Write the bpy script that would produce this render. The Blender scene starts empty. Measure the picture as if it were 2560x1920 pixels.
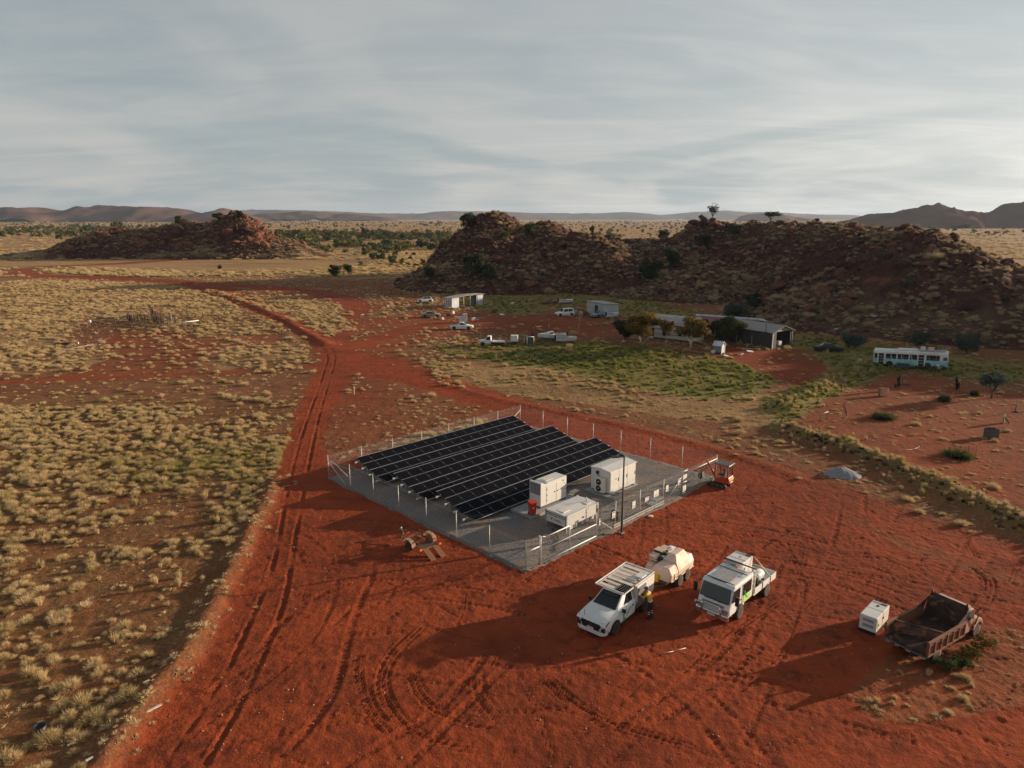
import bpy, bmesh, math, random
import numpy as np
from mathutils import Vector, Matrix, Euler
R = math.radians
SC = bpy.context.scene
COL = SC.collection
rng = np.random.default_rng(7)
random.seed(7)

# ---------------------------------------------------------------- camera, sky, sun, exposure
CAM_H = 21.0
FPX, HOR = 1775.0, 545.0                      # focal length and horizon row for a 2560 x 1920 frame
PITCH = math.atan((960 - HOR) / FPX)
cam = bpy.data.cameras.new('camera')
cam.sensor_width = 36.0
cam.lens = 36.0 * FPX / 2560
cam.clip_start, cam.clip_end = 0.5, 60000
camo = bpy.data.objects.new('camera', cam)
COL.objects.link(camo)
camo.location = (0, 0, CAM_H)
camo.rotation_euler = (math.pi / 2 - PITCH, 0, 0)
SC.camera = camo

SUN_EL, SUN_AZ = R(10.4), R(20.0)             # azimuth counted from +X towards +Y
sun_dir = Vector((math.cos(SUN_EL) * math.cos(SUN_AZ), math.cos(SUN_EL) * math.sin(SUN_AZ), math.sin(SUN_EL)))
sun = bpy.data.lights.new('sun', 'SUN')
sun.energy = 5.0
sun.angle = R(0.55)
sun.color = (1.0, 0.80, 0.58)
suno = bpy.data.objects.new('sun', sun)
COL.objects.link(suno)
suno.rotation_euler = sun_dir.to_track_quat('Z', 'Y').to_euler()

W = bpy.data.worlds.new('World')
SC.world = W
W.use_nodes = True
nt = W.node_tree
nt.nodes.clear()
def wn(t, **k):
    n = nt.nodes.new(t)
    for a, b in k.items():
        setattr(n, a, b)
    return n
out = wn('ShaderNodeOutputWorld')
bg = wn('ShaderNodeBackground')
bg.inputs[1].default_value = 0.079
sky = wn('ShaderNodeTexSky', sky_type='NISHITA', sun_disc=False)
sky.sun_elevation = SUN_EL
sky.sun_rotation = math.pi / 2 - SUN_AZ       # measured clockwise from +Y
sky.air_density, sky.dust_density, sky.ozone_density = 1.0, 1.6, 1.0
tc = wn('ShaderNodeTexCoord')
sep = wn('ShaderNodeSeparateXYZ')
nt.links.new(tc.outputs['Generated'], sep.inputs[0])
def wm(op, a, b=None, clamp=False):
    n = wn('ShaderNodeMath', operation=op, use_clamp=clamp)
    for i, v in enumerate((a, b)):
        if v is None: continue
        if isinstance(v, (int, float)): n.inputs[i].default_value = v
        else: nt.links.new(v, n.inputs[i])
    return n.outputs[0]
zz = wm('ADD', wm('MAXIMUM', sep.outputs[2], 0.0), 0.13)
cmb = wn('ShaderNodeCombineXYZ')
nt.links.new(wm('DIVIDE', sep.outputs[0], zz), cmb.inputs[0])
nt.links.new(wm('DIVIDE', sep.outputs[1], zz), cmb.inputs[1])
def wnoise(scale, detail, rough, dist, sx=1.0, sy=1.0, rot=0.0, off=0.0):
    mp = wn('ShaderNodeMapping')
    mp.inputs['Scale'].default_value = (sx, sy, 1)
    mp.inputs['Rotation'].default_value = (0, 0, rot)
    mp.inputs['Location'].default_value = (off, off * .7, 0)
    nt.links.new(cmb.outputs[0], mp.inputs[0])
    n = wn('ShaderNodeTexNoise')
    n.inputs['Scale'].default_value = scale
    n.inputs['Detail'].default_value = detail
    n.inputs['Roughness'].default_value = rough
    n.inputs['Distortion'].default_value = dist
    nt.links.new(mp.outputs[0], n.inputs['Vector'])
    return n.outputs[0]
def wramp(v, a, b):
    n = wn('ShaderNodeMapRange', interpolation_type='SMOOTHSTEP')
    n.inputs[1].default_value = a
    n.inputs[2].default_value = b
    nt.links.new(v, n.inputs[0])
    return n.outputs[0]
n1 = wnoise(0.6, 4, 0.5, 1.1, 0.9, 0.75, 0.7, 1.3)
n2 = wnoise(1.6, 6, 0.58, 1.6, 0.45, 1.1, -0.5, 3.1)
veil = wm('ADD', wm('MULTIPLY', wramp(n1, 0.38, 0.62), 0.62), wm('MULTIPLY', wramp(n2, 0.36, 0.70), 0.34), True)
# the sheet is seen edge-on near the horizon and thins towards the zenith
veil = wm('MULTIPLY', veil, wm('DIVIDE', 0.42, wm('ADD', wm('MAXIMUM', sep.outputs[2], 0.0), 0.42)))
hs = wn('ShaderNodeHueSaturation')            # the high cloud sheet: same light, less colour
hs.inputs['Saturation'].default_value = 0.16
hs.inputs['Value'].default_value = 1.0
nt.links.new(sky.outputs[0], hs.inputs['Color'])
tint = wn('ShaderNodeMix', data_type='RGBA', blend_type='MULTIPLY')
tint.inputs[0].default_value = 1.0
tint.inputs[7].default_value = (1.02, 1.02, 0.97, 1)
nt.links.new(hs.outputs[0], tint.inputs[6])
dots = wn('ShaderNodeVectorMath', operation='DOT_PRODUCT')   # thin ice cloud scatters forward, brighter towards the sun
nt.links.new(tc.outputs['Generated'], dots.inputs[0])
dots.inputs[1].default_value = tuple(sun_dir)
fwd = wm('ADD', wm('MULTIPLY', wm('POWER', wm('MAXIMUM', dots.outputs['Value'], 0.0), 2.5), 0.75), 0.92)
cloudc = wn('ShaderNodeMix', data_type='RGBA', blend_type='MULTIPLY')
cloudc.inputs[0].default_value = 1.0
cloudc.inputs[6].default_value = (5.2, 5.05, 4.8, 1)
nt.links.new(fwd, cloudc.inputs[7])
flat = wn('ShaderNodeMix', data_type='RGBA')
flat.inputs[0].default_value = 0.8
nt.links.new(cloudc.outputs[2], flat.inputs[7])
nt.links.new(tint.outputs[2], flat.inputs[6])
hs2 = wn('ShaderNodeHueSaturation')           # clear gaps, softened by thin haze
hs2.inputs['Saturation'].default_value = 0.42
hs2.inputs['Value'].default_value = 1.0
nt.links.new(sky.outputs[0], hs2.inputs['Color'])
flat2 = wn('ShaderNodeMix', data_type='RGBA')
nt.links.new(wm('MULTIPLY', wm('DIVIDE', 0.3, wm('ADD', wm('MAXIMUM', sep.outputs[2], 0.0), 0.3)), 0.85), flat2.inputs[0])
flat2.inputs[7].default_value = (2.75, 3.3, 3.6, 1)
nt.links.new(hs2.outputs[0], flat2.inputs[6])
mx = wn('ShaderNodeMix', data_type='RGBA')
nt.links.new(veil, mx.inputs[0])
nt.links.new(flat2.outputs[2], mx.inputs[6])
nt.links.new(flat.outputs[2], mx.inputs[7])
nt.links.new(mx.outputs[2], bg.inputs[0])
nt.links.new(bg.outputs[0], out.inputs[0])

SC.view_settings.view_transform = 'Standard'
SC.view_settings.look = 'None'
SC.view_settings.exposure = 0.7
SC.view_settings.gamma = 1.0
SC.view_settings.use_curve_mapping = False
SC.render.engine = 'CYCLES'
SC.cycles.max_bounces = 5
SC.cycles.diffuse_bounces = 3
SC.cycles.transparent_max_bounces = 12
SC.cycles.volume_bounces = 0
SC.cycles.use_denoising = True
SC.cycles.denoiser = 'OPENIMAGEDENOISE'
SC.cycles.denoising_input_passes = 'RGB_ALBEDO_NORMAL'
SC.cycles.denoising_prefilter = 'NONE'
SC.cycles.sample_clamp_indirect = 4.0

# ---------------------------------------------------------------- small helpers
def tag(o, label=None, cat=None, group=None, kind=None):
    if label: o['label'] = label
    if cat: o['category'] = cat
    if group: o['group'] = group
    if kind: o['kind'] = kind
    return o
def empty(name, loc=(0, 0, 0), rz=0.0, label=None, cat=None, group=None, rx=0.0, ry=0.0):
    o = bpy.data.objects.new(name, None)
    COL.objects.link(o)
    o.empty_display_size = 0.3
    o.location = loc
    o.rotation_euler = (rx, ry, rz)
    return tag(o, label, cat, group)
def copy_tree(o, parent=None):
    c = o.copy()
    COL.objects.link(c)
    c.parent = parent
    for ch in o.children:
        copy_tree(ch, c)
    return c
def G(x, y, z=0.0):
    """point on the level z seen at pixel (x, y) of a 2560 x 1920 frame"""
    r, u = (x - 1280) / FPX, (960 - y) / FPX
    d = (r, math.cos(PITCH) + u * math.sin(PITCH), -math.sin(PITCH) + u * math.cos(PITCH))
    t = (CAM_H - z) / -d[2]
    return Vector((d[0] * t, d[1] * t, z))

class MB:
    """collects shapes; build() links them as one mesh object"""
    def __init__(s):
        s.v, s.f, s.m, s.mi, s.sm = [], [], [], 0, []
        s.T = Matrix()
    def mat(s, i):
        s.mi = i
        return s
    def add(s, vs, fs, smooth=False):
        n = len(s.v)
        s.v += [tuple(s.T @ Vector(p)) for p in vs]
        for f in fs:
            s.f.append([n + i for i in f])
            s.m.append(s.mi)
            s.sm.append(smooth)
        return s
    def box(s, c, d, rz=0.0, rx=0.0, ry=0.0, top=(1, 1), shift=(0, 0)):
        hx, hy, hz = d[0] / 2, d[1] / 2, d[2] / 2
        M = Euler((rx, ry, rz)).to_matrix()
        vs = []
        for z in (-1, 1):
            kx, ky = top if z > 0 else (1, 1)
            sx, sy = shift if z > 0 else (0, 0)
            for (x, y) in ((-1, -1), (1, -1), (1, 1), (-1, 1)):
                vs.append(tuple(M @ Vector((x * hx * kx + sx, y * hy * ky + sy, z * hz)) + Vector(c)))
        return s.add(vs, [(3, 2, 1, 0), (4, 5, 6, 7), (0, 1, 5, 4), (1, 2, 6, 5), (2, 3, 7, 6), (3, 0, 4, 7)])
    def b2(s, lo, hi, **k):
        return s.box([(a + b) / 2 for a, b in zip(lo, hi)], [b - a for a, b in zip(lo, hi)], **k)
    def cyl(s, p0, p1, r0, r1=None, n=8, cap=True, smooth=True):
        r1 = r0 if r1 is None else r1
        p0, p1 = Vector(p0), Vector(p1)
        d = (p1 - p0)
        if d.length < 1e-6: return s
        d.normalize()
        a = d.orthogonal().normalized()
        b = d.cross(a)
        vs = []
        for p, r in ((p0, r0), (p1, r1)):
            for i in range(n):
                t = 2 * math.pi * i / n
                vs.append(p + a * (r * math.cos(t)) + b * (r * math.sin(t)))
        s.add(vs, [(i, (i + 1) % n, n + (i + 1) % n, n + i) for i in range(n)], smooth)
        if cap:
            k = len(s.v)
            s.f.append([k - 2 * n + i for i in range(n)][::-1]); s.m.append(s.mi); s.sm.append(False)
            s.f.append([k - n + i for i in range(n)]); s.m.append(s.mi); s.sm.append(False)
        return s
    def tube(s, pts, r, n=6):
        for a, b in zip(pts[:-1], pts[1:]):
            s.cyl(a, b, r, n=n)
        return s
    def prism(s, poly, axis, a, b):
        """extrude a 2D polygon along an axis ('x','y','z') from a to b"""
        f = {'x': lambda p, t: (t, p[0], p[1]), 'y': lambda p, t: (p[0], t, p[1]), 'z': lambda p, t: (p[0], p[1], t)}[axis]
        n = len(poly)
        vs = [f(p, a) for p in poly] + [f(p, b) for p in poly]
        return s.add(vs, [tuple(range(n))[::-1], tuple(range(n, 2 * n))] + [(i, (i + 1) % n, n + (i + 1) % n, n + i) for i in range(n)])
    def loft(s, rings, cap=True, smooth=False):
        n = len(rings[0])
        vs = [p for r in rings for p in r]
        fs = []
        for k in range(len(rings) - 1):
            for i in range(n):
                j = (i + 1) % n
                fs.append((k * n + i, k * n + j, (k + 1) * n + j, (k + 1) * n + i))
        if cap:
            fs.append(tuple(range(n))[::-1])
            fs.append(tuple(range((len(rings) - 1) * n, len(rings) * n)))
        return s.add(vs, fs, smooth)
    def quad(s, a, b, c, d):
        return s.add([a, b, c, d], [(0, 1, 2, 3)])
    def lathe(s, prof, c, axis='z', n=16, smooth=True):
        """prof: list of (radius, height)"""
        rings = []
        for r, h in prof:
            ring = []
            for i in range(n):
                t = 2 * math.pi * i / n
                p = (r * math.cos(t), r * math.sin(t), h)
                if axis == 'x': p = (p[2], p[0], p[1])
                if axis == 'y': p = (p[0], p[2], p[1])
                ring.append((p[0] + c[0], p[1] + c[1], p[2] + c[2]))
            rings.append(ring)
        return s.loft(rings, True, smooth)
    def mesh(s, name, mats):
        me = bpy.data.meshes.new(name)
        me.from_pydata(s.v, [], s.f)
        for m in (mats if isinstance(mats, (list, tuple)) else [mats]):
            me.materials.append(m)
        me.polygons.foreach_set('material_index', s.m)
        me.polygons.foreach_set('use_smooth', s.sm)
        bm = bmesh.new()
        bm.from_mesh(me)
        bmesh.ops.recalc_face_normals(bm, faces=bm.faces)
        bm.to_mesh(me)
        bm.free()
        me.update()
        return me
    def build(s, name, mats, parent=None, bevel=0.0, loc=None):
        o = bpy.data.objects.new(name, s.mesh(name, mats))
        COL.objects.link(o)
        o.parent = parent
        if loc: o.location = loc
        if bevel:
            b = o.modifiers.new('bevel', 'BEVEL')
            b.width = bevel
            b.segments = 2
            b.limit_method = 'ANGLE'
            b.angle_limit = R(40)
        return o
def link(name, me, parent=None, loc=(0, 0, 0), rz=0.0):
    o = bpy.data.objects.new(name, me)
    COL.objects.link(o)
    o.parent = parent
    o.location = loc
    o.rotation_euler = (0, 0, rz)
    return o

# ---------------------------------------------------------------- materials
def new_mat(name):
    m = bpy.data.materials.new(name)
    m.use_nodes = True
    t = m.node_tree
    return m, t, t.nodes['Principled BSDF']
def nnode(t, kind, **k):
    n = t.nodes.new(kind)
    for a, b in k.items():
        if hasattr(n, a): setattr(n, a, b)
        else: n.inputs[a].default_value = b
    return n
def rgb(c):
    return (c[0], c[1], c[2], 1.0)
def mixc(t, fac, a, b, blend='MIX'):
    n = t.nodes.new('ShaderNodeMix')
    n.data_type, n.blend_type = 'RGBA', blend
    for i, v in ((0, fac), (6, a), (7, b)):
        if isinstance(v, (int, float)): n.inputs[i].default_value = v
        elif isinstance(v, tuple): n.inputs[i].default_value = rgb(v)
        else: t.links.new(v, n.inputs[i])
    return n.outputs[2]
def mathn(t, op, a, b=None, clamp=False):
    n = t.nodes.new('ShaderNodeMath')
    n.operation, n.use_clamp = op, clamp
    for i, v in enumerate((a, b)):
        if v is None: continue
        if isinstance(v, (int, float)): n.inputs[i].default_value = v
        else: t.links.new(v, n.inputs[i])
    return n.outputs[0]
def noise(t, scale, detail=4, rough=0.55, vec=None, dist=0.0):
    n = t.nodes.new('ShaderNodeTexNoise')
    n.inputs['Scale'].default_value = scale
    n.inputs['Detail'].default_value = detail
    n.inputs['Roughness'].default_value = rough
    n.inputs['Distortion'].default_value = dist
    if vec is not None: t.links.new(vec, n.inputs['Vector'])
    return n.outputs[0]
def ramp(t, v, a, b, c=0.0, d=1.0):
    n = t.nodes.new('ShaderNodeMapRange')
    n.interpolation_type = 'SMOOTHSTEP'
    for i, x in ((1, a), (2, b), (3, c), (4, d)):
        n.inputs[i].default_value = x
    t.links.new(v, n.inputs[0])
    return n.outputs[0]
def coord(t, which='Object', scale=None):
    n = t.nodes.new('ShaderNodeTexCoord')
    o = n.outputs[which]
    if scale:
        m = t.nodes.new('ShaderNodeMapping')
        m.inputs['Scale'].default_value = scale
        t.links.new(o, m.inputs[0])
        o = m.outputs[0]
    return o
def bump(t, h, dist, strength=1.0):
    n = t.nodes.new('ShaderNodeBump')
    n.inputs['Distance'].default_value = dist
    n.inputs['Strength'].default_value = strength
    t.links.new(h, n.inputs['Height'])
    return n.outputs[0]
DUST = (0.36, 0.13, 0.065)
_mats = {}
def paint(name, col, rough=0.5, metal=0.0, dust=0.25, var=0.12, scale=3.0, spec=0.5, corr=None, rust=0.0):
    """painted or bare sheet: own colour, blotchy wear, red dust, optional corrugation (axis, metres) and rust"""
    if name in _mats: return _mats[name]
    m, t, p = new_mat(name)
    v = coord(t, 'Object')
    n = noise(t, scale, 3, 0.55, v)
    c = mixc(t, ramp(t, n, 0.3, 0.75), tuple(x * (1 + var) for x in col), tuple(x * (1 - var) for x in col))
    if rust:
        rn = noise(t, scale * 0.8, 8, 0.7, v, 0.5)
        rr = ramp(t, rn, 0.62 - rust * 0.3, 0.72 - rust * 0.3)
        rc = mixc(t, noise(t, scale * 5, 4, 0.6, v), (0.10, 0.035, 0.018), (0.30, 0.12, 0.05))
        c = mixc(t, rr, c, rc)
    if dust:
        d = mathn(t, 'MULTIPLY', ramp(t, noise(t, scale * 0.6, 4, 0.55, v), 0.42, 0.8), dust)
        c = mixc(t, d, c, DUST)
    t.links.new(c, p.inputs['Base Color'])
    p.inputs['Metallic'].default_value = metal
    p.inputs['Specular IOR Level'].default_value = spec
    t.links.new(ramp(t, n, 0.2, 0.8, max(rough - 0.1, 0.02), min(rough + 0.15, 1)), p.inputs['Roughness'])
    if corr:
        ax, per = corr
        s = t.nodes.new('ShaderNodeSeparateXYZ')
        t.links.new(v, s.inputs[0])
        w = mathn(t, 'SINE', mathn(t, 'MULTIPLY', s.outputs['xyz'.index(ax)], 2 * math.pi / per))
        t.links.new(bump(t, w, per * 0.12), p.inputs['Normal'])
    _mats[name] = m
    return m
M_WHITE = paint('white_paint', (0.68, 0.68, 0.665), 0.4, dust=0.16, var=0.04)
M_CAB = paint('cabinet_white', (0.62, 0.60, 0.565), 0.5, dust=0.10, var=0.03, scale=1.2)
M_CREAM = paint('cream_paint', (0.66, 0.62, 0.52), 0.5, dust=0.2)
M_TAN = paint('tan_poly', (0.66, 0.49, 0.39), 0.6, dust=0.2, var=0.06)
M_BLACK = paint('black_plastic', (0.012, 0.012, 0.013), 0.5, dust=0.06)
M_RUBBER = paint('rubber', (0.025, 0.022, 0.02), 0.85, dust=0.35, scale=6)
M_GALV = paint('galvanised_steel', (0.52, 0.52, 0.50), 0.45, metal=0.35, dust=0.12)
M_DGREY = paint('dark_grey', (0.07, 0.07, 0.07), 0.6, dust=0.12)
M_GREY = paint('mid_grey', (0.26, 0.26, 0.26), 0.6, dust=0.15)
M_RUST = paint('rusted_steel', (0.12, 0.045, 0.022), 0.85, dust=0.35, rust=0.9, var=0.35, scale=2.5)
M_RUSTB = paint('rust_brown_shaded', (0.034, 0.017, 0.012), 0.9, dust=0.10, rust=0.3, var=0.4, scale=1.6)  # rust brown, its colour darkened for the shade inside the tip tray
M_CONC = paint('concrete', (0.24, 0.25, 0.25), 0.9, dust=0.15, scale=2)
M_RED = paint('red_plastic', (0.48, 0.035, 0.02), 0.45, dust=0.08)
M_ORANGE = paint('orange_paint', (0.38, 0.055, 0.012), 0.4, dust=0.15)
M_AQUA = paint('faded_aqua_paint', (0.24, 0.50, 0.53), 0.6, dust=0.14, var=0.12, scale=0.8)
M_BWHITE = paint('weathered_white', (0.62, 0.61, 0.58), 0.6, dust=0.25, var=0.12, scale=1.2)
M_WOOD = paint('grey_timber', (0.20, 0.15, 0.11), 0.9, dust=0.2, var=0.3, scale=4)
M_DWOOD = paint('dark_timber', (0.07, 0.045, 0.03), 0.9, dust=0.15, var=0.3, scale=4)
M_PALEWOOD = paint('bleached_timber', (0.52, 0.44, 0.36), 0.9, dust=0.15, var=0.2, scale=4)
M_SKIN = paint('skin', (0.35, 0.19, 0.12), 0.6, dust=0.0)
M_YELLOW = paint('hi_vis_yellow', (0.75, 0.42, 0.05), 0.7, dust=0.08)
M_NAVY = paint('navy_cloth', (0.012, 0.013, 0.02), 0.85, dust=0.05)
M_SILVER = paint('reflective_tape', (0.75, 0.75, 0.72), 0.3, dust=0.05)
M_GREEN = paint('green_vinyl', (0.02, 0.42, 0.14), 0.4, dust=0.05)
M_LIME = paint('lime_vinyl', (0.50, 0.66, 0.20), 0.4, dust=0.05)
M_CHROME = paint('chrome', (0.62, 0.60, 0.58), 0.18, metal=0.9, dust=0.12)
M_AMBER = paint('amber_lens', (0.80, 0.20, 0.03), 0.3, dust=0.05)
def glass(name, col, rough=0.08):
    m, t, p = new_mat(name)
    n = noise(t, 2.0, 4, 0.5, coord(t, 'Object'))
    t.links.new(mixc(t, n, tuple(x * .7 for x in col), tuple(x * 1.4 for x in col)), p.inputs['Base Color'])
    t.links.new(ramp(t, n, 0.3, 0.8, rough, rough + 0.12), p.inputs['Roughness'])
    p.inputs['Specular IOR Level'].default_value = 0.6
    return m
M_GLASS = glass('tinted_glass', (0.012, 0.014, 0.016))
M_VOID = glass('opening_shade', (0.008, 0.008, 0.008), 0.8)  # near-black colour standing in for the shade inside openings
# ---------------------------------------------------------------- terrain functions
_lat = np.random.default_rng(11).random((256, 256))
def vnoise(x, y):
    xi, yi = np.floor(x).astype(np.int64), np.floor(y).astype(np.int64)
    fx, fy = x - xi, y - yi
    fx, fy = fx * fx * (3 - 2 * fx), fy * fy * (3 - 2 * fy)
    a = _lat[xi & 255, yi & 255]; b = _lat[(xi + 1) & 255, yi & 255]
    c = _lat[xi & 255, (yi + 1) & 255]; d = _lat[(xi + 1) & 255, (yi + 1) & 255]
    return (a * (1 - fx) + b * fx) * (1 - fy) + (c * (1 - fx) + d * fx) * fy
def fbm(x, y, scale, octv=4, gain=0.5, seed=0.0):
    x = x * scale + seed * 17.3; y = y * scale + seed * 9.1
    s, a, n = 0.0, 1.0, 0.0
    for _ in range(octv):
        s = s + a * vnoise(x, y); n += a
        x, y, a = x * 2.03 + 5.2, y * 2.03 + 1.7, a * gain
    return s / n                                  # 0..1
def sstep(a, b, x):
    t = np.clip((x - a) / (b - a), 0, 1)
    return t * t * (3 - 2 * t)
def blob(X, Y, cx, cy, H, rx, ry, rot=0.0, p=1.0):
    c, s = math.cos(rot), math.sin(rot)
    dx, dy = X - cx, Y - cy
    u, v = (dx * c + dy * s) / rx, (-dx * s + dy * c) / ry
    return H * np.clip(1 - (u * u + v * v), 0, None) ** p
# centre x, centre y, height, half-length, half-width, rotation, profile
HILL_MAIN = [
    (-9, 258, 19.0, 25, 34, 0.2, 1.0), (-6, 262, 21.8, 15, 18, 0.0, 0.8),
    (12, 262, 18.5, 22, 34, 0.2, 1.0), (24, 232, 15.5, 26, 38, 0.4, 1.1), (-22, 228, 7.0, 16, 26, 0.2, 1.2), (2, 222, 10.0, 26, 24, 0.2, 1.2),
    (50, 248, 14.0, 40, 48, 0.0, 1.2), (58, 205, 7.0, 36, 30, 0, 1.3),
    (66, 247, 19.6, 17, 24, 0.0, 0.8), (84, 240, 19.5, 26, 40, 0, 1.0),
    (89, 216, 17.4, 28, 46, -0.1, .75), (89, 192, 16.8, 25, 46, -0.15, .75), (89, 173, 16.2, 22, 42, -0.25, .75), (94, 157, 14.8, 20, 34, -0.3, .75), (98, 146, 8.0, 26, 26, -0.3, 1.1),
    (76, 150, 7.0, 30, 28, -0.3, 1.2), (92, 136, 6.0, 36, 20, -0.4, 1.2), (104, 126, 6.0, 46, 20, -0.25, 1.2),
    (140, 128, 18.5, 52, 38, -0.25, 1.0), (200, 150, 20.0, 70, 50, -0.2, 1.0), (118, 146, 4.5, 34, 28, 0, 1.1),
]
HILL_LEFT = [
    (-149, 408, 20.0, 22, 34, 0.2, 1.0), (-134, 404, 10.0, 34, 30, 0.1, 1.3), (-160, 390, 7.0, 60, 18, 0.0, 1.2), (-154, 404, 21.5, 17, 14, 0.2, 0.7),
    (-178, 408, 18.5, 40, 30, 0.0, 0.9), (-212, 402, 15.0, 48, 26, 0.12, 0.9), (-245, 390, 4.5, 36, 18, 0.3, 1.0),
    (-262, 378, 1.6, 24, 12, 0.4, 0.9),
]
def hills(X, Y, L):
    s = np.zeros_like(X)
    for b in L:
        s = s + blob(X, Y, *b) ** 5.0
    return s ** 0.2
def terr_hill(X, Y, L, rocky=1.0):
    h = hills(X, Y, L)
    k = sstep(0.3, 5.0, h)
    r = (fbm(X, Y, 0.06, 4, 0.5, 2.0) - 0.5) * 4.2
    c = np.abs(fbm(X, Y, 0.16, 3, 0.5, 5.0) - 0.5)
    r = r + (0.16 - c) * 5.0 * rocky
    cell = np.floor(fbm(X, Y, 0.11, 2, 0.5, 8.0) * 9) / 9 - fbm(X, Y, 0.11, 2, 0.5, 8.0)
    r = r + cell * 6.0 * rocky
    r = r + (fbm(X, Y, 0.7, 2, 0.5, 3.0) - 0.5) * 1.3 * rocky
    q = fbm(X * .8 + Y * .3, Y, 0.33, 2, 0.5, 14.0) * 6
    r = r + (np.floor(q) - q) * 0.9 * rocky
    return h + r * k * np.clip(0.35 + h / 22, 0, 1.0) - 0.35 * (1 - sstep(0.0, 1.2, h))
# ---------------------------------------------------------------- ground cover masks (world coordinates)
def W2(pts):
    return np.array([(p.x, p.y) for p in (G(*q) for q in pts)])
def pip(X, Y, P):
    r = np.zeros(X.shape, bool)
    x0, y0 = P[-1]
    for x1, y1 in P:
        c = (y1 > Y) != (y0 > Y)
        if y1 != y0:
            r ^= c & (X < (x0 - x1) * (Y - y1) / (y0 - y1) + x1)
        x0, y0 = x1, y1
    return r
def pdist(X, Y, P):
    """distance to a polyline, and length along it"""
    best = np.full(X.shape, 1e9); al = np.zeros(X.shape); sg = np.zeros(X.shape); s = 0.0
    for (x0, y0), (x1, y1) in zip(P[:-1], P[1:]):
        dx, dy = x1 - x0, y1 - y0
        L = math.hypot(dx, dy)
        t = np.clip(((X - x0) * dx + (Y - y0) * dy) / (L * L), 0, 1)
        ex, ey = X - x0 - t * dx, Y - y0 - t * dy
        d = np.hypot(ex, ey)
        m = d < best
        best = np.where(m, d, best); al = np.where(m, s + t * L, al); sg = np.where(m, np.sign(dx * ey - dy * ex), sg)
        s += L
    return best, al, sg
def smooth_line(P, n=6):
    """Catmull-Rom through the points"""
    P = np.asarray(P, float)
    Q = np.vstack([2 * P[0] - P[1], P, 2 * P[-1] - P[-2]])
    o = []
    for i in range(1, len(Q) - 2):
        for t in np.linspace(0, 1, n, endpoint=False):
            a, b, c, d = Q[i - 1], Q[i], Q[i + 1], Q[i + 2]
            o.append(0.5 * ((2 * b) + (c - a) * t + (2 * a - 5 * b + 4 * c - d) * t * t + (3 * b - a - 3 * c + d) * t ** 3))
    o.append(P[-1])
    return np.array(o)
def warp(X, Y, amp):
    return (X + (fbm(X, Y, 0.35, 3, 0.6, 21) - 0.5) * amp, Y + (fbm(X, Y, 0.35, 3, 0.6, 33) - 0.5) * amp * 1.6)
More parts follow.
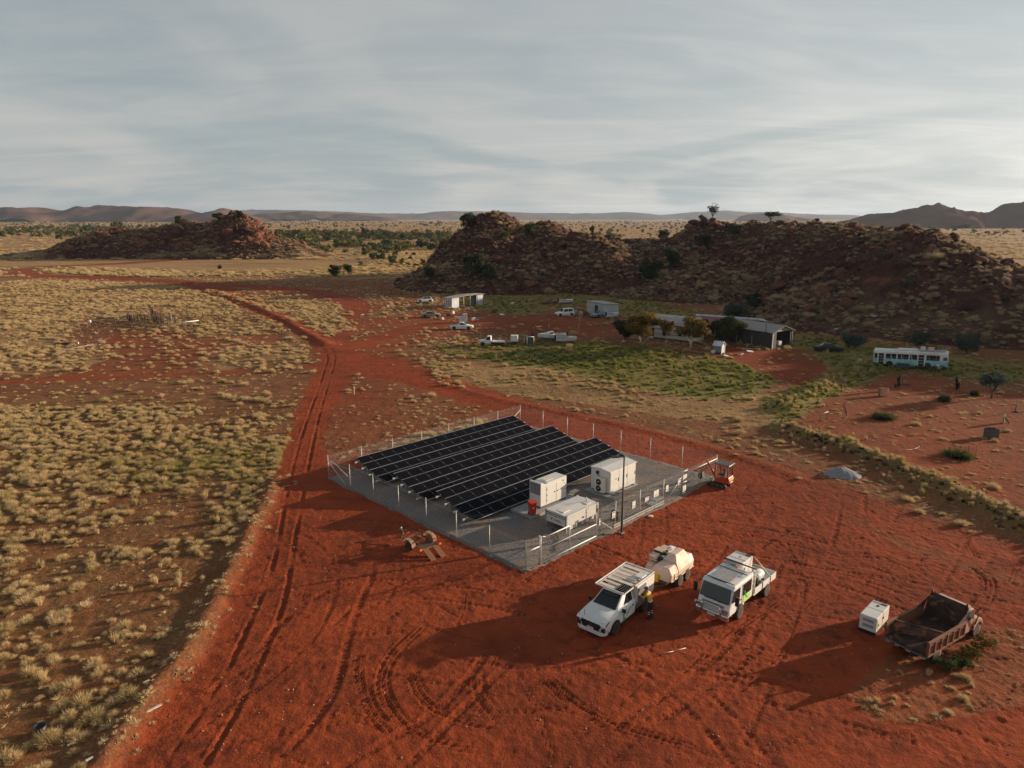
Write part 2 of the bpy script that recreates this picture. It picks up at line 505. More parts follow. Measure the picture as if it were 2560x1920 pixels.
POLY = {k: W2(v) for k, v in dict(
    yard=[(230, 1960), (470, 1660), (590, 1440), (668, 1290), (722, 1130), (770, 990), (815, 905), (850, 868), (905, 880), (1000, 925), (1290, 1018), (1560, 1078), (1900, 1172), (2150, 1262), (2560, 1392), (2900, 1500), (3300, 1960)],
    stubA=[(880, 935), (1000, 955), (1110, 990), (1260, 1032), (1240, 1050), (1120, 1085), (960, 1125), (850, 1150), (800, 1120), (835, 1010)],
    stubB=[(1330, 1045), (1560, 1095), (1760, 1150), (1900, 1200), (1850, 1230), (1740, 1165), (1560, 1110), (1380, 1075)],
    stubC=[(2050, 1228), (2300, 1300), (2560, 1385), (2900, 1480), (2900, 1590), (2560, 1470), (2300, 1390), (2120, 1300)],
    grassB=[(1100, 1075), (1215, 1042), (1240, 1062), (1000, 1120), (960, 1112)],
    tipgrass=[(2120, 1740), (2230, 1640), (2330, 1640), (2420, 1560), (2600, 1580), (2700, 1720), (2560, 1760), (2330, 1810), (2180, 1800)],
    lf1=[(-900, 1005), (0, 1005), (200, 985), (330, 985), (450, 1000), (620, 985), (690, 990), (735, 1010), (730, 1080), (680, 1190), (600, 1330), (520, 1480), (440, 1610), (330, 1750), (220, 1890), (170, 1980), (-900, 1980)],
    lf2=[(-900, 702), (200, 702), (420, 712), (560, 748), (610, 788), (450, 800), (440, 825), (215, 790), (160, 850), (310, 865), (270, 900), (100, 935), (-900, 955)],
    lf3=[(420, 822), (560, 800), (680, 812), (620, 850), (730, 862), (765, 880), (760, 925), (640, 932), (480, 935), (500, 890), (600, 865), (520, 850)],
    rf=[(510, 728), (700, 740), (850, 762), (900, 800), (890, 850), (850, 856), (780, 826), (640, 768)],
    green=[(1090, 868), (1230, 858), (1420, 850), (1600, 868), (1760, 890), (1880, 920), (1945, 955), (1900, 985), (1760, 1000), (1560, 965), (1380, 925), (1240, 905), (1120, 890)],
    fringe=[(1060, 905), (1240, 900), (1380, 915), (1560, 955), (1760, 990), (1920, 985), (1990, 1020), (1900, 1070), (1700, 1045), (1480, 1010), (1250, 985), (1090, 960)],
    green2=[(1900, 1000), (2000, 960), (2170, 905), (2230, 925), (2050, 1010), (1990, 1050), (1930, 1060)],
    foot=[(1330, 722), (1560, 722), (1640, 760), (1820, 800), (2080, 850), (2560, 905), (2560, 960), (2300, 935), (2100, 920), (1900, 880), (1760, 840), (1560, 790), (1450, 760), (1300, 790), (1180, 775), (1100, 740), (1200, 730)],
    redA=[(900, 800), (1100, 770), (1280, 785), (1420, 788), (1540, 805), (1545, 845), (1400, 842), (1200, 832), (1060, 850), (960, 905), (900, 900), (860, 868)],
    redB=[(1790, 868), (1900, 862), (2030, 880), (2075, 920), (2000, 965), (1920, 940), (1850, 905)],
    redC=[(600, 718), (820, 700), (1040, 708), (1090, 745), (960, 770), (900, 800), (800, 755), (660, 738)],
    redD=[(160, 865), (320, 825), (560, 835), (700, 840), (690, 870), (500, 900), (560, 930), (380, 950), (200, 955), (100, 960), (260, 905)],
    orch=[(1990, 1060), (2080, 1000), (2260, 935), (2560, 985), (2900, 1060), (2900, 1330), (2560, 1270), (2300, 1180), (2120, 1110)],
    pale=[(-400, 640), (0, 655), (300, 640), (760, 635), (960, 640), (900, 668), (560, 680), (240, 672), (100, 668), (-400, 690)],
).items()}
LINES = {k: smooth_line(W2(v)) for k, v in dict(
    main=[(300, 2000), (460, 1860), (560, 1700), (640, 1540), (700, 1380), (740, 1240), (775, 1100), (805, 990), (832, 915), (822, 872), (760, 822), (680, 782), (570, 735), (480, 709), (380, 701), (200, 693), (100, 689), (48, 681), (75, 671), (150, 666), (300, 659), (420, 651), (560, 645)],
    branch=[(835, 885), (960, 905), (1120, 965), (1290, 1022), (1500, 1072), (1700, 1124), (1900, 1184), (2100, 1256), (2300, 1332), (2560, 1412)],
    settle=[(850, 880), (930, 852), (1060, 815), (1250, 806), (1400, 812)],
    cross=[(-500, 985), (0, 956), (300, 944), (560, 930), (720, 922), (820, 912)],
    loop=[(840, 870), (880, 800), (890, 770), (850, 745), (700, 722), (560, 712)],
).items()}
BERMS = [(smooth_line(W2(v)), h, w, g) for v, h, w, g in (
    ([(150, 2040), (283, 1872), (364, 1748), (455, 1650), (506, 1560), (557, 1470), (607, 1363), (655, 1275), (690, 1200)], 0.36, 0.7, 0),
    ([(1960, 1072), (2050, 1098), (2140, 1128), (2300, 1196), (2440, 1258), (2620, 1335), (2900, 1450)], 0.60, 1.3, 1),
    ([(2210, 905), (2120, 935), (2040, 980), (1960, 1025)], 0.45, 1.2, 1),
    ([(470, 706), (560, 738), (680, 786), (770, 835), (815, 862)], 0.40, 1.3, -1),
    ([(430, 712), (545, 752), (660, 800), (735, 850)], 0.18, 1.2, -1),
    ([(1105, 962), (1300, 1010), (1560, 1064), (1800, 1128), (2000, 1196)], 0.10, 0.8, -1),
)]
def covers(X, Y):
    """road, dry, green: 0..1 ground cover"""
    A = np.clip(0.012 * Y, 0.5, 5.0)
    wx, wy = warp(X, Y, A)
    f1 = fbm(X, Y, 0.12, 4, 0.55, 1); f2 = fbm(X, Y, 0.5, 3, 0.55, 4)
    p = {k: pip(wx, wy, P).astype(float) for k, P in POLY.items()}
    road = np.maximum.reduce([p['yard'], p['redA'] * .62, p['redB'] * .85, p['redC'] * .4, p['redD'] * .48, p['orch'] * .6])
    hw = {'main': 2.3, 'branch': 3.2, 'settle': 2.6, 'cross': 1.3, 'loop': 2.0}
    for k, P in LINES.items():
        d = pdist(wx, wy, P)[0] / (1 + 1.6 * sstep(120, 230, Y))
        road = np.maximum(road, (1 - sstep(hw[k] * .7, hw[k] * 1.35, d)) * (0.95 if k != 'cross' else .8))
    stub = np.maximum.reduce([p['stubA'], p['stubC'] * .9])
    road = road * (1 - .62 * stub * (0.55 + .9 * f1) * (1 - np.exp(-(pdist(wx, wy, LINES['branch'])[0] / 2.6) ** 2)))
    road = road * (1 - 0.8 * p['grassB']) * (1 - 0.35 * p['tipgrass'])
    g = np.maximum.reduce([p['green'], p['green2'] * .8, p['foot'] * .75, p['fringe'] * .12, p['lf1'] * .12])
    g = np.clip(g * (0.45 + 1.1 * f1), 0, 1) * (1 - road)
    lf1 = p['lf1']
    g = np.maximum(g, np.exp(-(((X + 27) / 11) ** 2 + ((Y - 60) / 7) ** 2)) * .55 * lf1)
    for P, h, w, gr in BERMS:
        if gr < 0: continue
        if gr:
            d = pdist(wx, wy, P)[0]
            b = 1 - sstep(w * .6, w * 1.8, d)
            g = np.maximum(g, b * (0.35 + .6 * f1)); road = road * (1 - b)
        else:
            d = pdist(wx, wy, P)[0]
            road = road * (1 - .75 * (1 - sstep(w * .5, w * 1.7, d)))
    dry = np.maximum.reduce([p['lf1'] * .22, p['lf2'] * .8, p['lf3'] * .6, p['rf'] * .7, p['fringe'] * .7, p['pale'], p['tipgrass'] * .6, p['orch'] * .22, p['grassB'] * .8, 0.26 + .12 * sstep(90, 200, Y)])
    far = sstep(190, 330, Y)
    dry = np.maximum(dry, far * 1.3)
    dry = np.maximum(dry, p['pale'] * 1.6)
    dry = np.clip(dry * (0.35 + 1.25 * f1 * (0.5 + f2)), 0, 1) * (1 - road)
    return road, dry, g, p
def gz_base(X, Y):
    X = np.asarray(X, float); Y = np.asarray(Y, float)
    z = (fbm(X, Y, 0.05, 2, 0.5, 40) - 0.5) * 0.12
    for P, h, w, gr in BERMS:
        m = (X > P[:, 0].min() - 6) & (X < P[:, 0].max() + 6) & (Y > P[:, 1].min() - 6) & (Y < P[:, 1].max() + 6)
        if m.any():
            d = pdist(X[m], Y[m], P)[0]
            z[m] = z[m] + h * np.exp(-(d / w) ** 2) * (0.75 + 0.5 * fbm(X[m], Y[m], 0.9, 2, 0.5, 51))
    return z
def gz(x, y):
    return float(gz_base(np.array([x]), np.array([y]))[0])

# ---------------------------------------------------------------- ground sheet, finest where the camera is close
def lines(parts):
    o = []
    for a, b, s0, s1 in parts:
        x = a
        while x < b:
            o.append(x)
            t = (x - a) / (b - a)
            x += s0 + (s1 - s0) * t if s1 < 40 else max(s0, (x - a) * 0.16 + s0)
    return np.array(o)
gx_r = lines([(-24, 30, .1, .1), (30, 60, .1, .5), (60, 150, .5, 1.6), (150, 17000, 1.8, 500)])
gx_l = -lines([(24, 55, .1, .45), (55, 160, .45, 1.6), (160, 17000, 1.8, 500)])[::-1]
gx = np.concatenate([gx_l, gx_r, [17000]])
gy = np.concatenate([[-400, -80, 0], lines([(10, 22, 1, .12), (22, 47, .1, .1), (47, 80, .1, .3), (80, 170, .3, .9), (170, 420, .9, 2.2), (420, 22000, 2.4, 500)]), [22000]])
GX, GY = np.meshgrid(gx, gy, indexing='ij')
gz_ = gz_base(GX, GY)
c_road, c_dry, c_green, _p = covers(GX, GY)
near = 1 - sstep(60, 120, GY)
gz_ += (fbm(GX, GY, 0.9, 3, 0.55, 60) - 0.5) * 0.09 * (0.45 + 0.55 * (1 - c_road)) * (1 - sstep(120, 300, GY))
gz_ += (fbm(GX, GY, 3.1, 2, 0.6, 61) - 0.5) * 0.065 * near
# broad scuffs pressed along the driving direction
u_, v_ = GX * .94 + GY * .34, -GX * .34 + GY * .94
gz_ += (fbm(u_ * .22, v_, 1.5, 3, 0.6, 62) - 0.5) * 0.05 * near * c_road
def stamp(P, width, depth, lug=0.0, period=0.3, rim=0.4, chev=0.12):
    x0, x1, y0, y1 = P[:, 0].min() - 1, P[:, 0].max() + 1, P[:, 1].min() - 1, P[:, 1].max() + 1
    i0, i1 = np.searchsorted(gx, x0), np.searchsorted(gx, x1)
    j0, j1 = np.searchsorted(gy, y0), np.searchsorted(gy, y1)
    if i1 <= i0 or j1 <= j0: return
    X, Y = GX[i0:i1, j0:j1], GY[i0:i1, j0:j1]
    d, al, sg = pdist(X, Y, P)
    e = d / (width / 2)
    k = -depth * (1 - sstep(.65, 1.0, e)) + depth * rim * np.exp(-((e - 1.35) / .35) ** 2)
    if lug:
        k = k + lug * np.sin((al + np.abs(d) * chev * 8) * 2 * math.pi / period) * (1 - sstep(.6, 1.0, e))
    fade = 0.15 + 0.95 * sstep(.3, .65, fbm(X, Y, .35, 3, .6, P[0, 0]))
    gz_[i0:i1, j0:j1] += k * fade
def offset(P, o):
    T = np.gradient(P, axis=0)
    T /= np.linalg.norm(T, axis=1)[:, None] + 1e-9
    return P + np.stack([-T[:, 1], T[:, 0]], 1) * o
tr = np.random.default_rng(5)
for v in ([(405, 1925), (500, 1780), (575, 1660), (640, 1520), (680, 1420), (700, 1330), (716, 1240), (745, 1120), (775, 1030), (800, 960), (812, 920), (818, 892), (795, 860), (720, 812), (600, 755)],
          [(505, 1925), (590, 1780), (650, 1660), (690, 1560), (715, 1480), (737, 1350), (753, 1260), (772, 1160), (795, 1050), (820, 960), (836, 905), (832, 880), (812, 858), (745, 812), (615, 752)]):
    stamp(smooth_line(W2(v)), .32, .06, 0, rim=.5)
for v in ([(1050, 1572), (1000, 1618), (966, 1668), (958, 1712), (974, 1762), (1010, 1806), (1062, 1842), (1120, 1860), (1180, 1868)],
          [(1035, 1688), (1056, 1738), (1108, 1776), (1180, 1802), (1240, 1812)], [(908, 1640), (905, 1700), (930, 1775), (975, 1828)],
          [(1195, 1690), (1205, 1740), (1245, 1790)], [(2440, 1420), (2475, 1452), (2465, 1500), (2425, 1540)], [(1370, 1700), (1440, 1760), (1560, 1820), (1700, 1860)]):
    P = smooth_line(W2(v))
    for o in (-.24, 0, .24): stamp(offset(P, o), .17, .04, rim=.8)
for v in ([(840, 1925), (1000, 1835), (1100, 1768), (1190, 1670), (1260, 1560)], [(1010, 1925), (1130, 1800), (1230, 1700), (1340, 1600)], [(700, 1900), (830, 1740), (880, 1560), (930, 1440)],
          [(1400, 1920), (1560, 1800), (1720, 1700), (1830, 1600), (1900, 1500)], [(1480, 1925), (1640, 1810), (1800, 1700), (1900, 1620)], [(1900, 1880), (2060, 1830), (2240, 1840), (2500, 1800)],
          [(620, 1700), (700, 1560), (840, 1470), (1000, 1450), (1120, 1470)], [(1620, 1500), (1800, 1420), (1960, 1330), (2040, 1270), (2010, 1230)]):
    stamp(smooth_line(W2(v)), .46, .032, .022, .32)
for i in range(110):
    a = tr.uniform(-.5, 1.3); n = 9
    cx, cy = tr.uniform(-14, 30), tr.uniform(24, 48)
    cv = tr.uniform(-.09, .09); L = tr.uniform(8, 26)
    pts = []
    for k in range(n):
        pts.append((cx, cy)); cx += math.cos(a) * L / n; cy += math.sin(a) * L / n; a += cv * L / n
    P = smooth_line(pts, 3)
    if i % 3 == 0:
        stamp(P, .36, .02, .018, tr.uniform(.26, .4)); stamp(offset(P, 1.6), .36, .02, .018, .3)
    else:
        for o in (0, .2): stamp(offset(P, o), .14, .022, rim=.8)
nx, ny = len(gx), len(gy)
idx = np.arange(nx * ny).reshape(nx, ny)
def grid_mesh(name, X, Y, Z, attrs, mat, smooth=True):
    nx, ny = X.shape
    me = bpy.data.meshes.new(name)
    me.vertices.add(nx * ny)
    me.vertices.foreach_set('co', np.stack([X, Y, Z], -1).astype(np.float32).ravel())
    idx = np.arange(nx * ny, dtype=np.int32).reshape(nx, ny)
    q = np.stack([idx[:-1, :-1], idx[1:, :-1], idx[1:, 1:], idx[:-1, 1:]], -1).reshape(-1, 4)
    me.loops.add(q.size)
    me.loops.foreach_set('vertex_index', q.ravel())
    me.polygons.add(len(q))
    me.polygons.foreach_set('loop_start', np.arange(0, q.size, 4, dtype=np.int32))
    me.polygons.foreach_set('loop_total', np.full(len(q), 4, np.int32))
    me.polygons.foreach_set('use_smooth', np.full(len(q), smooth))
    me.update(calc_edges=True)
    for k, a in attrs.items():
        at = me.attributes.new(k, 'FLOAT', 'POINT')
        at.data.foreach_set('value', a.astype(np.float32).ravel())
    me.materials.append(mat)
    o = bpy.data.objects.new(name, me)
    COL.objects.link(o)
    return o
def attr(t, name, kind='GEOMETRY'):
    n = t.nodes.new('ShaderNodeAttribute')
    n.attribute_name = name
    n.attribute_type = kind
    return n.outputs['Fac']
def ground_mat():
    m, t, p = new_mat('red_earth')
    v = coord(t, 'Object')
    big, mid, fine = noise(t, .06, 5, .6, v), noise(t, .7, 6, .65, v), noise(t, 9, 6, .7, v)
    soil = mixc(t, ramp(t, mid, .3, .72), (.185, .046, .020), (.085, .026, .014))
    road = mixc(t, ramp(t, big, .3, .7), (.31, .060, .021), (.215, .044, .017))
    road = mixc(t, mathn(t, 'MULTIPLY', ramp(t, mid, .45, .75), .6), road, (.135, .030, .015))
    vd = coord(t, 'Object', (.16, .42, 1))
    road = mixc(t, mathn(t, 'MULTIPLY', ramp(t, noise(t, .8, 6, .65, vd, .6), .46, .66), .5), road, (.125, .029, .015))
    pat = mathn(t, 'MULTIPLY', ramp(t, noise(t, 1.1, 6, .7, v, .4), .50, .62), ramp(t, noise(t, .09, 3, .5, v), .42, .58))
    road = mixc(t, mathn(t, 'MULTIPLY', pat, .55), road, (.075, .021, .012))
    road = mixc(t, mathn(t, 'MULTIPLY', ramp(t, fine, .60, .78), .22), road, (.42, .12, .055))
    c = mixc(t, attr(t, 'road'), soil, road)
    straw = mixc(t, noise(t, 2.5, 4, .6, v), (.58, .40, .19), (.40, .25, .11))
    vs = coord(t, 'Object', (.02, .09, 1))
    straw = mixc(t, mathn(t, 'MULTIPLY', ramp(t, noise(t, 1.0, 6, .65, vs), .5, .62), .55), straw, (.13, .11, .055))
    speck = ramp(t, noise(t, 5.5, 5, .75, v), .40, .62)
    dry = attr(t, 'dry')
    c = mixc(t, mathn(t, 'MULTIPLY', dry, mathn(t, 'ADD', mathn(t, 'MULTIPLY', speck, .75), .25), True), c, straw)
    g = attr(t, 'green')
    gs = ramp(t, noise(t, 3.3, 5, .7, v), .30, .60)
    c = mixc(t, mathn(t, 'MULTIPLY', g, mathn(t, 'ADD', mathn(t, 'MULTIPLY', gs, .6), .3), True), c, mixc(t, fine, (.15, .15, .04), (.23, .21, .065)))
    t.links.new(c, p.inputs['Base Color'])
    p.inputs['Roughness'].default_value = 1.0
    p.inputs['Specular IOR Level'].default_value = 0.1
    h = mathn(t, 'ADD', mathn(t, 'MULTIPLY', fine, .35), mathn(t, 'MULTIPLY', noise(t, 3.2, 5, .65, v), .65))
    t.links.new(bump(t, h, .13, 1.0), p.inputs['Normal'])
    return m
M_EARTH = ground_mat()
ground = grid_mesh('ground', GX, GY, gz_, {'road': c_road, 'dry': c_dry, 'green': c_green}, M_EARTH)
tag(ground, 'flat red outback earth with tyre tracks and straw coloured grass', None, None, 'structure')

# ---------------------------------------------------------------- rocky hills
def rock_mat(name, tuftc=(.15, .095, .055), amount=.3):
    m, t, p = new_mat(name)
    v = coord(t, 'Object')
    n1, n2, n3 = noise(t, .10, 5, .6, v), noise(t, .9, 6, .65, v), noise(t, 4.5, 5, .7, v)
    c = mixc(t, ramp(t, n2, .3, .7), (.10, .033, .023), (.024, .012, .011))
    c = mixc(t, mathn(t, 'MULTIPLY', ramp(t, n3, .55, .8), .5), c, (.22, .095, .07))
    geo = t.nodes.new('ShaderNodeNewGeometry')
    s = t.nodes.new('ShaderNodeSeparateXYZ')
    t.links.new(geo.outputs['Normal'], s.inputs[0])
    soil = mathn(t, 'MULTIPLY', ramp(t, s.outputs[2], .80, .97), ramp(t, n1, .35, .6))
    c = mixc(t, mathn(t, 'MULTIPLY', soil, amount), c, mixc(t, n3, tuftc, (.16, .13, .07)))
    t.links.new(c, p.inputs['Base Color'])
    p.inputs['Roughness'].default_value = 1.0
    p.inputs['Specular IOR Level'].default_value = 0.15
    vo = t.nodes.new('ShaderNodeTexVoronoi')
    vo.inputs['Scale'].default_value = 1.1
    t.links.new(v, vo.inputs['Vector'])
    h = mathn(t, 'ADD', mathn(t, 'MULTIPLY', vo.outputs[0], .6), mathn(t, 'MULTIPLY', n2, .6))
    t.links.new(bump(t, h, .6, .8), p.inputs['Normal'])
    return m
M_ROCK = rock_mat('red_rock')
hx, hy = np.arange(-62, 300, .8), np.arange(104, 420, .8)
HX, HY = np.meshgrid(hx, hy, indexing='ij')
HZ = terr_hill(HX, HY, HILL_MAIN)
o = grid_mesh('hill', HX, HY, HZ, {}, M_ROCK)
tag(o, 'long dark rocky hill dotted with grass behind the settlement', None, None, 'structure')
lx, ly = np.arange(-330, -90, .8), np.arange(345, 460, .8)
LX, LY = np.meshgrid(lx, ly, indexing='ij')
LZ = terr_hill(LX, LY, HILL_LEFT, 1.25)
M_ROCKL = rock_mat('red_rock_grassy', (.46, .31, .145), .95)
o = grid_mesh('hill', LX, LY, LZ, {}, M_ROCKL)
tag(o, 'low red rocky ridge on the plain at the left', None, None, 'structure')
def zat(x, y):
    """ground or hill height"""
    X, Y = np.array([x], float), np.array([y], float)
    z = gz_base(X, Y)[0]
    if 104 < y < 420 and -62 < x < 300: z = max(z, terr_hill(X, Y, HILL_MAIN)[0])
    if 345 < y < 460 and -330 < x < -90: z = max(z, terr_hill(X, Y, HILL_LEFT, 1.25)[0])
    return float(z)
def zats(X, Y):
    z = gz_base(X, Y)
    m = (Y > 104) & (Y < 420) & (X > -62) & (X < 300)
    if m.any(): z[m] = np.maximum(z[m], terr_hill(X[m], Y[m], HILL_MAIN))
    m = (Y > 345) & (Y < 460) & (X > -330) & (X < -90)
    if m.any(): z[m] = np.maximum(z[m], terr_hill(X[m], Y[m], HILL_LEFT, 1.25))
    return z
def GT(x, y, lift=0.0):
    """terrain point seen at pixel (x, y)"""
    r, u = (x - 1280) / FPX, (960 - y) / FPX
    d = np.array((r, math.cos(PITCH) + u * math.sin(PITCH), -math.sin(PITCH) + u * math.cos(PITCH)))
    t = np.arange(20, 700, .5)
    X, Y, Z = d[0] * t, d[1] * t, CAM_H + d[2] * t
    dz = Z - zats(X, Y)
    i = np.argmax(dz <= 0) if (dz <= 0).any() else int(np.argmin(np.where(t > 120, dz / t, 9)))
    return Vector((X[i], Y[i], float(zats(X[i:i + 1], Y[i:i + 1])[0]) + lift))

# far ranges: solid ridges with spurs and gullies
def far_mat(name, a, b):
    m, t, p = new_mat(name)
    v = coord(t, 'Object')
    n = noise(t, .006, 7, .65, v)
    c = mixc(t, ramp(t, n, .35, .65), a, b)
    c = mixc(t, mathn(t, 'MULTIPLY', ramp(t, noise(t, .05, 5, .7, v), .5, .7), .5), c, (.09, .075, .045))
    t.links.new(c, p.inputs['Base Color'])
    p.inputs['Roughness'].default_value = 1.0
    p.inputs['Specular IOR Level'].default_value = 0.0
    return m
M_FAR = far_mat('far_hill_earth', (.14, .078, .062), (.085, .05, .045))
def far_range(name, label, crest, dist, depth, step, seed, spur=.35):
    xs = np.array([(c[0] - 1280) / FPX * dist for c in crest])
    hs = np.array([CAM_H + (HOR - c[1]) / FPX * dist for c in crest])
    X = np.arange(xs[0], xs[-1] + step, step)
    Yv = np.arange(-depth, depth + step, step)
    XX, YY = np.meshgrid(X, Yv, indexing='ij')
    H = np.interp(XX + (fbm(XX, YY, 1.2 / depth, 3, .5, seed) - .5) * depth * .8, xs, hs)
    e = np.abs(YY + (fbm(XX, YY, 2.0 / depth, 3, .55, seed + 3) - .5) * depth * 1.1) / depth
    prof = np.clip(1 - e ** 1.3, 0, 1)
    Z = H * prof * (1 - spur * 1.6 * np.abs(fbm(XX, YY, 4.0 / depth, 5, .6, seed + 6) - .5) * 2 * (.25 + e)) - 2
    edge = sstep(0, .06, (XX - X[0]) / (X[-1] - X[0])) * sstep(0, .06, (X[-1] - XX) / (X[-1] - X[0]))
    Z = Z * edge - 2 * (1 - edge)
    o = grid_mesh(name, XX, YY + dist, Z, {}, M_FAR)
    tag(o, label, None, None, 'structure')
far_range('hills', 'purple brown hills on the horizon at the far left', [(-700, 530), (-300, 518), (0, 520), (90, 517), (150, 525), (220, 520), (290, 511), (350, 514), (430, 518), (480, 523), (530, 532), (575, 519), (620, 531), (700, 541)], 4200, 420, 22, 2)
far_range('hills', 'low dark hills on the horizon left of centre', [(600, 545), (680, 534), (760, 528), (850, 532), (920, 538), (1000, 545)], 5200, 300, 22, 5)
far_range('hills', 'pale blue range along the middle of the horizon', [(450, 540), (620, 524), (760, 526), (900, 530), (1050, 534), (1120, 528), (1280, 529), (1430, 533), (1560, 530), (1680, 538), (1780, 526), (1880, 530), (1960, 532), (2080, 537), (2200, 540)], 9500, 900, 55, 8)
far_range('hills', 'small purple hill behind the ridge trees', [(1830, 546), (1870, 534), (1900, 532), (1960, 538), (2010, 546)], 4600, 170, 14, 11)
far_range('hills', 'dark purple rocky hills on the horizon at the right', [(2060, 552), (2140, 545), (2220, 528), (2290, 506), (2330, 504), (2390, 522), (2450, 530), (2500, 528), (2570, 496), (2700, 480), (2900, 510), (3100, 550)], 1650, 170, 7, 14, .5)
# ---------------------------------------------------------------- grass, shrubs, boulders, trees
def leaf_mat(name, ramp_cols, rough=.9, trans=.25, inst=True):
    """colour runs along ramp_cols with the plant's own tint"""
    m, t, p = new_mat(name)
    a = attr(t, 'tint', 'INSTANCER') if inst else None
    r = t.nodes.new('ShaderNodeValToRGB')
    while len(r.color_ramp.elements) < len(ramp_cols): r.color_ramp.elements.new(.5)
    for e, (k, c) in zip(r.color_ramp.elements, ramp_cols):
        e.position = k
        e.color = rgb(c)
    n = noise(t, 6.0 if inst else 1.3, 3, .6, coord(t, 'Object'))
    if inst: t.links.new(mathn(t, 'ADD', a, mathn(t, 'MULTIPLY', mathn(t, 'SUBTRACT', n, .5), .35), True), r.inputs[0])
    else: t.links.new(ramp(t, n, .3, .7), r.inputs[0])
    p.inputs['Roughness'].default_value = rough
    p.inputs['Specular IOR Level'].default_value = .2
    t.links.new(r.outputs[0], p.inputs['Base Color'])
    tr_ = t.nodes.new('ShaderNodeBsdfTranslucent')
    t.links.new(r.outputs[0], tr_.inputs[0])
    mx_ = t.nodes.new('ShaderNodeMixShader')
    mx_.inputs[0].default_value = trans
    t.links.new(p.outputs[0], mx_.inputs[1])
    t.links.new(tr_.outputs[0], mx_.inputs[2])
    t.links.new(mx_.outputs[0], t.nodes['Material Output'].inputs[0])
    return m
M_TUFT = leaf_mat('spinifex', [(0, (.62, .46, .26)), (.45, (.50, .37, .18)), (.75, (.33, .29, .09)), (1, (.22, .23, .06))])
M_SHRUB = leaf_mat('shrub_leaf', [(0, (.20, .17, .06)), (.4, (.11, .115, .04)), (.7, (.05, .062, .026)), (1, (.022, .032, .018))], trans=.2)
def tuft_mesh(name, seed, n, rad, hgt, w, upright=0.0):
    r = np.random.default_rng(seed)
    az = r.uniform(0, 2 * math.pi, n)
    el = np.arcsin(r.uniform(.08 + upright, 1, n))
    L = r.uniform(.65, 1.05, n)
    b = np.stack([np.cos(az) * np.cos(el) * rad * L, np.sin(az) * np.cos(el) * rad * L, np.sin(el) * hgt * L], 1)
    base = np.stack([np.cos(az), np.sin(az), 0 * az], 1) * (r.uniform(0, .42, n) * rad)[:, None]
    side = np.cross(b, r.normal(size=(n, 3)))
    side /= np.linalg.norm(side, axis=1)[:, None] + 1e-9
    side *= (w * r.uniform(.7, 1.3, n))[:, None]
    tip = base * .6 + b
    V = np.stack([base + side, base - side, tip], 1).reshape(-1, 3)
    me = bpy.data.meshes.new(name)
    me.from_pydata(V.tolist(), [], [(3 * i, 3 * i + 1, 3 * i + 2) for i in range(n)])
    me.materials.append(M_TUFT)
    return bpy.data.objects.new(name, me)
def clump_mesh(name, seed, n, leaf, mat, rx=1.0, rz=.8, lobes=9, zc=.75, hollow=.35):
    """leaf quads spread through several overlapping lobes"""
    r = np.random.default_rng(seed)
    c = r.normal(size=(lobes, 3))
    c /= np.linalg.norm(c, axis=1)[:, None]
    c *= r.uniform(.25, .72, (lobes, 1))
    k = r.integers(0, lobes, n)
    d = r.normal(size=(n, 3))
    d /= np.linalg.norm(d, axis=1)[:, None]
    P = c[k] + d * r.uniform(hollow, 1, (n, 1)) * r.uniform(.25, .48, lobes)[k][:, None]
    P = P * np.array([rx, rx, rz])
    P[:, 2] += zc
    if zc > 0: P = P[P[:, 2] > .06]
    n = len(P)
    a = r.normal(size=(n, 3)); a /= np.linalg.norm(a, axis=1)[:, None]
    b = np.cross(a, r.normal(size=(n, 3))); b /= np.linalg.norm(b, axis=1)[:, None]
    s = leaf * r.uniform(.6, 1.3, (n, 1))
    V = np.stack([P + a * s, P + b * s * .6, P - a * s, P - b * s * .6], 1).reshape(-1, 3)
    me = bpy.data.meshes.new(name)
    me.from_pydata(V.tolist(), [], [(4 * i, 4 * i + 1, 4 * i + 2, 4 * i + 3) for i in range(n)])
    me.materials.append(mat)
    return me
def rock_mesh(name, seed, mat, sub=2):
    bm = bmesh.new()
    bmesh.ops.create_icosphere(bm, subdivisions=sub, radius=1.0)
    r = np.random.default_rng(seed)
    planes = r.normal(size=(7, 3)); planes /= np.linalg.norm(planes, axis=1)[:, None]
    off = r.uniform(.5, .85, 7)
    sc = r.uniform(.75, 1.2, 3) * np.array([1, 1, .72])
    for v in bm.verts:
        p = np.array(v.co)
        for q, d in zip(planes, off):
            e = p @ q - d
            if e > 0: p = p - q * e * .9
        v.co = p * sc
    me = bpy.data.meshes.new(name)
    bm.to_mesh(me)
    bm.free()
    me.materials.append(mat)
    return me
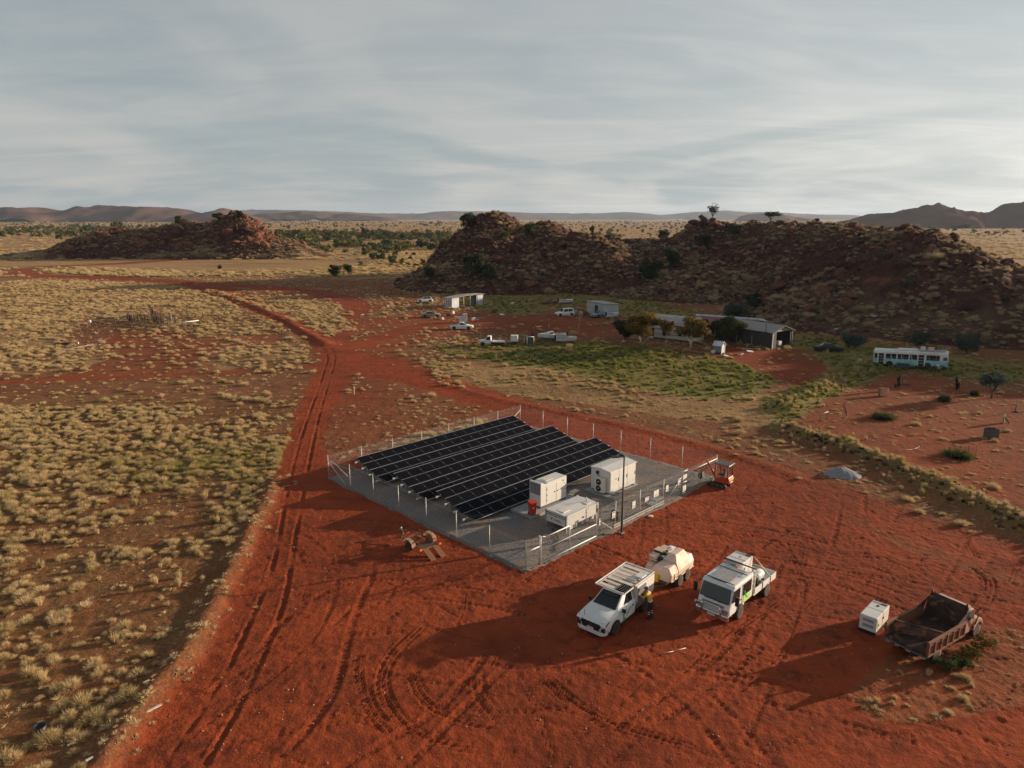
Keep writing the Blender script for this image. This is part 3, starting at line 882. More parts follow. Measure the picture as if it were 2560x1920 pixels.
def scatter(name, P, scl, tint, templates, label, seed=0, tilt=.12, stretch=None):
    r = np.random.default_rng(seed)
    n = len(P)
    me = bpy.data.meshes.new(name)
    me.vertices.add(n)
    me.vertices.foreach_set('co', P.astype(np.float32).ravel())
    def put(k, typ, a, f):
        at = me.attributes.new(k, typ, 'POINT')
        at.data.foreach_set(f, a)
    S = np.repeat(scl[:, None], 3, 1) * r.uniform(.85, 1.15, (n, 3))
    if stretch is not None: S[:, 2] *= stretch
    put('scl', 'FLOAT_VECTOR', S.astype(np.float32).ravel(), 'vector')
    Rr = np.stack([r.normal(0, tilt, n), r.normal(0, tilt, n), r.uniform(0, 6.28, n)], 1)
    put('rot', 'FLOAT_VECTOR', Rr.astype(np.float32).ravel(), 'vector')
    put('tint', 'FLOAT', tint.astype(np.float32), 'value')
    put('pick', 'INT', r.integers(0, len(templates), n).astype(np.int32), 'value')
    o = bpy.data.objects.new(name, me)
    COL.objects.link(o)
    cl = bpy.data.collections.new(name + '_kinds')
    for t_ in templates: cl.objects.link(t_)
    ng = bpy.data.node_groups.new(name, 'GeometryNodeTree')
    ng.interface.new_socket('Geometry', in_out='INPUT', socket_type='NodeSocketGeometry')
    ng.interface.new_socket('Geometry', in_out='OUTPUT', socket_type='NodeSocketGeometry')
    N, Lk = ng.nodes, ng.links
    gi, go = N.new('NodeGroupInput'), N.new('NodeGroupOutput')
    ip = N.new('GeometryNodeInstanceOnPoints')
    ci = N.new('GeometryNodeCollectionInfo')
    ci.inputs['Collection'].default_value = cl
    ci.inputs['Separate Children'].default_value = True
    ci.inputs['Reset Children'].default_value = True
    def na(k, typ):
        x = N.new('GeometryNodeInputNamedAttribute')
        x.data_type = typ
        x.inputs['Name'].default_value = k
        return x.outputs['Attribute']
    Lk.new(gi.outputs[0], ip.inputs['Points'])
    Lk.new(ci.outputs[0], ip.inputs['Instance'])
    ip.inputs['Pick Instance'].default_value = True
    Lk.new(na('pick', 'INT'), ip.inputs['Instance Index'])
    Lk.new(na('rot', 'FLOAT_VECTOR'), ip.inputs['Rotation'])
    Lk.new(na('scl', 'FLOAT_VECTOR'), ip.inputs['Scale'])
    Lk.new(ip.outputs[0], go.inputs[0])
    md = o.modifiers.new('scatter', 'NODES')
    md.node_group = ng
    return tag(o, label, None, None, 'stuff')
DOME = [tuft_mesh('tuft_kind', s, 520, .50, .46, .0115) for s in (1, 2, 3)]
TALL = [tuft_mesh('tall_kind', s, 170, .34, .80, .016, .45) for s in (4, 5)]
LOWS = [tuft_mesh('low_kind', s, 60, .40, .22, .02) for s in (6, 7)]
def cand(x0, x1, y0, y1, dens, seed):
    r = np.random.default_rng(seed)
    n = int((x1 - x0) * (y1 - y0) * dens)
    return r.uniform(x0, x1, n), r.uniform(y0, y1, n), r
TUFTS = {'dome': [], 'tall': [], 'low': []}
def grow(x0, x1, y0, y1, dens, seed, fdome, ftall, flow, size):
    X, Y, r = cand(x0, x1, y0, y1, dens, seed)
    road, dry, g, p = covers(X, Y)
    cl = fbm(X, Y, .22, 3, .55, seed); cl2 = fbm(X, Y, .055, 2, .5, seed + 9)
    hz = (hills(X, Y, HILL_MAIN) > .6) | (hills(X, Y, HILL_LEFT) > .6)
    pad_ = pip(X, Y, PAD_POLY)
    for key, f in (('dome', fdome), ('tall', ftall), ('low', flow)):
        if f is None: continue
        pr = f(p, road, dry, g, cl, cl2, X, Y)
        k = (r.random(len(X)) < pr) & ~hz & ~pad_
        x, y = X[k], Y[k]
        gt = g[k]
        s = size[key] * np.minimum(r.lognormal(0, .42, len(x)), 1.65) * (.75 + .6 * cl[k])
        tint = np.clip(r.normal(.2, .14, len(x)) + gt * .75 + (cl2[k] - .5) * .35, 0, 1)
        TUFTS[key].append((np.stack([x, y, gz_base(x, y)], 1), s, tint))
PAD_POLY = W2([(1312, 1440), (815, 1197), (1283, 1050), (1790, 1180)])
cut = lambda c, a, b: sstep(a, b, c)
grow(-62, -4, 22, 78, 5.0, 101,
     lambda p, r, d, g, c, c2, X, Y: p['lf1'] * cut(c, .32, .48) * cut(c2, .18, .36) * (.42 + .20 * sstep(30, 60, Y)),
     lambda p, r, d, g, c, c2, X, Y: p['lf1'] * (.016 + .05 * g * cut(c, .4, .6)),
     lambda p, r, d, g, c, c2, X, Y: (1 - r) * .22 + 0 * X, {'dome': .60, 'tall': .62, 'low': .45})
grow(-170, -8, 78, 260, 1.5, 102,
     lambda p, r, d, g, c, c2, X, Y: np.maximum.reduce([p['lf1'] * .45 * cut(c, .38, .5), p['lf2'] * .62 * cut(c, .3, .48), p['lf3'] * .5 * cut(c, .42, .55), p['rf'] * .5 * cut(c, .38, .5), p['redD'] * .03, .05 * (1 - r)]),
     None, lambda p, r, d, g, c, c2, X, Y: (1 - r) * .25, {'dome': .78, 'tall': .7, 'low': .7})
grow(-14, 72, 44, 135, 2.6, 103,
     lambda p, r, d, g, c, c2, X, Y: np.maximum.reduce([p['fringe'] * .30 * cut(c, .42, .56), p['green'] * .26, p['green2'] * .24, p['grassB'] * .5, (1 - r) * .05 * cut(c, .45, .6)]),
     lambda p, r, d, g, c, c2, X, Y: np.maximum(p['green'] * .22, p['green2'] * .2) * cut(c, .35, .55) + g * .03,
     lambda p, r, d, g, c, c2, X, Y: (1 - r) * .22 + g * .2, {'dome': .62, 'tall': .62, 'low': .6})
grow(-70, 110, 100, 215, .9, 104,
     lambda p, r, d, g, c, c2, X, Y: np.maximum.reduce([p['foot'] * .35, (1 - r) * .30 * cut(c, .36, .5)]),
     lambda p, r, d, g, c, c2, X, Y: p['foot'] * .06, None, {'dome': .8, 'tall': .8, 'low': .6})
grow(8, 40, 22, 40, 2.5, 105,
     lambda p, r, d, g, c, c2, X, Y: p['tipgrass'] * .18 * cut(c, .4, .55), lambda p, r, d, g, c, c2, X, Y: p['tipgrass'] * .13 * cut(c, .4, .55),
     lambda p, r, d, g, c, c2, X, Y: p['tipgrass'] * .5, {'dome': .38, 'tall': .42, 'low': .45})
grow(35, 120, 55, 100, 1.6, 107,
     lambda p, r, d, g, c, c2, X, Y: g * .35, lambda p, r, d, g, c, c2, X, Y: g * .3, lambda p, r, d, g, c, c2, X, Y: (1 - r) * .2 + .05, {'dome': .6, 'tall': .7, 'low': .5})
grow(-300, -20, 260, 460, .34, 106,
     lambda p, r, d, g, c, c2, X, Y: (1 - r) * (1 - p['pale']) * .8 * cut(c, .3, .5), None, None, {'dome': 1.5, 'tall': 1, 'low': 1})
# grass fringe on the banks
for P, h, w, gr in BERMS:
    if gr < 0: continue
    r = np.random.default_rng(int(abs(P[0, 0] * 10)) + 3)
    L = np.linalg.norm(np.diff(P, axis=0), axis=1)
    n = int(L.sum() * (6 if gr else 5))
    k = r.choice(len(L), n, p=L / L.sum()); t_ = r.random(n)[:, None]
    q = P[k] * (1 - t_) + P[k + 1] * t_ + r.normal(0, w * (1.0 if gr else .9), (n, 2)) * r.uniform(.4, 1.6, (n, 1))
    x, y = q[:, 0], q[:, 1]
    sd = r.random(n)
    TUFTS['tall' if gr else 'low'].append((np.stack([x, y, gz_base(x, y)], 1), (.5 if gr else .5) * r.lognormal(0, .35, n), np.clip((r.normal(.26, .26, n) if gr else r.normal(.1, .1, n)), 0, 1)))
for key, tm, nm, lb in (('dome', DOME, 'spinifex_grass', 'rounded straw coloured spinifex tussocks across the plain'), ('tall', TALL, 'tall_grass', 'upright green and yellow grass on the fields and banks'), ('low', LOWS, 'dry_stubble', 'short dry stubble on the bare earth')):
    Pn = np.concatenate([a[0] for a in TUFTS[key]]); Sn = np.concatenate([a[1] for a in TUFTS[key]]); Tn = np.concatenate([a[2] for a in TUFTS[key]])
    scatter(nm, Pn, Sn, Tn, tm, lb, 1)
    print(nm, len(Pn))
# hill tussocks and boulders
def stone_mat():
    m, t, p = new_mat('loose_red_stone')
    v = coord(t, 'Object')
    oi = t.nodes.new('ShaderNodeObjectInfo')
    c = mixc(t, ramp(t, oi.outputs['Random'], .1, .9), (.032, .017, .015), (.14, .055, .040))
    c = mixc(t, mathn(t, 'MULTIPLY', attr(t, 'tint', 'INSTANCER'), .5), c, (.22, .085, .042))
    c = mixc(t, mathn(t, 'MULTIPLY', ramp(t, noise(t, 2.5, 5, .65, v), .45, .75), .55), c, (.22, .10, .072))
    t.links.new(c, p.inputs['Base Color'])
    p.inputs['Roughness'].default_value = 1
    p.inputs['Specular IOR Level'].default_value = .15
    t.links.new(bump(t, noise(t, 4, 5, .65, v), .12, .8), p.inputs['Normal'])
    return m
M_STONE = stone_mat()
ROCKS = [rock_mesh('rock_kind', s, M_STONE, 1) for s in (1, 2, 3, 4, 5)]
def on_hill(L, x0, x1, y0, y1, dens, seed):
    X, Y, r = cand(x0, x1, y0, y1, dens, seed)
    k = hills(X, Y, L) > .5
    return X[k], Y[k], r
M_HTUFT = leaf_mat('hill_spinifex', [(0, (.54, .40, .25)), (.4, (.37, .285, .17)), (.75, (.19, .165, .09)), (1, (.10, .10, .05))])
HDOME = []
for q_ in DOME:
    c_ = q_.copy(); c_.data = q_.data.copy(); c_.data.materials[0] = M_HTUFT; HDOME.append(c_)
hp, hsz, htn = [], [], []
for L, bx, dn, s, rk in ((HILL_MAIN, (-60, 150, 110, 300), 1.15, 201, 1.0), (HILL_LEFT, (-325, -95, 350, 450), .5, 202, 1.25)):
    X, Y, r = on_hill(L, *bx, dn, s)
    c = fbm(X, Y, .09, 3, .55, 71)
    k = r.random(len(X)) < sstep(.25, .48, c)
    X, Y = X[k], Y[k]
    hp.append(np.stack([X, Y, terr_hill(X, Y, L, rk) - .05], 1)); hsz.append(.88 * r.lognormal(0, .45, len(X)) * (1 if rk == 1 else 1.2))
    htn.append(np.clip(r.normal(.25, .22, len(X)), 0, 1))
scatter('hillside_spinifex', np.concatenate(hp), np.concatenate(hsz), np.concatenate(htn), HDOME, 'spinifex tussocks growing over the rocky hillsides', 2)
hp, hsz = [], []
for L, bx, dn, s, rk in ((HILL_MAIN, (-60, 150, 110, 300), .85, 203, 1.0), (HILL_LEFT, (-325, -95, 350, 450), .5, 204, 1.25)):
    X, Y, r = on_hill(L, *bx, dn, s)
    c = fbm(X, Y, .07, 3, .55, 72)
    k = (r.random(len(X)) < .2 + .8 * sstep(.40, .56, c)) & ((rk == 1) | (hills(X, Y, L) > 6 + 10 * (c - .5)))
    X, Y = X[k], Y[k]
    hp.append(np.stack([X, Y, terr_hill(X, Y, L, rk) - .1], 1)); hsz.append(.36 * np.minimum(r.lognormal(0, .75, len(X)), 5.5) * (1.0 if rk == 1 else 1.7))
RO = [bpy.data.objects.new('rock_kind', m) for m in ROCKS]
scatter('scattered_rocks', np.concatenate(hp), np.concatenate(hsz), np.concatenate([np.zeros(len(hp[0])), np.ones(len(hp[1]))]), RO, 'small broken red rocks strewn over the hillsides', 3, .5)
# the big boulders one can pick out
BIGR = [rock_mesh('boulder', s, M_STONE, 2) for s in (11, 12, 13, 14)]
def boulder(px, py, s, label, k):
    p = GT(px, py)
    o = link('boulder', BIGR[k % 4], None, (p.x, p.y, p.z + s * .15), k * 1.7)
    o.scale = (s, s * (.8 + .3 * (k % 3) / 2), s * (.7 + .25 * (k % 2)))
    tag(o, label, 'boulder', 'boulders on the rocky hills')
_b = [(1738, 566, 2.6, 'big red boulder under the ridge tree, left of the outcrop'), (1760, 562, 2.2, 'red boulder in the middle of the outcrop under the ridge tree'), (1785, 566, 2.4, 'sunlit red boulder right of the ridge tree'), (1720, 572, 1.9, 'dark red boulder at the left end of the ridge outcrop'),
      (2448, 655, 1.9, 'lone dark boulder on the sunlit right shoulder of the hill'), (2380, 588, 1.8, 'dark boulder on the skyline at the right shoulder of the hill'), (2430, 668, 1.5, 'smaller dark boulder beside the lone shoulder boulder'),
      (2055, 735, 2.2, 'pale red slab boulder low on the hillside above the sheds'), (2120, 745, 2.0, 'rounded red boulder right of the pale slab'), (2110, 770, 1.9, 'flat red boulder below the rounded one on the hillside'), (1950, 722, 2.6, 'long sloping red slab on the lower hillside'),
      (1430, 598, 2.8, 'large rounded boulder on the middle knob of the hill'), (1405, 615, 2.4, 'boulder stacked below the knob of the middle hill'), (1240, 655, 2.0, 'pink boulder face on the lower left of the middle hill'), (1330, 715, 2.2, 'red rock at the foot of the middle hill'), (1300, 722, 1.8, 'smaller red rock at the foot of the middle hill'),
      (1690, 604, 2.0, 'dark boulder in the red saddle between the hills'), (1660, 600, 1.8, 'boulder left in the red saddle between the hills')]
for i, (a, b, c, d) in enumerate(_b): boulder(a, b, c, d, i)
for i, (a, b, c, w) in enumerate(((590, 572, 3.2, 'topmost block'), (612, 580, 3.0, 'right hand block'), (570, 585, 3.4, 'middle block'), (620, 600, 3.0, 'low right block'), (545, 600, 2.8, 'lower left block'), (590, 610, 2.6, 'lowest block'), (440, 588, 3.0, 'lone block left'), (410, 600, 2.4, 'small block far left'))):
    boulder(a, b, c, w + ' of the red cliff on the left ridge' if i < 6 else w + ' of the red cliff along the left ridge', i + 3)
# rubble along the orchard bank
r = np.random.default_rng(77)
P = BERMS[1][0]
k = r.integers(0, len(P) - 1, 130)
q = P[k] + r.normal(0, .5, (130, 2)) + np.array([-.7, -1.0])
scatter('bank_rubble', np.stack([q[:, 0], q[:, 1], gz_base(q[:, 0], q[:, 1])], 1), r.uniform(.1, .34, 130), np.zeros(130), [o.copy() for o in RO], 'rubble stones along the bank beside the orchard', 5, .5)
r = np.random.default_rng(78)
n = 1500
q = np.stack([r.uniform(-18, 34, n), r.uniform(22, 60, n)], 1)
k = ~pip(q[:, 0], q[:, 1], PAD_POLY)
q = q[k]
M_PEB = paint('pebble', (.30, .17, .11), .9, dust=.3, var=.4, scale=30)
PB = [bpy.data.objects.new('pebble_kind', rock_mesh('pebble_kind', s, M_PEB, 1)) for s in (1, 2)]
scatter('pebbles', np.stack([q[:, 0], q[:, 1], gz_base(q[:, 0], q[:, 1])], 1), r.uniform(.02, .07, len(q)), np.zeros(len(q)), PB, 'loose pebbles on the red yard', 6, .5)
# shrubs and woodland on the plain
SH = [bpy.data.objects.new('shrub_kind', clump_mesh('shrub_kind', s, 420, .14, M_SHRUB, 1.0, .8)) for s in (1, 2, 3)]
def far_shrubs(name, n, sampler, size, tint, label, seed):
    r = np.random.default_rng(seed)
    X, Y = sampler(r, n)
    k = (hills(X, Y, HILL_MAIN) < .4) & (hills(X, Y, HILL_LEFT) < .4)
    X, Y = X[k], Y[k]
    scatter(name, np.stack([X, Y, gz_base(X, Y) - .1], 1), size * r.lognormal(0, .35, len(X)), np.clip(r.normal(tint, .18, len(X)), 0, 1), [o.copy() for o in SH], label, seed, .1)
def band(px0, px1, py0, py1):
    def f(r, n):
        X, Y = [], []
        a, b = 1 / (py1 - HOR), 1 / (py0 - HOR)
        Yd = CAM_H * FPX * r.uniform(a, b, n)
        px = r.uniform(px0, px1, n)
        Xd = (px - 1280) / FPX * Yd
        k = fbm(Xd, Yd, .013, 3, .6, 81) > .42
        return Xd[k], Yd[k]
    return f
far_shrubs('woodland', 1050, band(700, 1130, 583, 632), 2.9, .30, 'olive green woodland on the flat beyond the middle hill', 301)
far_shrubs('woodland', 1000, band(-250, 520, 568, 592), 2.9, .42, 'dark tree belt on the plain behind the left ridge', 302)
far_shrubs('scrub', 2600, band(-300, 2900, 553, 590), 1.9, .45, 'scattered scrub across the distant plain', 303)
far_shrubs('scrub', 2200, lambda r, n: (r.uniform(-2600, 2600, n), r.uniform(700, 3600, n)), 3.0, .55, 'thin scrub far out on the plain', 304)
far_shrubs('scrub', 60, band(900, 1180, 628, 665), 1.4, .6, 'small bushes on the sunlit flat beside the middle hill', 305)

r = np.random.default_rng(333)
nf = 15000
pyf = HOR + 95 * r.random(nf) ** 1.6 + 6
Yf = CAM_H * FPX / (pyf - HOR); Xf = (r.uniform(-500, 3000, nf) - 1280) / FPX * Yf
kf = (hills(Xf, Yf, HILL_MAIN) < .4) & (hills(Xf, Yf, HILL_LEFT) < .4) & (fbm(Xf, Yf, .012, 3, .6, 88) > .40) & (Yf > 330)
Xf, Yf = Xf[kf], Yf[kf]
scatter('plain_grass', np.stack([Xf, Yf, gz_base(Xf, Yf)], 1), 2.0 * r.lognormal(0, .35, len(Xf)) * (1 + Yf / 900), np.clip(r.normal(.1, .12, len(Xf)), 0, 1), [o.copy() for o in DOME], 'golden grass over the distant plain', 7, .05, .6)
# single shrubs and trees
M_LEAFD = leaf_mat('dark_leaf', [(0, (.020, .028, .016)), (.6, (.045, .055, .025)), (1, (.085, .085, .035))], inst=False)
M_LEAFO = leaf_mat('ochre_leaf', [(0, (.10, .075, .022)), (.5, (.22, .135, .03)), (1, (.085, .08, .026))], inst=False)
M_LEAFG = leaf_mat('green_leaf', [(0, (.03, .05, .018)), (.6, (.07, .085, .028)), (1, (.19, .17, .05))], inst=False)
M_LEAFB = leaf_mat('grey_green_leaf', [(0, (.05, .07, .055)), (.6, (.085, .105, .08)), (1, (.05, .06, .04))], inst=False)
M_BARK = paint('pale_bark', (.40, .34, .28), .85, dust=.15, var=.25, scale=5)
M_BARKD = paint('dark_bark', (.085, .055, .04), .95, dust=.1, var=.3, scale=5)
_cl = {}
def shrub(name, p, w, h, label, leaf, seed, group=None, stem=True, n=2200):
    e = empty(name, (p.x, p.y, p.z), seed * 1.3, label, 'shrub', group)
    k = (leaf.name, seed % 3, n)
    if k not in _cl: _cl[k] = clump_mesh('foliage', seed % 3 + 20, n, .075, leaf, 1.0, .8, 14)
    o = link('foliage', _cl[k], e)
    o.scale = (w / 2, w / 2, h / 1.55)
    if stem:
        b = MB()
        b.cyl((0, 0, -.1), (.05 * w, 0, h * .5), .05 * w, .025 * w, 6)
        b.cyl((0, 0, h * .15), (-.15 * w, .1 * w, h * .55), .03 * w, .015 * w, 5)
        b.build('stem', M_BARKD, e)
    return e
_sh = [(1008, 592, 9, 8, 'tall dark bush on the left skyline of the middle hill', M_LEAFD), (1170, 570, 7, 6, 'dark rounded bush left of the middle hill summit', M_LEAFD), (1190, 690, 9, 7, 'largest dark bush low on the middle hill', M_LEAFD), (1225, 705, 6, 5, 'smaller dark bush right of the largest one on the middle hill', M_LEAFD),
       (1075, 700, 4, 4.5, 'dark bush at the left foot of the middle hill', M_LEAFD), (1625, 700, 8, 6, 'dark bush in the gully between the hills', M_LEAFD), (1680, 670, 7, 6, 'dark bush higher in the gully between the hills', M_LEAFD), (1262, 600, 4, 3.2, 'olive bush on the upper slope of the middle hill', M_LEAFG),
       (1325, 588, 5, 4, 'green bush below the second summit of the middle hill', M_LEAFG), (1660, 585, 6, 3.6, 'dark bush beside the red saddle', M_LEAFD), (1755, 620, 7, 5, 'dark bush below the ridge outcrop', M_LEAFD), (1835, 590, 5, 3.6, 'yellow green bush below the ridge tree', M_LEAFG),
       (1480, 570, 2.2, 3, 'small round bush alone in the gap of the skyline', M_LEAFG), (2415, 882, 4.5, 3.5, 'grey green bush at the right end of the bus', M_LEAFB), (2300, 862, 4.5, 2.6, 'grey green bush behind the bus roof', M_LEAFB), (2130, 870, 5.5, 3.0, 'grey green bush right of the dark car', M_LEAFB),
       (1835, 800, 6.5, 4.2, 'grey green bush behind the long shed', M_LEAFB), (1880, 770, 5, 3.5, 'dark bush on the slope behind the workshop', M_LEAFD), (2270, 720, 3, 2.2, 'grey bush halfway up the right hillside', M_LEAFB), (870, 683, 4.5, 4.2, 'dark bush on the shaded flat left of the middle hill', M_LEAFD), (838, 690, 6, 4.5, 'wide dark bush beside the shaded flat', M_LEAFD),
       (600, 545, 6, 4, 'bush on the summit of the left ridge', M_LEAFD), (545, 548, 7, 4, 'bush on the left shoulder of the left ridge', M_LEAFD), (447, 560, 5, 5, 'round bush on the skyline of the left ridge', M_LEAFG), (550, 675, 2.6, 2.4, 'small bush alone on the pale flat', M_LEAFD),
       (1010, 1625, 0, 0, '', None)]
for i, (a, b, w, h, lb, lf) in enumerate(_sh):
    if lf: shrub('shrub', GT(a, b), w, h, lb, lf, i)
def tree(name, p, h, label, leaf, bark, seed, crown_w, crown_z, forks, n=1700, lean=0.0, leafs=.13, cat='tree', tr_=.16, split=.25):
    e = empty(name, tuple(p), 0, label, cat)
    r = random.Random(seed)
    b = MB()
    ends = []
    f0 = Vector((lean * h * split, 0, h * split))
    if split > 0: b.cyl((0, 0, -.2), f0, tr_, tr_ * .8, 8)
    for i in range(forks):
        a = 6.28 * i / forks + r.uniform(-.4, .4)
        p1 = f0 + Vector((math.cos(a) * crown_w * .16, math.sin(a) * crown_w * .16, h * .28))
        p2 = p1 + Vector((math.cos(a) * crown_w * .16 + lean * h * .2, math.sin(a) * crown_w * .16, h * .24))
        b.cyl(f0, p1, tr_ * .7, tr_ * .5, 6); b.cyl(p1, p2, tr_ * .5, tr_ * .2, 6)
        ends.append(p2)
    b.build('trunk', bark, e)
    cr = MB()
    me = clump_mesh('crown', seed, n, leafs, leaf, 1, 1, 16, 0, .45)
    o = link('crown', me, e, (lean * h * .5, 0, crown_z))
    o.scale = (crown_w / 2, crown_w / 2, (h - crown_z) / 1.05)
    return e
tree('gum_tree', G(1604, 866), 6.0, 'ochre gum tree with pale forked trunk left of the cream house', M_LEAFO, M_BARK, 31, 8.0, 3.7, 3, 8000, 0, .062, tr_=.10, split=.02)
tree('gum_tree', G(1664, 873), 5.6, 'slender ochre gum tree in front of the cream house', M_LEAFO, M_BARK, 32, 2.8, 3.9, 2, 1100, 0, .11, tr_=.07, split=.45)
tree('gum_tree', G(1724, 878), 5.6, 'ochre gum tree with pale trunk right of the cream house', M_LEAFO, M_BARK, 33, 7.0, 3.5, 3, 7000, .1, .062, tr_=.10, split=.2)
tree('shade_tree', G(1816, 858), 5.2, 'dark green shade tree between the red roof and the workshop', M_LEAFG, M_BARKD, 34, 7.6, 3.0, 4, 7000, 0, .062)
tree('shade_tree', G(1562, 850), 4.0, 'dark bushy tree at the left end of the house', M_LEAFD, M_BARKD, 35, 5.5, 2.0, 4, 5000, 0, .07, split=.1)
p = GT(1778, 553); tree('ridge_tree', p, 6.2, 'bare branched tree on the skyline outcrop', M_LEAFD, M_BARKD, 36, 6.0, 4.0, 5, 420, .25, .10)
p = GT(1752, 556); tree('ridge_tree', p, 2.8, 'short dark tree beside the skyline outcrop tree', M_LEAFD, M_BARKD, 37, 3.4, 1.6, 3, 500, 0, .12)
p = GT(1925, 560); tree('ridge_tree', p, 4.2, 'flat topped green tree on the ridge skyline', M_LEAFG, M_BARKD, 38, 7.0, 2.8, 4, 1300, .2, .09)
# ---------------------------------------------------------------- fenced solar compound; local axes: a along the front, b to the back
C0 = Vector((0.85, 39.4, 0))
UA = R(45)
UV, VV = Vector((math.cos(UA), math.sin(UA), 0)), Vector((-math.sin(UA), math.cos(UA), 0))
SIDE = 22.6
def LP(a, b, z=0.0):
    p = C0 + UV * a + VV * b
    return (p.x, p.y, z)
def gravel_mat():
    m, t, p = new_mat('blue_metal_gravel')
    v = coord(t, 'Object')
    f, b = noise(t, 8, 6, .8, v), noise(t, .35, 6, .65, v)
    c = mixc(t, ramp(t, f, .3, .7), (.045, .045, .048), (.22, .205, .195))
    c = mixc(t, mathn(t, 'MULTIPLY', ramp(t, b, .40, .62), .65), c, (.24, .15, .105))
    t.links.new(c, p.inputs['Base Color'])
    p.inputs['Roughness'].default_value = 1
    t.links.new(bump(t, f, .05, .9), p.inputs['Normal'])
    return m
M_GRAVEL = gravel_mat()
n = 90
ga = np.linspace(-.25, SIDE + .25, n)
A, B = np.meshgrid(ga, ga, indexing='ij')
ed = np.minimum.reduce([A - ga[0], ga[-1] - A, B - ga[0], ga[-1] - B])
jit = (fbm(A, B, .8, 3, .5, 90) - .5) * .5 * (1 - sstep(0, .5, ed))
Z = .075 - .16 * (1 - sstep(0, .25, ed)) + (fbm(A, B, 1.2, 3, .6, 91) - .5) * .05
Xp = C0.x + UV.x * (A + jit) + VV.x * (B + jit)
Yp = C0.y + UV.y * (A + jit) + VV.y * (B + jit)
pad = grid_mesh('gravel_pad', Xp, Yp, Z + .05, {}, M_GRAVEL)
tag(pad, 'square pad of grey gravel inside the chain link fence', None, None, 'structure')
PZ = .12
r = np.random.default_rng(91)
q = r.uniform(-.2, SIDE + .2, (9000, 2))
M_CHIP = paint('gravel_chip', (.20, .19, .19), .9, dust=.25, var=.5, scale=40)
CH = [bpy.data.objects.new('chip_kind', rock_mesh('chip_kind', s, M_CHIP, 1)) for s in (1, 2, 3)]
gxp, gyp = C0.x + UV.x * q[:, 0] + VV.x * q[:, 1], C0.y + UV.y * q[:, 0] + VV.y * q[:, 1]
scatter('gravel', np.stack([gxp, gyp, np.full(len(q), .115)], 1), r.uniform(.02, .065, len(q)), np.zeros(len(q)), CH, 'loose gravel stones on the pad', 92, .6)
def wire_panel(L, h, z0=.08, pitch=.09, r=.0014):
    """woven diamond mesh between two posts, along local x; flat wires crossing both ways"""
    vs, fs = [], []
    n = int((L + h) / pitch)
    for s in (1, -1):
        for i in range(n):
            x0 = i * pitch - (h if s > 0 else 0)
            x1, za, zb = x0 + s * 0, z0, z0 + h
            p, q = (x0, 0.0), (x0 + h, h)
            if s < 0: p, q = (x0 - 0, h), (x0 + h, 0)
            def clipx(p, q):
                (xa, ya), (xb, yb) = p, q
                if xb <= 0 or xa >= L: return None
                if xa < 0: ya += (yb - ya) * (-xa) / (xb - xa); xa = 0
                if xb > L: yb = ya + (yb - ya) * (L - xa) / (xb - xa); xb = L
                return (xa, ya), (xb, yb)
            if s < 0: p, q = (x0 - h, h), (x0, 0)
            c = clipx(p, q)
            if not c: continue
            (xa, ya), (xb, yb) = c
            k = len(vs)
            d = r
            for (x, y) in ((xa, ya), (xb, yb)):
                vs += [(x, -d, z0 + y - d), (x, d, z0 + y - d), (x, 0, z0 + y + d * 1.2)]
            fs += [(k, k + 1, k + 4, k + 3), (k + 1, k + 2, k + 5, k + 4), (k + 2, k, k + 3, k + 5)]
    return vs, fs
M_WIRE = paint('fence_wire', (.34, .33, .31), .6, metal=.2, dust=.1)
_panels = {}
def panel_mesh(L, h):
    k = (round(L, 2), h)
    if k not in _panels:
        vs, fs = wire_panel(L, h)
        me = bpy.data.meshes.new('mesh_panel')
        me.from_pydata(vs, [], fs)
        me.materials.append(M_WIRE)
        _panels[k] = me
    return _panels[k]
fence = empty('chain_link_fence', LP(0, 0, .04), UA, 'galvanised chain link security fence around the solar panels', 'fence')
pm = MB().cyl((0, 0, -.2), (0, 0, 2.05), .027, n=8).mesh('fence_post', M_GALV)
def fence_line(pts, h=1.78, skip=()):
    for i, (p, q) in enumerate(zip(pts[:-1], pts[1:])):
        d = Vector(q) - Vector(p)
        rz = math.atan2(d.y, d.x)
        if i not in skip:
            o = link('mesh_panel', panel_mesh(d.length, h), fence, (p[0], p[1], .05), rz)
        link('fence_post', pm, fence, (p[0], p[1], 0))
bay = SIDE / 7
fence_line([(0, bay * i) for i in range(8)])
fence_line([(bay * i, SIDE) for i in range(8)])
fence_line([(SIDE, SIDE - bay * i) for i in range(8)])
front = [SIDE, 18.05, 17.28, 14.8, 11.8, 8.9, 6.85]
fence_line([(x, 0) for x in front], skip=(1,))
fence_line([(0, 0), (1.17, 0)])
link('fence_post', pm, fence, (1.17, 0, 0)); link('fence_post', pm, fence, (6.85, 0, 0))
b = MB()
for z in (1.86, 1.98):                           # strained wires along the top
    for p, q in (((0, 0), (0, SIDE)), ((0, SIDE), (SIDE, SIDE)), ((SIDE, SIDE), (SIDE, 0)), ((SIDE, 0), (6.85, 0)), ((0, 0), (1.17, 0))):
        b.cyl((*p, z), (*q, z), .006, n=4, cap=False)
b.build('top_wire', M_WIRE, fence)
for p, q in (((0, SIDE - 2.6, .1), (0, SIDE, 1.5)), ((2.2, SIDE, .1), (0, SIDE, 1.5)), ((0, 2.2, .1), (0, 0, 1.15)), ((8.6, .02, .05), (6.85, .02, 1.3)), ((SIDE, 2.4, .1), (SIDE, 0, 1.5)), ((SIDE - 2.2, SIDE, .1), (SIDE, SIDE, 1.5)), ((15.3, 0, .1), (17.28, 0, 1.55))):
    MB().cyl(p, q, .022, n=6).build('brace', M_GALV, fence)
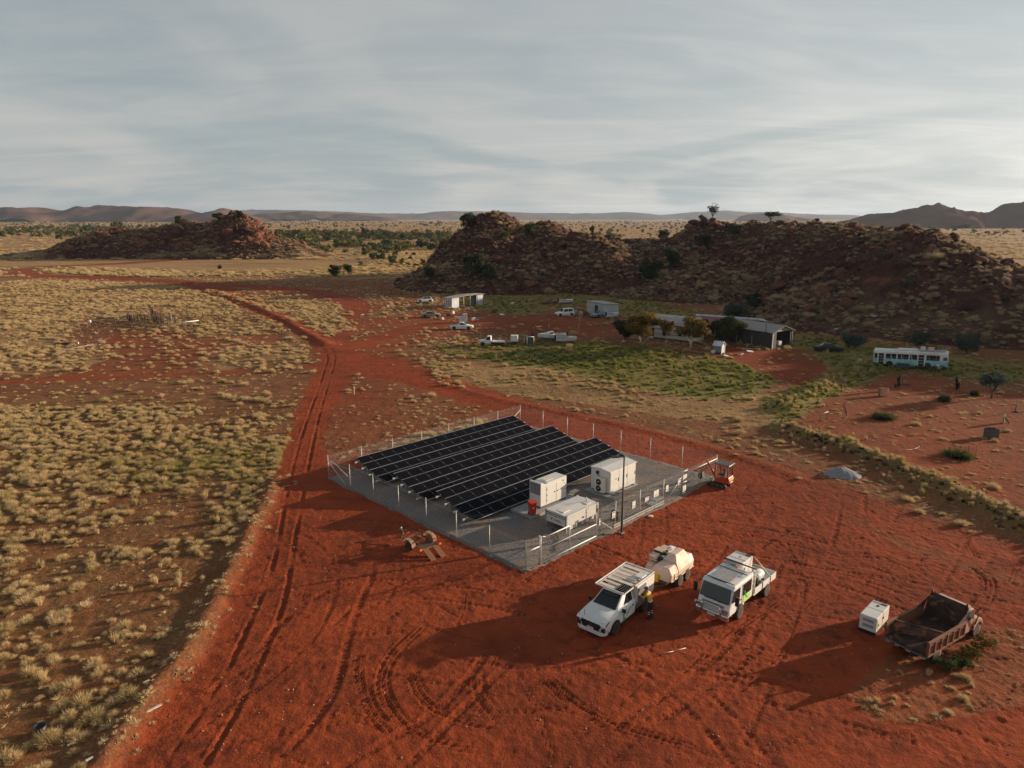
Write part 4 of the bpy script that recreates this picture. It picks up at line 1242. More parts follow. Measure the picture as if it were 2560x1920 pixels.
MB().tube([(0, SIDE, 1.45), (-.02, SIDE - .4, 1.62), (-.02, SIDE - 1.3, 1.5), (0, SIDE - 2.9, .95)], .028, 6).build('loose_rail', M_PALEWOOD, fence)
MB().cyl((18.05, 0, 1.72), (SIDE, 0, 1.72), .035, n=8).build('top_rail', M_BWHITE, fence)
MB().cyl((0, 0, 1.30), (1.17, 0, 1.30), .035, n=8).build('top_rail', M_BWHITE, fence)
b = MB().box((11.75, -.06, .30), (6.1, .03, .03)).box((11.75, -.06, .10), (6.1, .03, .03))
for i in range(41): b.box((8.75 + i * .15, -.06, .2), (.025, .02, .19))
b.build('ladder_edge', M_CREAM, fence)
link('fence_post', MB().box((0, 0, 1.0), (.09, .09, 2.2)).mesh('gate_post', M_DGREY), fence, (6.85, 0, 0))
# double gate
gate = empty('vehicle_gate', LP(1.25, -.03, .06), UA, 'wide galvanised vehicle gate at the near corner of the fence', 'gate')
gl = 5.5
for nm, p, q, r in (('stile', (0, 0, .05), (0, 0, 1.95), .04), ('stile', (gl / 2, 0, .05), (gl / 2, 0, 1.85), .03), ('stile', (gl, 0, .05), (gl, 0, 1.85), .03), ('rail', (0, 0, .12), (gl, 0, .12), .035), ('rail', (0, 0, .98), (gl, 0, .98), .03), ('rail', (0, 0, 1.75), (gl / 2, 0, 1.75), .038), ('brace', (0, 0, 1.92), (.5, 0, 1.75), .025)):
    MB().cyl(p, q, r, n=8).build(nm, M_BWHITE if nm != 'stile' else M_GALV, gate)
link('mesh_panel', panel_mesh(gl / 2, 1.6), gate, (0, 0, .06)); link('mesh_panel', panel_mesh(gl / 2, 1.6), gate, (gl / 2, 0, .06))
pg = empty('pedestrian_gate', LP(17.28, -.02, .06), UA, 'narrow dark framed pedestrian gate carrying two white notices', 'gate')
for nm, p, q in (('stile', (.03, 0, 0), (.03, 0, 1.95)), ('stile', (.74, 0, 0), (.74, 0, 1.95)), ('rail', (.03, 0, .1), (.74, 0, .1)), ('rail', (.03, 0, 1.0), (.74, 0, 1.0)), ('rail', (.03, 0, 1.9), (.74, 0, 1.9))):
    MB().cyl(p, q, .035, n=8).build(nm, M_DGREY if nm == 'stile' else M_BWHITE, pg)
link('mesh_panel', panel_mesh(.7, 1.6), pg, (.03, 0, .1))
M_INK = paint('notice_ink', (.05, .05, .06), .7, dust=0)
M_INKR = paint('notice_red', (.45, .04, .03), .6, dust=0)
M_INKY = paint('notice_yellow', (.70, .45, .03), .6, dust=0)
for a, z, w, h, lb, sym in ((8.6, 1.15, .34, .48, 'small white notice on the fence left of the lamp post', 0), (10.95, 1.2, .36, .52, 'white notice on the fence just right of the lamp post', 1), (12.55, 1.15, .45, .34, 'wide white notice hung low on the fence with two fixings', 2), (13.75, 1.25, .62, .5, 'largest white notice in the middle of the fence', 3), (15.2, 1.25, .34, .5, 'upright white notice right of the largest notice', 1),
                            (16.85, 1.32, .34, .5, 'upright white notice beside the pedestrian gate', 0), (17.66, 1.45, .52, .5, 'upper white notice on the pedestrian gate', 3), (17.66, .55, .46, .5, 'lower white notice on the pedestrian gate', 1), (7.15, 1.1, .32, .48, 'white notice hung by the dark gate post', 2)):
    s = empty('notice', LP(a, -.07, z), UA, lb, 'notice', 'notices on the fence')
    MB().box((0, 0, 0), (w, .012, h)).build('board', M_WHITE, s)
    for k in range(4): MB().box((0, -.008, -h * .12 - k * h * .09), (w * (.75 - .12 * (k % 2)), .003, h * .03)).build('text_line', M_INK, s)
    if sym in (0, 2): MB().box((0, -.008, h * .33), (w * .8, .003, h * .16)).build('header', M_INKR, s)
    else: MB().prism([(-w * .18, h * .12), (w * .18, h * .12), (0, h * .42)], 'y', -.01, -.007).build('symbol', M_INKY, s)

# ---------------------------------------------------------------- solar tables
def panel_mat():
    m, t, p = new_mat('solar_cells')
    v = coord(t, 'Object')
    s = t.nodes.new('ShaderNodeSeparateXYZ')
    t.links.new(v, s.inputs[0])
    fx = mathn(t, 'FRACT', mathn(t, 'MULTIPLY', s.outputs[0], 1 / .182))
    fy = mathn(t, 'FRACT', mathn(t, 'MULTIPLY', s.outputs[1], 1 / .091))
    ln = mathn(t, 'MAXIMUM', mathn(t, 'LESS_THAN', fx, .045), mathn(t, 'LESS_THAN', fy, .05))
    bus = mathn(t, 'LESS_THAN', mathn(t, 'FRACT', mathn(t, 'MULTIPLY', s.outputs[0], 9 / .182)), .10)
    c = mixc(t, noise(t, .8, 3, .5, v), (.003, .0035, .006), (.006, .0065, .011))
    c = mixc(t, mathn(t, 'MULTIPLY', bus, .05), c, (.30, .30, .32))
    c = mixc(t, mathn(t, 'MULTIPLY', ln, .15), c, (.10, .10, .12))
    c = mixc(t, mathn(t, 'MULTIPLY', ramp(t, noise(t, 3, 6, .6, v), .5, .8), .02), c, DUST)
    t.links.new(c, p.inputs['Base Color'])
    p.inputs['Roughness'].default_value = .45
    p.inputs['Specular IOR Level'].default_value = .012
    return m
M_CELL = panel_mat()
M_FRAME = paint('panel_frame', (.014, .014, .016), .6, dust=.03)
M_ALU = paint('panel_gap_alu', (.42, .42, .43), .4, metal=.4, dust=.1)
PW, PL, TILT = 1.146, 1.98, R(16)
b = MB()
b.mat(0).box((PW / 2, 0, .034), (PW - .05, PL - .05, .006))
b.mat(1).box((PW / 2, PL / 2 - .0125, .02), (PW, .025, .035)).box((PW / 2, -PL / 2 + .0125, .02), (PW, .025, .035)).box((.0125, 0, .02), (.025, PL - .05, .035)).box((PW - .0125, 0, .02), (.025, PL - .05, .035))
b.mat(2).box((PW / 2, 0, .0378), (PW - .05, .028, .003))
panel_me = b.mesh('solar_panel', [M_CELL, M_FRAME, M_ALU])
NC = 16
def solar_table(btop, label):
    e = empty('solar_array', LP(1.95, btop, .1), UA, label, 'solar array', 'rows of solar panels in the compound')
    T = Matrix.Rotation(TILT, 4, 'X')
    slope = 2 * PL + .05
    low_y, low_z = -slope * math.cos(TILT), .38
    Ob = bpy.data.objects.new('frame', None)
    def on(x, s, dz=0.0):                       # s metres up the slope from the low edge
        return Vector((x, low_y + s * math.cos(TILT) - dz * math.sin(TILT), low_z + s * math.sin(TILT) + dz * math.cos(TILT)))
    for row in (0, 1):
        for c in range(NC):
            o = link('solar_panel', panel_me, e)
            o.location = on(c * (PW + .008), PL / 2 + row * (PL + .05))
            o.rotation_euler = (TILT, 0, 0)
    bus_bar = []
    Lx = NC * (PW + .008)
    b = MB()
    b.box(on(Lx / 2, PL + .025, .022), (Lx, .046, .02), rx=TILT)
    b.box(on(Lx / 2, slope + .02, .022), (Lx, .04, .03), rx=TILT); b.box(on(Lx / 2, -.02, .01), (Lx, .03, .03), rx=TILT)
    b.build('edge_rail', M_ALU, e)
    b = MB()
    for s in (.5, 1.5, 2.53, 3.53):
        b.box(on(Lx / 2, s, -.05), (Lx + .5, .05, .08), rx=TILT)
    b.build('purlin', M_GALV, e)
    for k in range(5):
        x = .6 + k * (Lx - 1.2) / 4
        pp = MB()
        p0, p1 = on(x, .8, -.1), on(x, 3.2, -.1)
        pp.cyl((p0.x, p0.y, -.1), p0, .045, n=8); pp.cyl((p1.x, p1.y, -.1), p1, .045, n=8)
        pp.cyl(on(x, .3, -.1), on(x, 3.7, -.1), .04, n=6)
        pp.build('support_frame', M_GALV, e)
    cm = MB()
    for s in (.5, 1.5, 2.53, 3.53):
        for c in range(NC + 1):
            p = on(c * (PW + .008) - .004, s, .045)
            cm.box(p, (.045, .06, .014), rx=TILT)
    o = cm.build('clamps', M_GREY, e)
    o['kind'] = 'stuff'
    b = MB()
    for s in (.5, 1.5, 2.53, 3.53): b.box(on(-.32, s, -.05), (.16, .1, .13), rx=TILT)
    b.build('purlin_end', M_GALV, e)
solar_table(21.45, 'far row of black solar panels nearest the back corner')
solar_table(16.2, 'middle row of black solar panels')
solar_table(10.95, 'near row of black solar panels beside the white cabinets')

# ---------------------------------------------------------------- cabinets
e = empty('battery_cabinet', LP(13.2, 3.75, PZ), UA, 'large white battery cabinet with shallow roof and air conditioner', 'cabinet')
LA, LB, HB = 3.35, 1.85, 1.9
MB().b2((-.55, -.15, 0), (LA + .15, LB + .2, .12)).build('plinth', M_CONC, e)
for k in range(3): MB().box((.3 + k * 1.4, -.08, .14), (.16, .2, .06)).build('foot', M_GALV, e)
MB().b2((0, 0, .17), (LA, LB, HB)).build('body', M_CAB, e, .015)
MB().prism([(-.06, HB), (LB + .06, HB), (LB + .06, HB + .05), (LB / 2, HB + .17), (-.06, HB + .05)], 'x', -.07, LA + .07).build('roof', M_CAB, e)
for k in (.34, .67): MB().b2((LA * k - .02, -.06, HB + .06), (LA * k + .02, LB / 2, HB + .075), rx=0).build('roof_seam', M_CREAM, e)
for k in range(3):
    x0 = .06 + k * 1.09
    d = MB().b2((x0, -.018, .24), (x0 + 1.05, -.002, HB - .06)).build('door', M_CAB, e, .006)
    MB().b2((x0 + .98, -.05, .95), (x0 + 1.01, -.018, 1.25)).build('handle', M_GREY, d)
    MB().b2((x0 + 1.055, -.012, .26), (x0 + 1.085, -.001, HB - .08)).build('seal', M_GREY, e)
MB().prism([(.62, 1.12), (.82, 1.12), (.72, 1.3)], 'y', -.026, -.0185).build('warning_mark', M_GREY, e)
MB().b2((-.02, .03, .2), (-.005, .08, HB - .08)).build('corner_trim', M_BWHITE, e)
ac = MB().b2((-.40, .30, .22), (-.04, 1.18, 1.38)).build('air_conditioner', M_CREAM, e, .02)
for z in (.52, 1.05):
    MB().lathe([(.24, 0), (.24, .02), (.2, .03)], (-.43, .80, z), 'x', 20).build('fan', M_BLACK, ac)
    MB().lathe([(.05, 0), (.05, .02)], (-.455, .80, z), 'x', 12).build('fan_hub', M_BWHITE, ac)
MB().box((-.12, LB * .62, 1.66), (.22, .16, .2)).box((-.03, LB * .62, 1.5), (.05, .05, .3)).build('camera_bracket', M_BLACK, e)
# generator on slab
MB_ = MB().b2((0, 0, 0), (5.1, 2.15, .2))
sl = MB_.build('slab', M_CONC, None, .02, LP(5.75, 4.95, PZ - .01)); sl.rotation_euler = (0, 0, UA)
tag(sl, 'concrete slab under the generator and the red bin', 'slab')
e = empty('generator', LP(7.25, 5.5, PZ + .19), UA, 'tall white generator set with louvred left end', 'generator')
GA, GB, GH = 2.85, 1.12, 1.86
MB().b2((.05, .04, 0), (GA - .05, GB - .04, .14)).build('skid', M_DGREY, e)
MB().prism([(0, .14), (GA, .14), (GA, GH - .04), (.75, GH - .04), (.5, GH - .1), (.12, GH + .1), (0, GH + .1)], 'y', 0, GB).build('canopy', M_CAB, e, .015)
b = MB()
for k in range(9): b.box((-.012, GB / 2, 1.05 + k * .085), (.03, GB - .16, .035), ry=.5)
b.build('louvre', M_GREY, e)
MB().b2((-.006, .06, 1.0), (.004, GB - .06, 1.84)).build('louvre_panel', M_DGREY, e)
for k in range(2):
    x0 = .62 + k * 1.08
    d = MB().b2((x0, -.016, .22), (x0 + 1.02, -.002, GH - .3)).build('door', M_CAB, e, .006)
    MB().b2((x0 + (.86 if k == 0 else .1), -.045, .9), (x0 + (.94 if k == 0 else .18), -.016, .98)).build('handle', M_BLACK, d)
    for z in (.45, .85, 1.3): MB().b2((x0 + (.04 if k == 0 else .9), -.04, z), (x0 + (.1 if k == 0 else .96), -.016, z + .07)).build('hinge', M_GREY, d)
MB().b2((GA - .42, -.03, 1.5), (GA - .36, -.002, 1.62)).build('stop_button', M_BLACK, e)
MB().b2((.9, .3, GH - .035), (1.7, .8, GH - .005)).build('roof_hatch', M_CREAM, e)
# fuel tank
e = empty('fuel_tank', LP(5.75, 1.75, PZ), UA, 'low white fuel tank box with lettering on its end', 'fuel tank')
TA, TB = 3.5, 1.95
for x in (.06, TA - .06):
    for y in (.05, TB - .05): MB().b2((x - .05, y - .05, 0), (x + .05, y + .05, 1.22)).build('corner_post', M_GREY if x < 1 else M_CAB, e)
MB().b2((.04, .05, .36), (TA - .04, TB - .05, 1.12)).build('body', M_CAB, e, .02)
MB().prism([(0, 1.12), (TB, 1.12), (TB, 1.18), (TB / 2, 1.25), (0, 1.18)], 'x', .02, TA - .02).build('lid', M_CAB, e)
MB().b2((.02, .04, 1.02), (.035, TB - .04, 1.07)).build('end_bar', M_DGREY, e); MB().b2((.02, .04, .9), (.035, TB - .04, .94)).build('end_bar', M_DGREY, e)
MB().b2((.1, -.03, 1.2), (TA * .72, .02, 1.25)).build('edge_rail', M_CAB, e)
MB().b2((.3, .5, 1.2), (1.0, 1.1, 1.27)).build('hatch', M_CREAM, e); MB().b2((2.6, .35, 1.19), (3.1, .85, 1.26)).build('hatch', M_BWHITE, e)
MB().cyl((3.0, .7, 1.24), (3.0, .7, 1.5), .05, n=8).cyl((3.0, .7, 1.5), (2.92, .7, 1.5), .05, n=8).build('vent_pipe', M_BWHITE, e)
MB().b2((.5, .12, .05), (1.3, .35, .34)).build('step_box', M_CREAM, e)
for x in (1.75, 2.25, 2.8): MB().b2((x, .1, .08), (x + .32, .5, .36)).build('pump_box', M_GREY if x < 2 else M_CREAM, e)
MB().b2((1.8, -.0, .56), (1.9, .045, .66)).build('cap', M_DGREY, e)
def text_mesh(s, size, mat, name='lettering'):
    cu = bpy.data.curves.new(name, 'FONT')
    cu.body = s
    cu.size = size
    cu.extrude = .003
    cu.align_x = 'CENTER'
    o = bpy.data.objects.new(name, cu)
    COL.objects.link(o)
    dg = bpy.context.evaluated_depsgraph_get()
    me = bpy.data.meshes.new_from_object(o.evaluated_get(dg))
    bpy.data.objects.remove(o)
    me.materials.clear()
    me.materials.append(mat)
    return me
o = link('lettering', text_mesh('Fuelfix', .23, M_DGREY), e, (.036, TB * .42, .58)); o.rotation_euler = (math.pi / 2, 0, -math.pi / 2)
MB().lathe([(.075, 0), (.075, .008)], (.028, TB * .70, .66), 'x', 6).build('emblem', M_DGREY, e)
b = MB()
for k in range(3): b.tube([(-.1 - k * .12, TB * .6 - k * .1, .08), (-.9 - k * .2, -.1 - k * .25, .05), (-2.6, -1.2 - k * .06, .04)], .02, 5)
o = b.build('hose', M_BLACK, e)
# bins, plates, lamp
def wheelie(loc, rz, mat, label):
    e = empty('wheelie_bin', loc, rz, label, 'bin')
    MB().box((0, 0, .48), (.40, .46, .86), top=(1.25, 1.25)).build('body', mat, e, .02)
    MB().prism([(-.3, .92), (.3, .92), (.3, .97), (.1, 1.03), (-.3, .99)], 'x', -.27, .27).build('lid', mat, e)
    for s in (-1, 1): MB().lathe([(.1, -.03), (.1, .03)], (s * .22, -.2, .1), 'x', 12).build('wheel', M_RUBBER, e)
    MB().cyl((-.2, -.34, .95), (.2, -.34, .95), .018, n=6).build('handle', mat, e)
    MB().lathe([(.07, 0), (.07, .006)], (0, .262, .6), 'y', 12).build('badge', M_BWHITE, e)
    return e
wheelie(LP(6.1, 5.25, PZ + .19), UA + R(150), M_RED, 'red wheelie bin at the end of the generator')
e = empty('drum', LP(9.9, .75, PZ), 0, 'small black drum by the fence near the lamp post', 'drum')
MB().lathe([(.27, 0), (.31, .05), (.31, .64), (.27, .7)], (0, 0, 0), 'z', 14).build('shell', M_BLACK, e)
MB().lathe([(.24, .7), (.24, .72), (.05, .73)], (0, 0, 0), 'z', 14).build('lid', M_DGREY, e)
for a, b_, w, d, lb in ((14.6, .45, 1.2, .95, 'large pale grey plate lying by the fence'), (13.75, .25, .75, .5, 'small pale grey plate lying by the fence'), (11.5, 5.9, .8, .5, 'tan board lying behind the fuel tank'), (10.7, 5.65, .7, .45, 'smaller tan board lying beside the other behind the tank')):
    o = MB().b2((0, 0, 0), (w, d, .05)).b2((.05, .05, .05), (w - .05, d - .05, .062)).build('plate' if 'plate' in lb else 'board', M_GREY if 'plate' in lb else M_TAN, None, .008, LP(a, b_, PZ + .03))
    o.rotation_euler = (.02, -.02, UA + .06)
    tag(o, lb, 'plate' if 'plate' in lb else 'board')
e = empty('lamp_post', LP(8.68, -.72, 0), UA, 'tall dark lamp post with a flat head outside the fence', 'lamp post')
MB().cyl((0, 0, -.2), (0, 0, 5.5), .075, .055, 10).build('pole', M_DGREY, e)
MB().b2((-.16, -.16, 0), (.16, .16, .05)).build('base_plate', M_GREY, e)
MB().cyl((0, 0, 5.45), (-.25, .2, 5.5), .035, n=6).build('arm', M_DGREY, e)
h = MB().box((-.48, .36, 5.52), (.6, .3, .09), rz=R(143)).build('lamp_head', M_BLACK, e, .02)
MB().box((-.48, .36, 5.47), (.45, .22, .015), rz=R(143)).build('lens', M_BWHITE, h)
MB().cyl((.05, -.06, .3), (.05, -.06, 2.2), .012, n=5).build('cable', M_PALEWOOD, e)
for a, b_, lb in ((-.0, -.45, 'pale flat stone outside the fence near the ladder edge'),):
    o = MB().lathe([(.2, 0), (.22, .03), (.12, .05)], (0, 0, 0), 'z', 9).build('stone', M_PALEWOOD, None, 0, LP(12.4, -.55, .0))
    tag(o, lb, 'stone')
# ---------------------------------------------------------------- vehicles; local x forward, y left, z up
_wh = {}
def wheel(parent, x, y, r=.38, w=.24, rim=M_GREY, name='wheel', dual=False):
    k = (r, w, rim.name)
    if k not in _wh:
        t = MB().lathe([(r * .62, -w / 2), (r * .95, -w / 2), (r, -w * .32), (r, w * .32), (r * .95, w / 2), (r * .62, w / 2)], (0, 0, 0), 'y', 20).mesh('tyre', M_RUBBER)
        q = MB().lathe([(.02, -w * .36), (r * .62, -w * .46), (r * .62, w * .46), (r * .5, w * .40), (r * .42, w * .22), (r * .2, w * .24), (.05, w * .36)], (0, 0, 0), 'y', 18)
        for i in range(6):
            a = 6.283 * i / 6
            q.cyl((math.cos(a) * r * .3, w * .2, math.sin(a) * r * .3), (math.cos(a) * r * .3, w * .3, math.sin(a) * r * .3), r * .05, n=5)
        _wh[k] = (t, q.mesh('rim', rim))
    t, q = _wh[k]
    o = link(name, t, parent, (x, y, r))
    s = link('rim', q, o)
    if y < 0: s.rotation_euler = (0, 0, math.pi)
    return o
def ring8(x, w, zb, zs, zt, wt):
    return [(x, -w * .95, zb), (x, w * .95, zb), (x, w, zb + .22), (x, w, zs), (x, wt, zt), (x, -wt, zt), (x, -w, zs), (x, -w, zb + .22)]
def veh(name, x, y, rz, label, cat, group=None, z=None, rx=0, ry=0):
    return empty(name, (x, y, gz(x, y) - .02 if z is None else z), rz, label, cat, group, rx, ry)
def windows(e, quads, mat=M_GLASS, name='window', off=.012):
    """quads on the cab skin pushed slightly outwards"""
    for q in quads:
        q = [Vector(p) for p in q]
        nrm = (q[1] - q[0]).cross(q[3] - q[0]).normalized()
        c = sum(q, Vector()) / len(q)
        if nrm.dot(c - Vector((c.x * .6, 0, 1.0))) < 0: nrm = -nrm
        a = [p + nrm * off for p in q]; b = [p - nrm * .01 for p in q]
        n = len(q)
        MB().add(a + b, [tuple(range(n)), tuple(range(n, 2 * n))[::-1]] + [(i, (i + 1) % n, n + (i + 1) % n, n + i) for i in range(n)]).build(name, mat, e)
def lerp(a, b, t): return tuple(x + (y - x) * t for x, y in zip(a, b))
def inset(quad, u0, u1, v0, v1):
    """sub-quad of a quad a b c d (a-b bottom, d-c top)"""
    a, b, c, d = quad
    f = lambda u, v: lerp(lerp(a, b, u), lerp(d, c, u), v)
    return [f(u0, v0), f(u1, v0), f(u1, v1), f(u0, v1)]

# --- white service ute
UR = R(230)
ux, uy = 5.62, 34.60
e = veh('service_ute', ux, uy, UR, 'white service ute with roof rack and green door logo', 'ute')
body = MB()
body.loft([ring8(2.46, .52, .52, .72, .80, .40), ring8(2.40, .72, .42, .84, .90, .56), ring8(2.24, .85, .34, .94, 1.00, .68), ring8(1.95, .895, .32, 1.00, 1.08, .72), ring8(1.6, .91, .32, 1.04, 1.14, .74), ring8(1.2, .915, .34, 1.07, 1.19, .76), ring8(.3, .915, .35, 1.08, 1.2, .78), ring8(-.5, .91, .36, 1.08, 1.2, .78)], smooth=True)
o = body.build('body', M_WHITE, e, .05)
cabq = dict(fr=[(1.28, .77, 1.14), (1.28, -.77, 1.14), (.40, -.60, 1.69), (.40, .60, 1.69)], lf=[(-.48, .80, 1.13), (1.24, .78, 1.13), (.40, .615, 1.69), (-.44, .625, 1.69)], rt=[(-.48, -.80, 1.13), (1.24, -.78, 1.13), (.40, -.615, 1.69), (-.44, -.625, 1.69)])
MB().loft([[(1.36, -.79, 1.06), (1.36, .79, 1.06), (-.5, .81, 1.06), (-.5, -.81, 1.06)], [(.86, -.70, 1.40), (.86, .70, 1.40), (-.49, .73, 1.40), (-.49, -.73, 1.40)], [(.40, -.61, 1.69), (.40, .61, 1.69), (-.46, .63, 1.69), (-.46, -.63, 1.69)], [(.22, -.50, 1.76), (.22, .50, 1.76), (-.42, .53, 1.76), (-.42, -.53, 1.76)]], smooth=True).build('cab', M_WHITE, e, .05)
windows(e, [inset(cabq['fr'], .05, .95, .04, .93)], name='windscreen', off=.02)
windows(e, [inset(cabq['lf'], .10, .62, .1, .9), inset(cabq['rt'], .10, .62, .1, .9)])
d = MB().b2((-.32, .905, .45), (.98, .918, 1.06)).build('door', M_WHITE, e, .01)
MB().box((-.15, .93, .98), (.16, .03, .04)).build('handle', M_BLACK, d)
g = MB()                                          # green lettering on the door
g.box((.72, .921, .66), (.13, .008, .40)).box((.72, .921, .84), (.26, .008, .09)).box((.62, .921, .52), (.18, .008, .12))
g.prism([(.45, .60), (.25, .72), (.40, .76)], 'y', .917, .926).prism([(.42, .74), (.2, .9), (.1, .84), (.34, .66)], 'y', .917, .9265).prism([(.2, .92), (.0, 1.0), (.02, .9), (.12, .84)], 'y', .917, .926)
g.build('green_logo', M_GREEN, d)
for s in (1, -1):
    m = MB().box((.93, s * 1.04, 1.14), (.12, .22, .2)).build('mirror', M_BLACK, e, .03)
    MB().prism([(2.47, .84), (2.33, .82), (1.98, .93), (2.02, 1.0), (2.40, .93)], 'y', s * .56, s * .875).build('headlight', M_CHROME, e)
    MB().box((2.40, s * .73, .58), (.14, .2, .2), top=(.8, .9)).build('fog_light', M_BLACK, e)
    for xx in (1.5, -1.5):
        MB().prism([(xx + .45 * math.cos(a), .38 + .45 * math.sin(a)) for a in np.linspace(0, math.pi, 11)], 'y', s * .80, s * .917).build('wheel_arch', M_BLACK, e)
        wheel(e, xx, s * .835, .37, .25)
MB().prism([(-.56, .84), (.56, .84), (.60, .72), (.44, .44), (-.44, .44), (-.60, .72)], 'x', 2.34, 2.485).build('grille', M_BLACK, e)
MB().loft([ring8(2.54, .66, .30, .36, .40, .60), ring8(2.42, .83, .28, .40, .44, .78), ring8(2.2, .915, .28, .42, .45, .86)]).build('bumper', M_WHITE, e, .02)
MB().box((2.495, 0, .54), (.02, .38, .11)).build('number_plate', M_BWHITE, e)
em = MB()
for a in (90, 210, 330):
    c, s_ = math.cos(R(a)), math.sin(R(a)); p, q = -s_, c
    em.prism([(0, .70), (.055 * c + .03 * p, .70 + .055 * s_ + .03 * q), (.11 * c, .70 + .11 * s_), (.055 * c - .03 * p, .70 + .055 * s_ - .03 * q)], 'x', 2.485, 2.497)
em.build('emblem', M_CHROME, e)
MB().prism([(-.94, .98), (-.80, .60), (.80, .60), (.94, .98), (.93, 1.86), (-.93, 1.86)], 'x', -2.42, -.56).build('service_body', M_CAB, e, .02)
MB().b2((-2.45, -.80, .45), (-.6, .80, .61)).build('chassis', M_BLACK, e)
MB().prism([(-1.45, 1.05), (-1.45, 1.74), (-.62, 1.74), (-.62, .70), (-1.35, .70)], 'y', .935, .975).build('side_hatch', paint('satin_grey_panel', (.16, .16, .165), .5, dust=.12), e)
MB().b2((-1.40, .976, 1.2), (-.68, .985, 1.24)).build('hatch_rail', M_BLACK, e)
MB().b2((-1.38, .89, .60), (-.6, .96, .68)).build('step_rail', M_CHROME, e)
rack = MB()
for s in (-1, 1): rack.b2((-2.42, s * .90 - .02, 1.93), (.72, s * .90 + .02, 1.99)).b2((-2.42, s * .80 - .015, 1.90), (.72, s * .80 + .015, 1.94))
rack.b2((.68, -.92, 1.92), (.74, .92, 1.98)); rack.b2((-2.44, -.92, 1.92), (-2.38, .92, 1.98))
rk = rack.build('roof_rack', M_BWHITE, e)
for k in range(7): MB().b2((-2.2 + k * .42, -.80, 1.915), (-1.98 + k * .42, .80, 1.935)).build('rack_slat', M_TAN if k % 2 else M_CREAM, rk)
sp = MB().b2((-.15, .28, 1.975), (.62, .86, 2.0)).build('solar_panel', M_CELL, e)
bb = MB()
for i in range(5):
    for j in range(4): bb.box((-.08 + i * .15, .35 + j * .145, 2.002), (.05, .05, .004))
bb.build('cell_spots', M_GREY, sp)
MB().b2((-1.75, .38, 1.99), (-1.2, .82, 2.06)).build('water_box', M_WHITE, e, .02)
MB().cyl((-.3, .93, 1.9), (-.3, .93, 2.1), .04, n=8).build('beacon', M_AMBER, e)
MB().cyl((2.3, -.5, .95), (2.3, -.5, 1.3), .012, n=5).build('aerial', M_BLACK, e)

# --- tan fuel trailer
tx, ty = 9.30, 38.75
e = veh('tank_trailer', tx, ty, R(229), 'tan tandem axle tank trailer hitched behind the service ute', 'trailer')
def tr(x, yl, yr, zb, zm, zt, k): return [(x, yr, zb), (x, yl, zb), (x, yl + .04, zm), (x, yl - k, zt), (x, yr + k, zt), (x, yr - .04, zm)]
MB().loft([tr(1.45, .86, -.30, .60, .98, 1.28, .10), tr(1.30, .93, -.30, .60, 1.02, 1.42, .16), tr(.55, .95, -.26, .60, 1.04, 1.46, .18)]).build('front_tank', M_TAN, e, .06)
MB().loft([tr(.56, .95, -.20, .60, 1.04, 1.50, .12), tr(.30, .96, -.15, .60, 1.05, 1.86, .34), tr(-.70, .96, -.15, .60, 1.05, 1.86, .34), tr(-.95, .96, -.2, .60, 1.05, 1.45, .2), tr(-1.45, .90, -.2, .60, 1.0, 1.36, .12)]).build('main_tank', M_TAN, e, .05)
MB().loft([tr(1.15, -.34, -.86, .60, .95, 1.18, .08), tr(.2, -.34, -.95, .45, 1.0, 1.26, .12), tr(-1.45, -.28, -.93, .45, 1.0, 1.26, .12)]).build('side_tank', M_TAN, e, .06)
MB().b2((-1.5, -.70, .44), (1.45, .70, .59)).build('chassis', M_DGREY, e)
MB().tube([(2.75, 0, .5), (1.4, .55, .40)], .05, 6).tube([(2.75, 0, .5), (1.4, -.55, .40)], .05, 6).build('drawbar', M_DGREY, e)
MB().cyl((2.7, .02, .1), (2.7, .02, .75), .035, n=8).build('jockey_leg', M_GALV, e)
for s in (-1, 1):
    MB().b2((-1.05, s * .86 - .12, .72), (.75, s * .86 + .12, .75)).build('mudguard', M_DGREY, e)
    for xx in (.30, -.60): wheel(e, xx, s * .90, .36, .22, M_CREAM)
MB().b2((-1.42, .94, .60), (1.3, .972, .65)).build('edge_strip', M_CREAM, e)
MB().b2((.98, .965, .55), (1.02, .985, 1.05)).build('strap', M_RUSTB, e)
for x, y, z in ((.9, .96, .62), (.2, .97, .66), (-.7, .97, .72)): MB().lathe([(.04, 0), (.04, .015)], (x, y, z), 'y', 8).build('bung', M_RUSTB, e)
pump = MB()
for k in range(4): pump.mat(k % 2).box((.62 - k * .26, -.20, 1.46), (.2, .26, .20), rz=.15 * k)
pump.mat(0).tube([(.8, -.1, 1.5), (.4, -.32, 1.62), (-.1, -.25, 1.6), (-.4, -.2, 1.7)], .045, 6)
pump.build('pump_gear', [M_BLACK, M_BWHITE], e)
MB().box((-.35, -.02, 1.88), (.45, .36, .06)).box((-.35, -.02, 1.93), (.22, .12, .04)).build('control_box', M_WHITE, e)
for x in (.1, -.1): MB().cyl((x, .2, 1.45), (x - .02, .2, 1.98), .018, n=5).build('stay', M_TAN, e)
MB().box((1.52, .1, .72), (.2, .3, .42)).build('yellow_canister', M_INKY, e, .04)
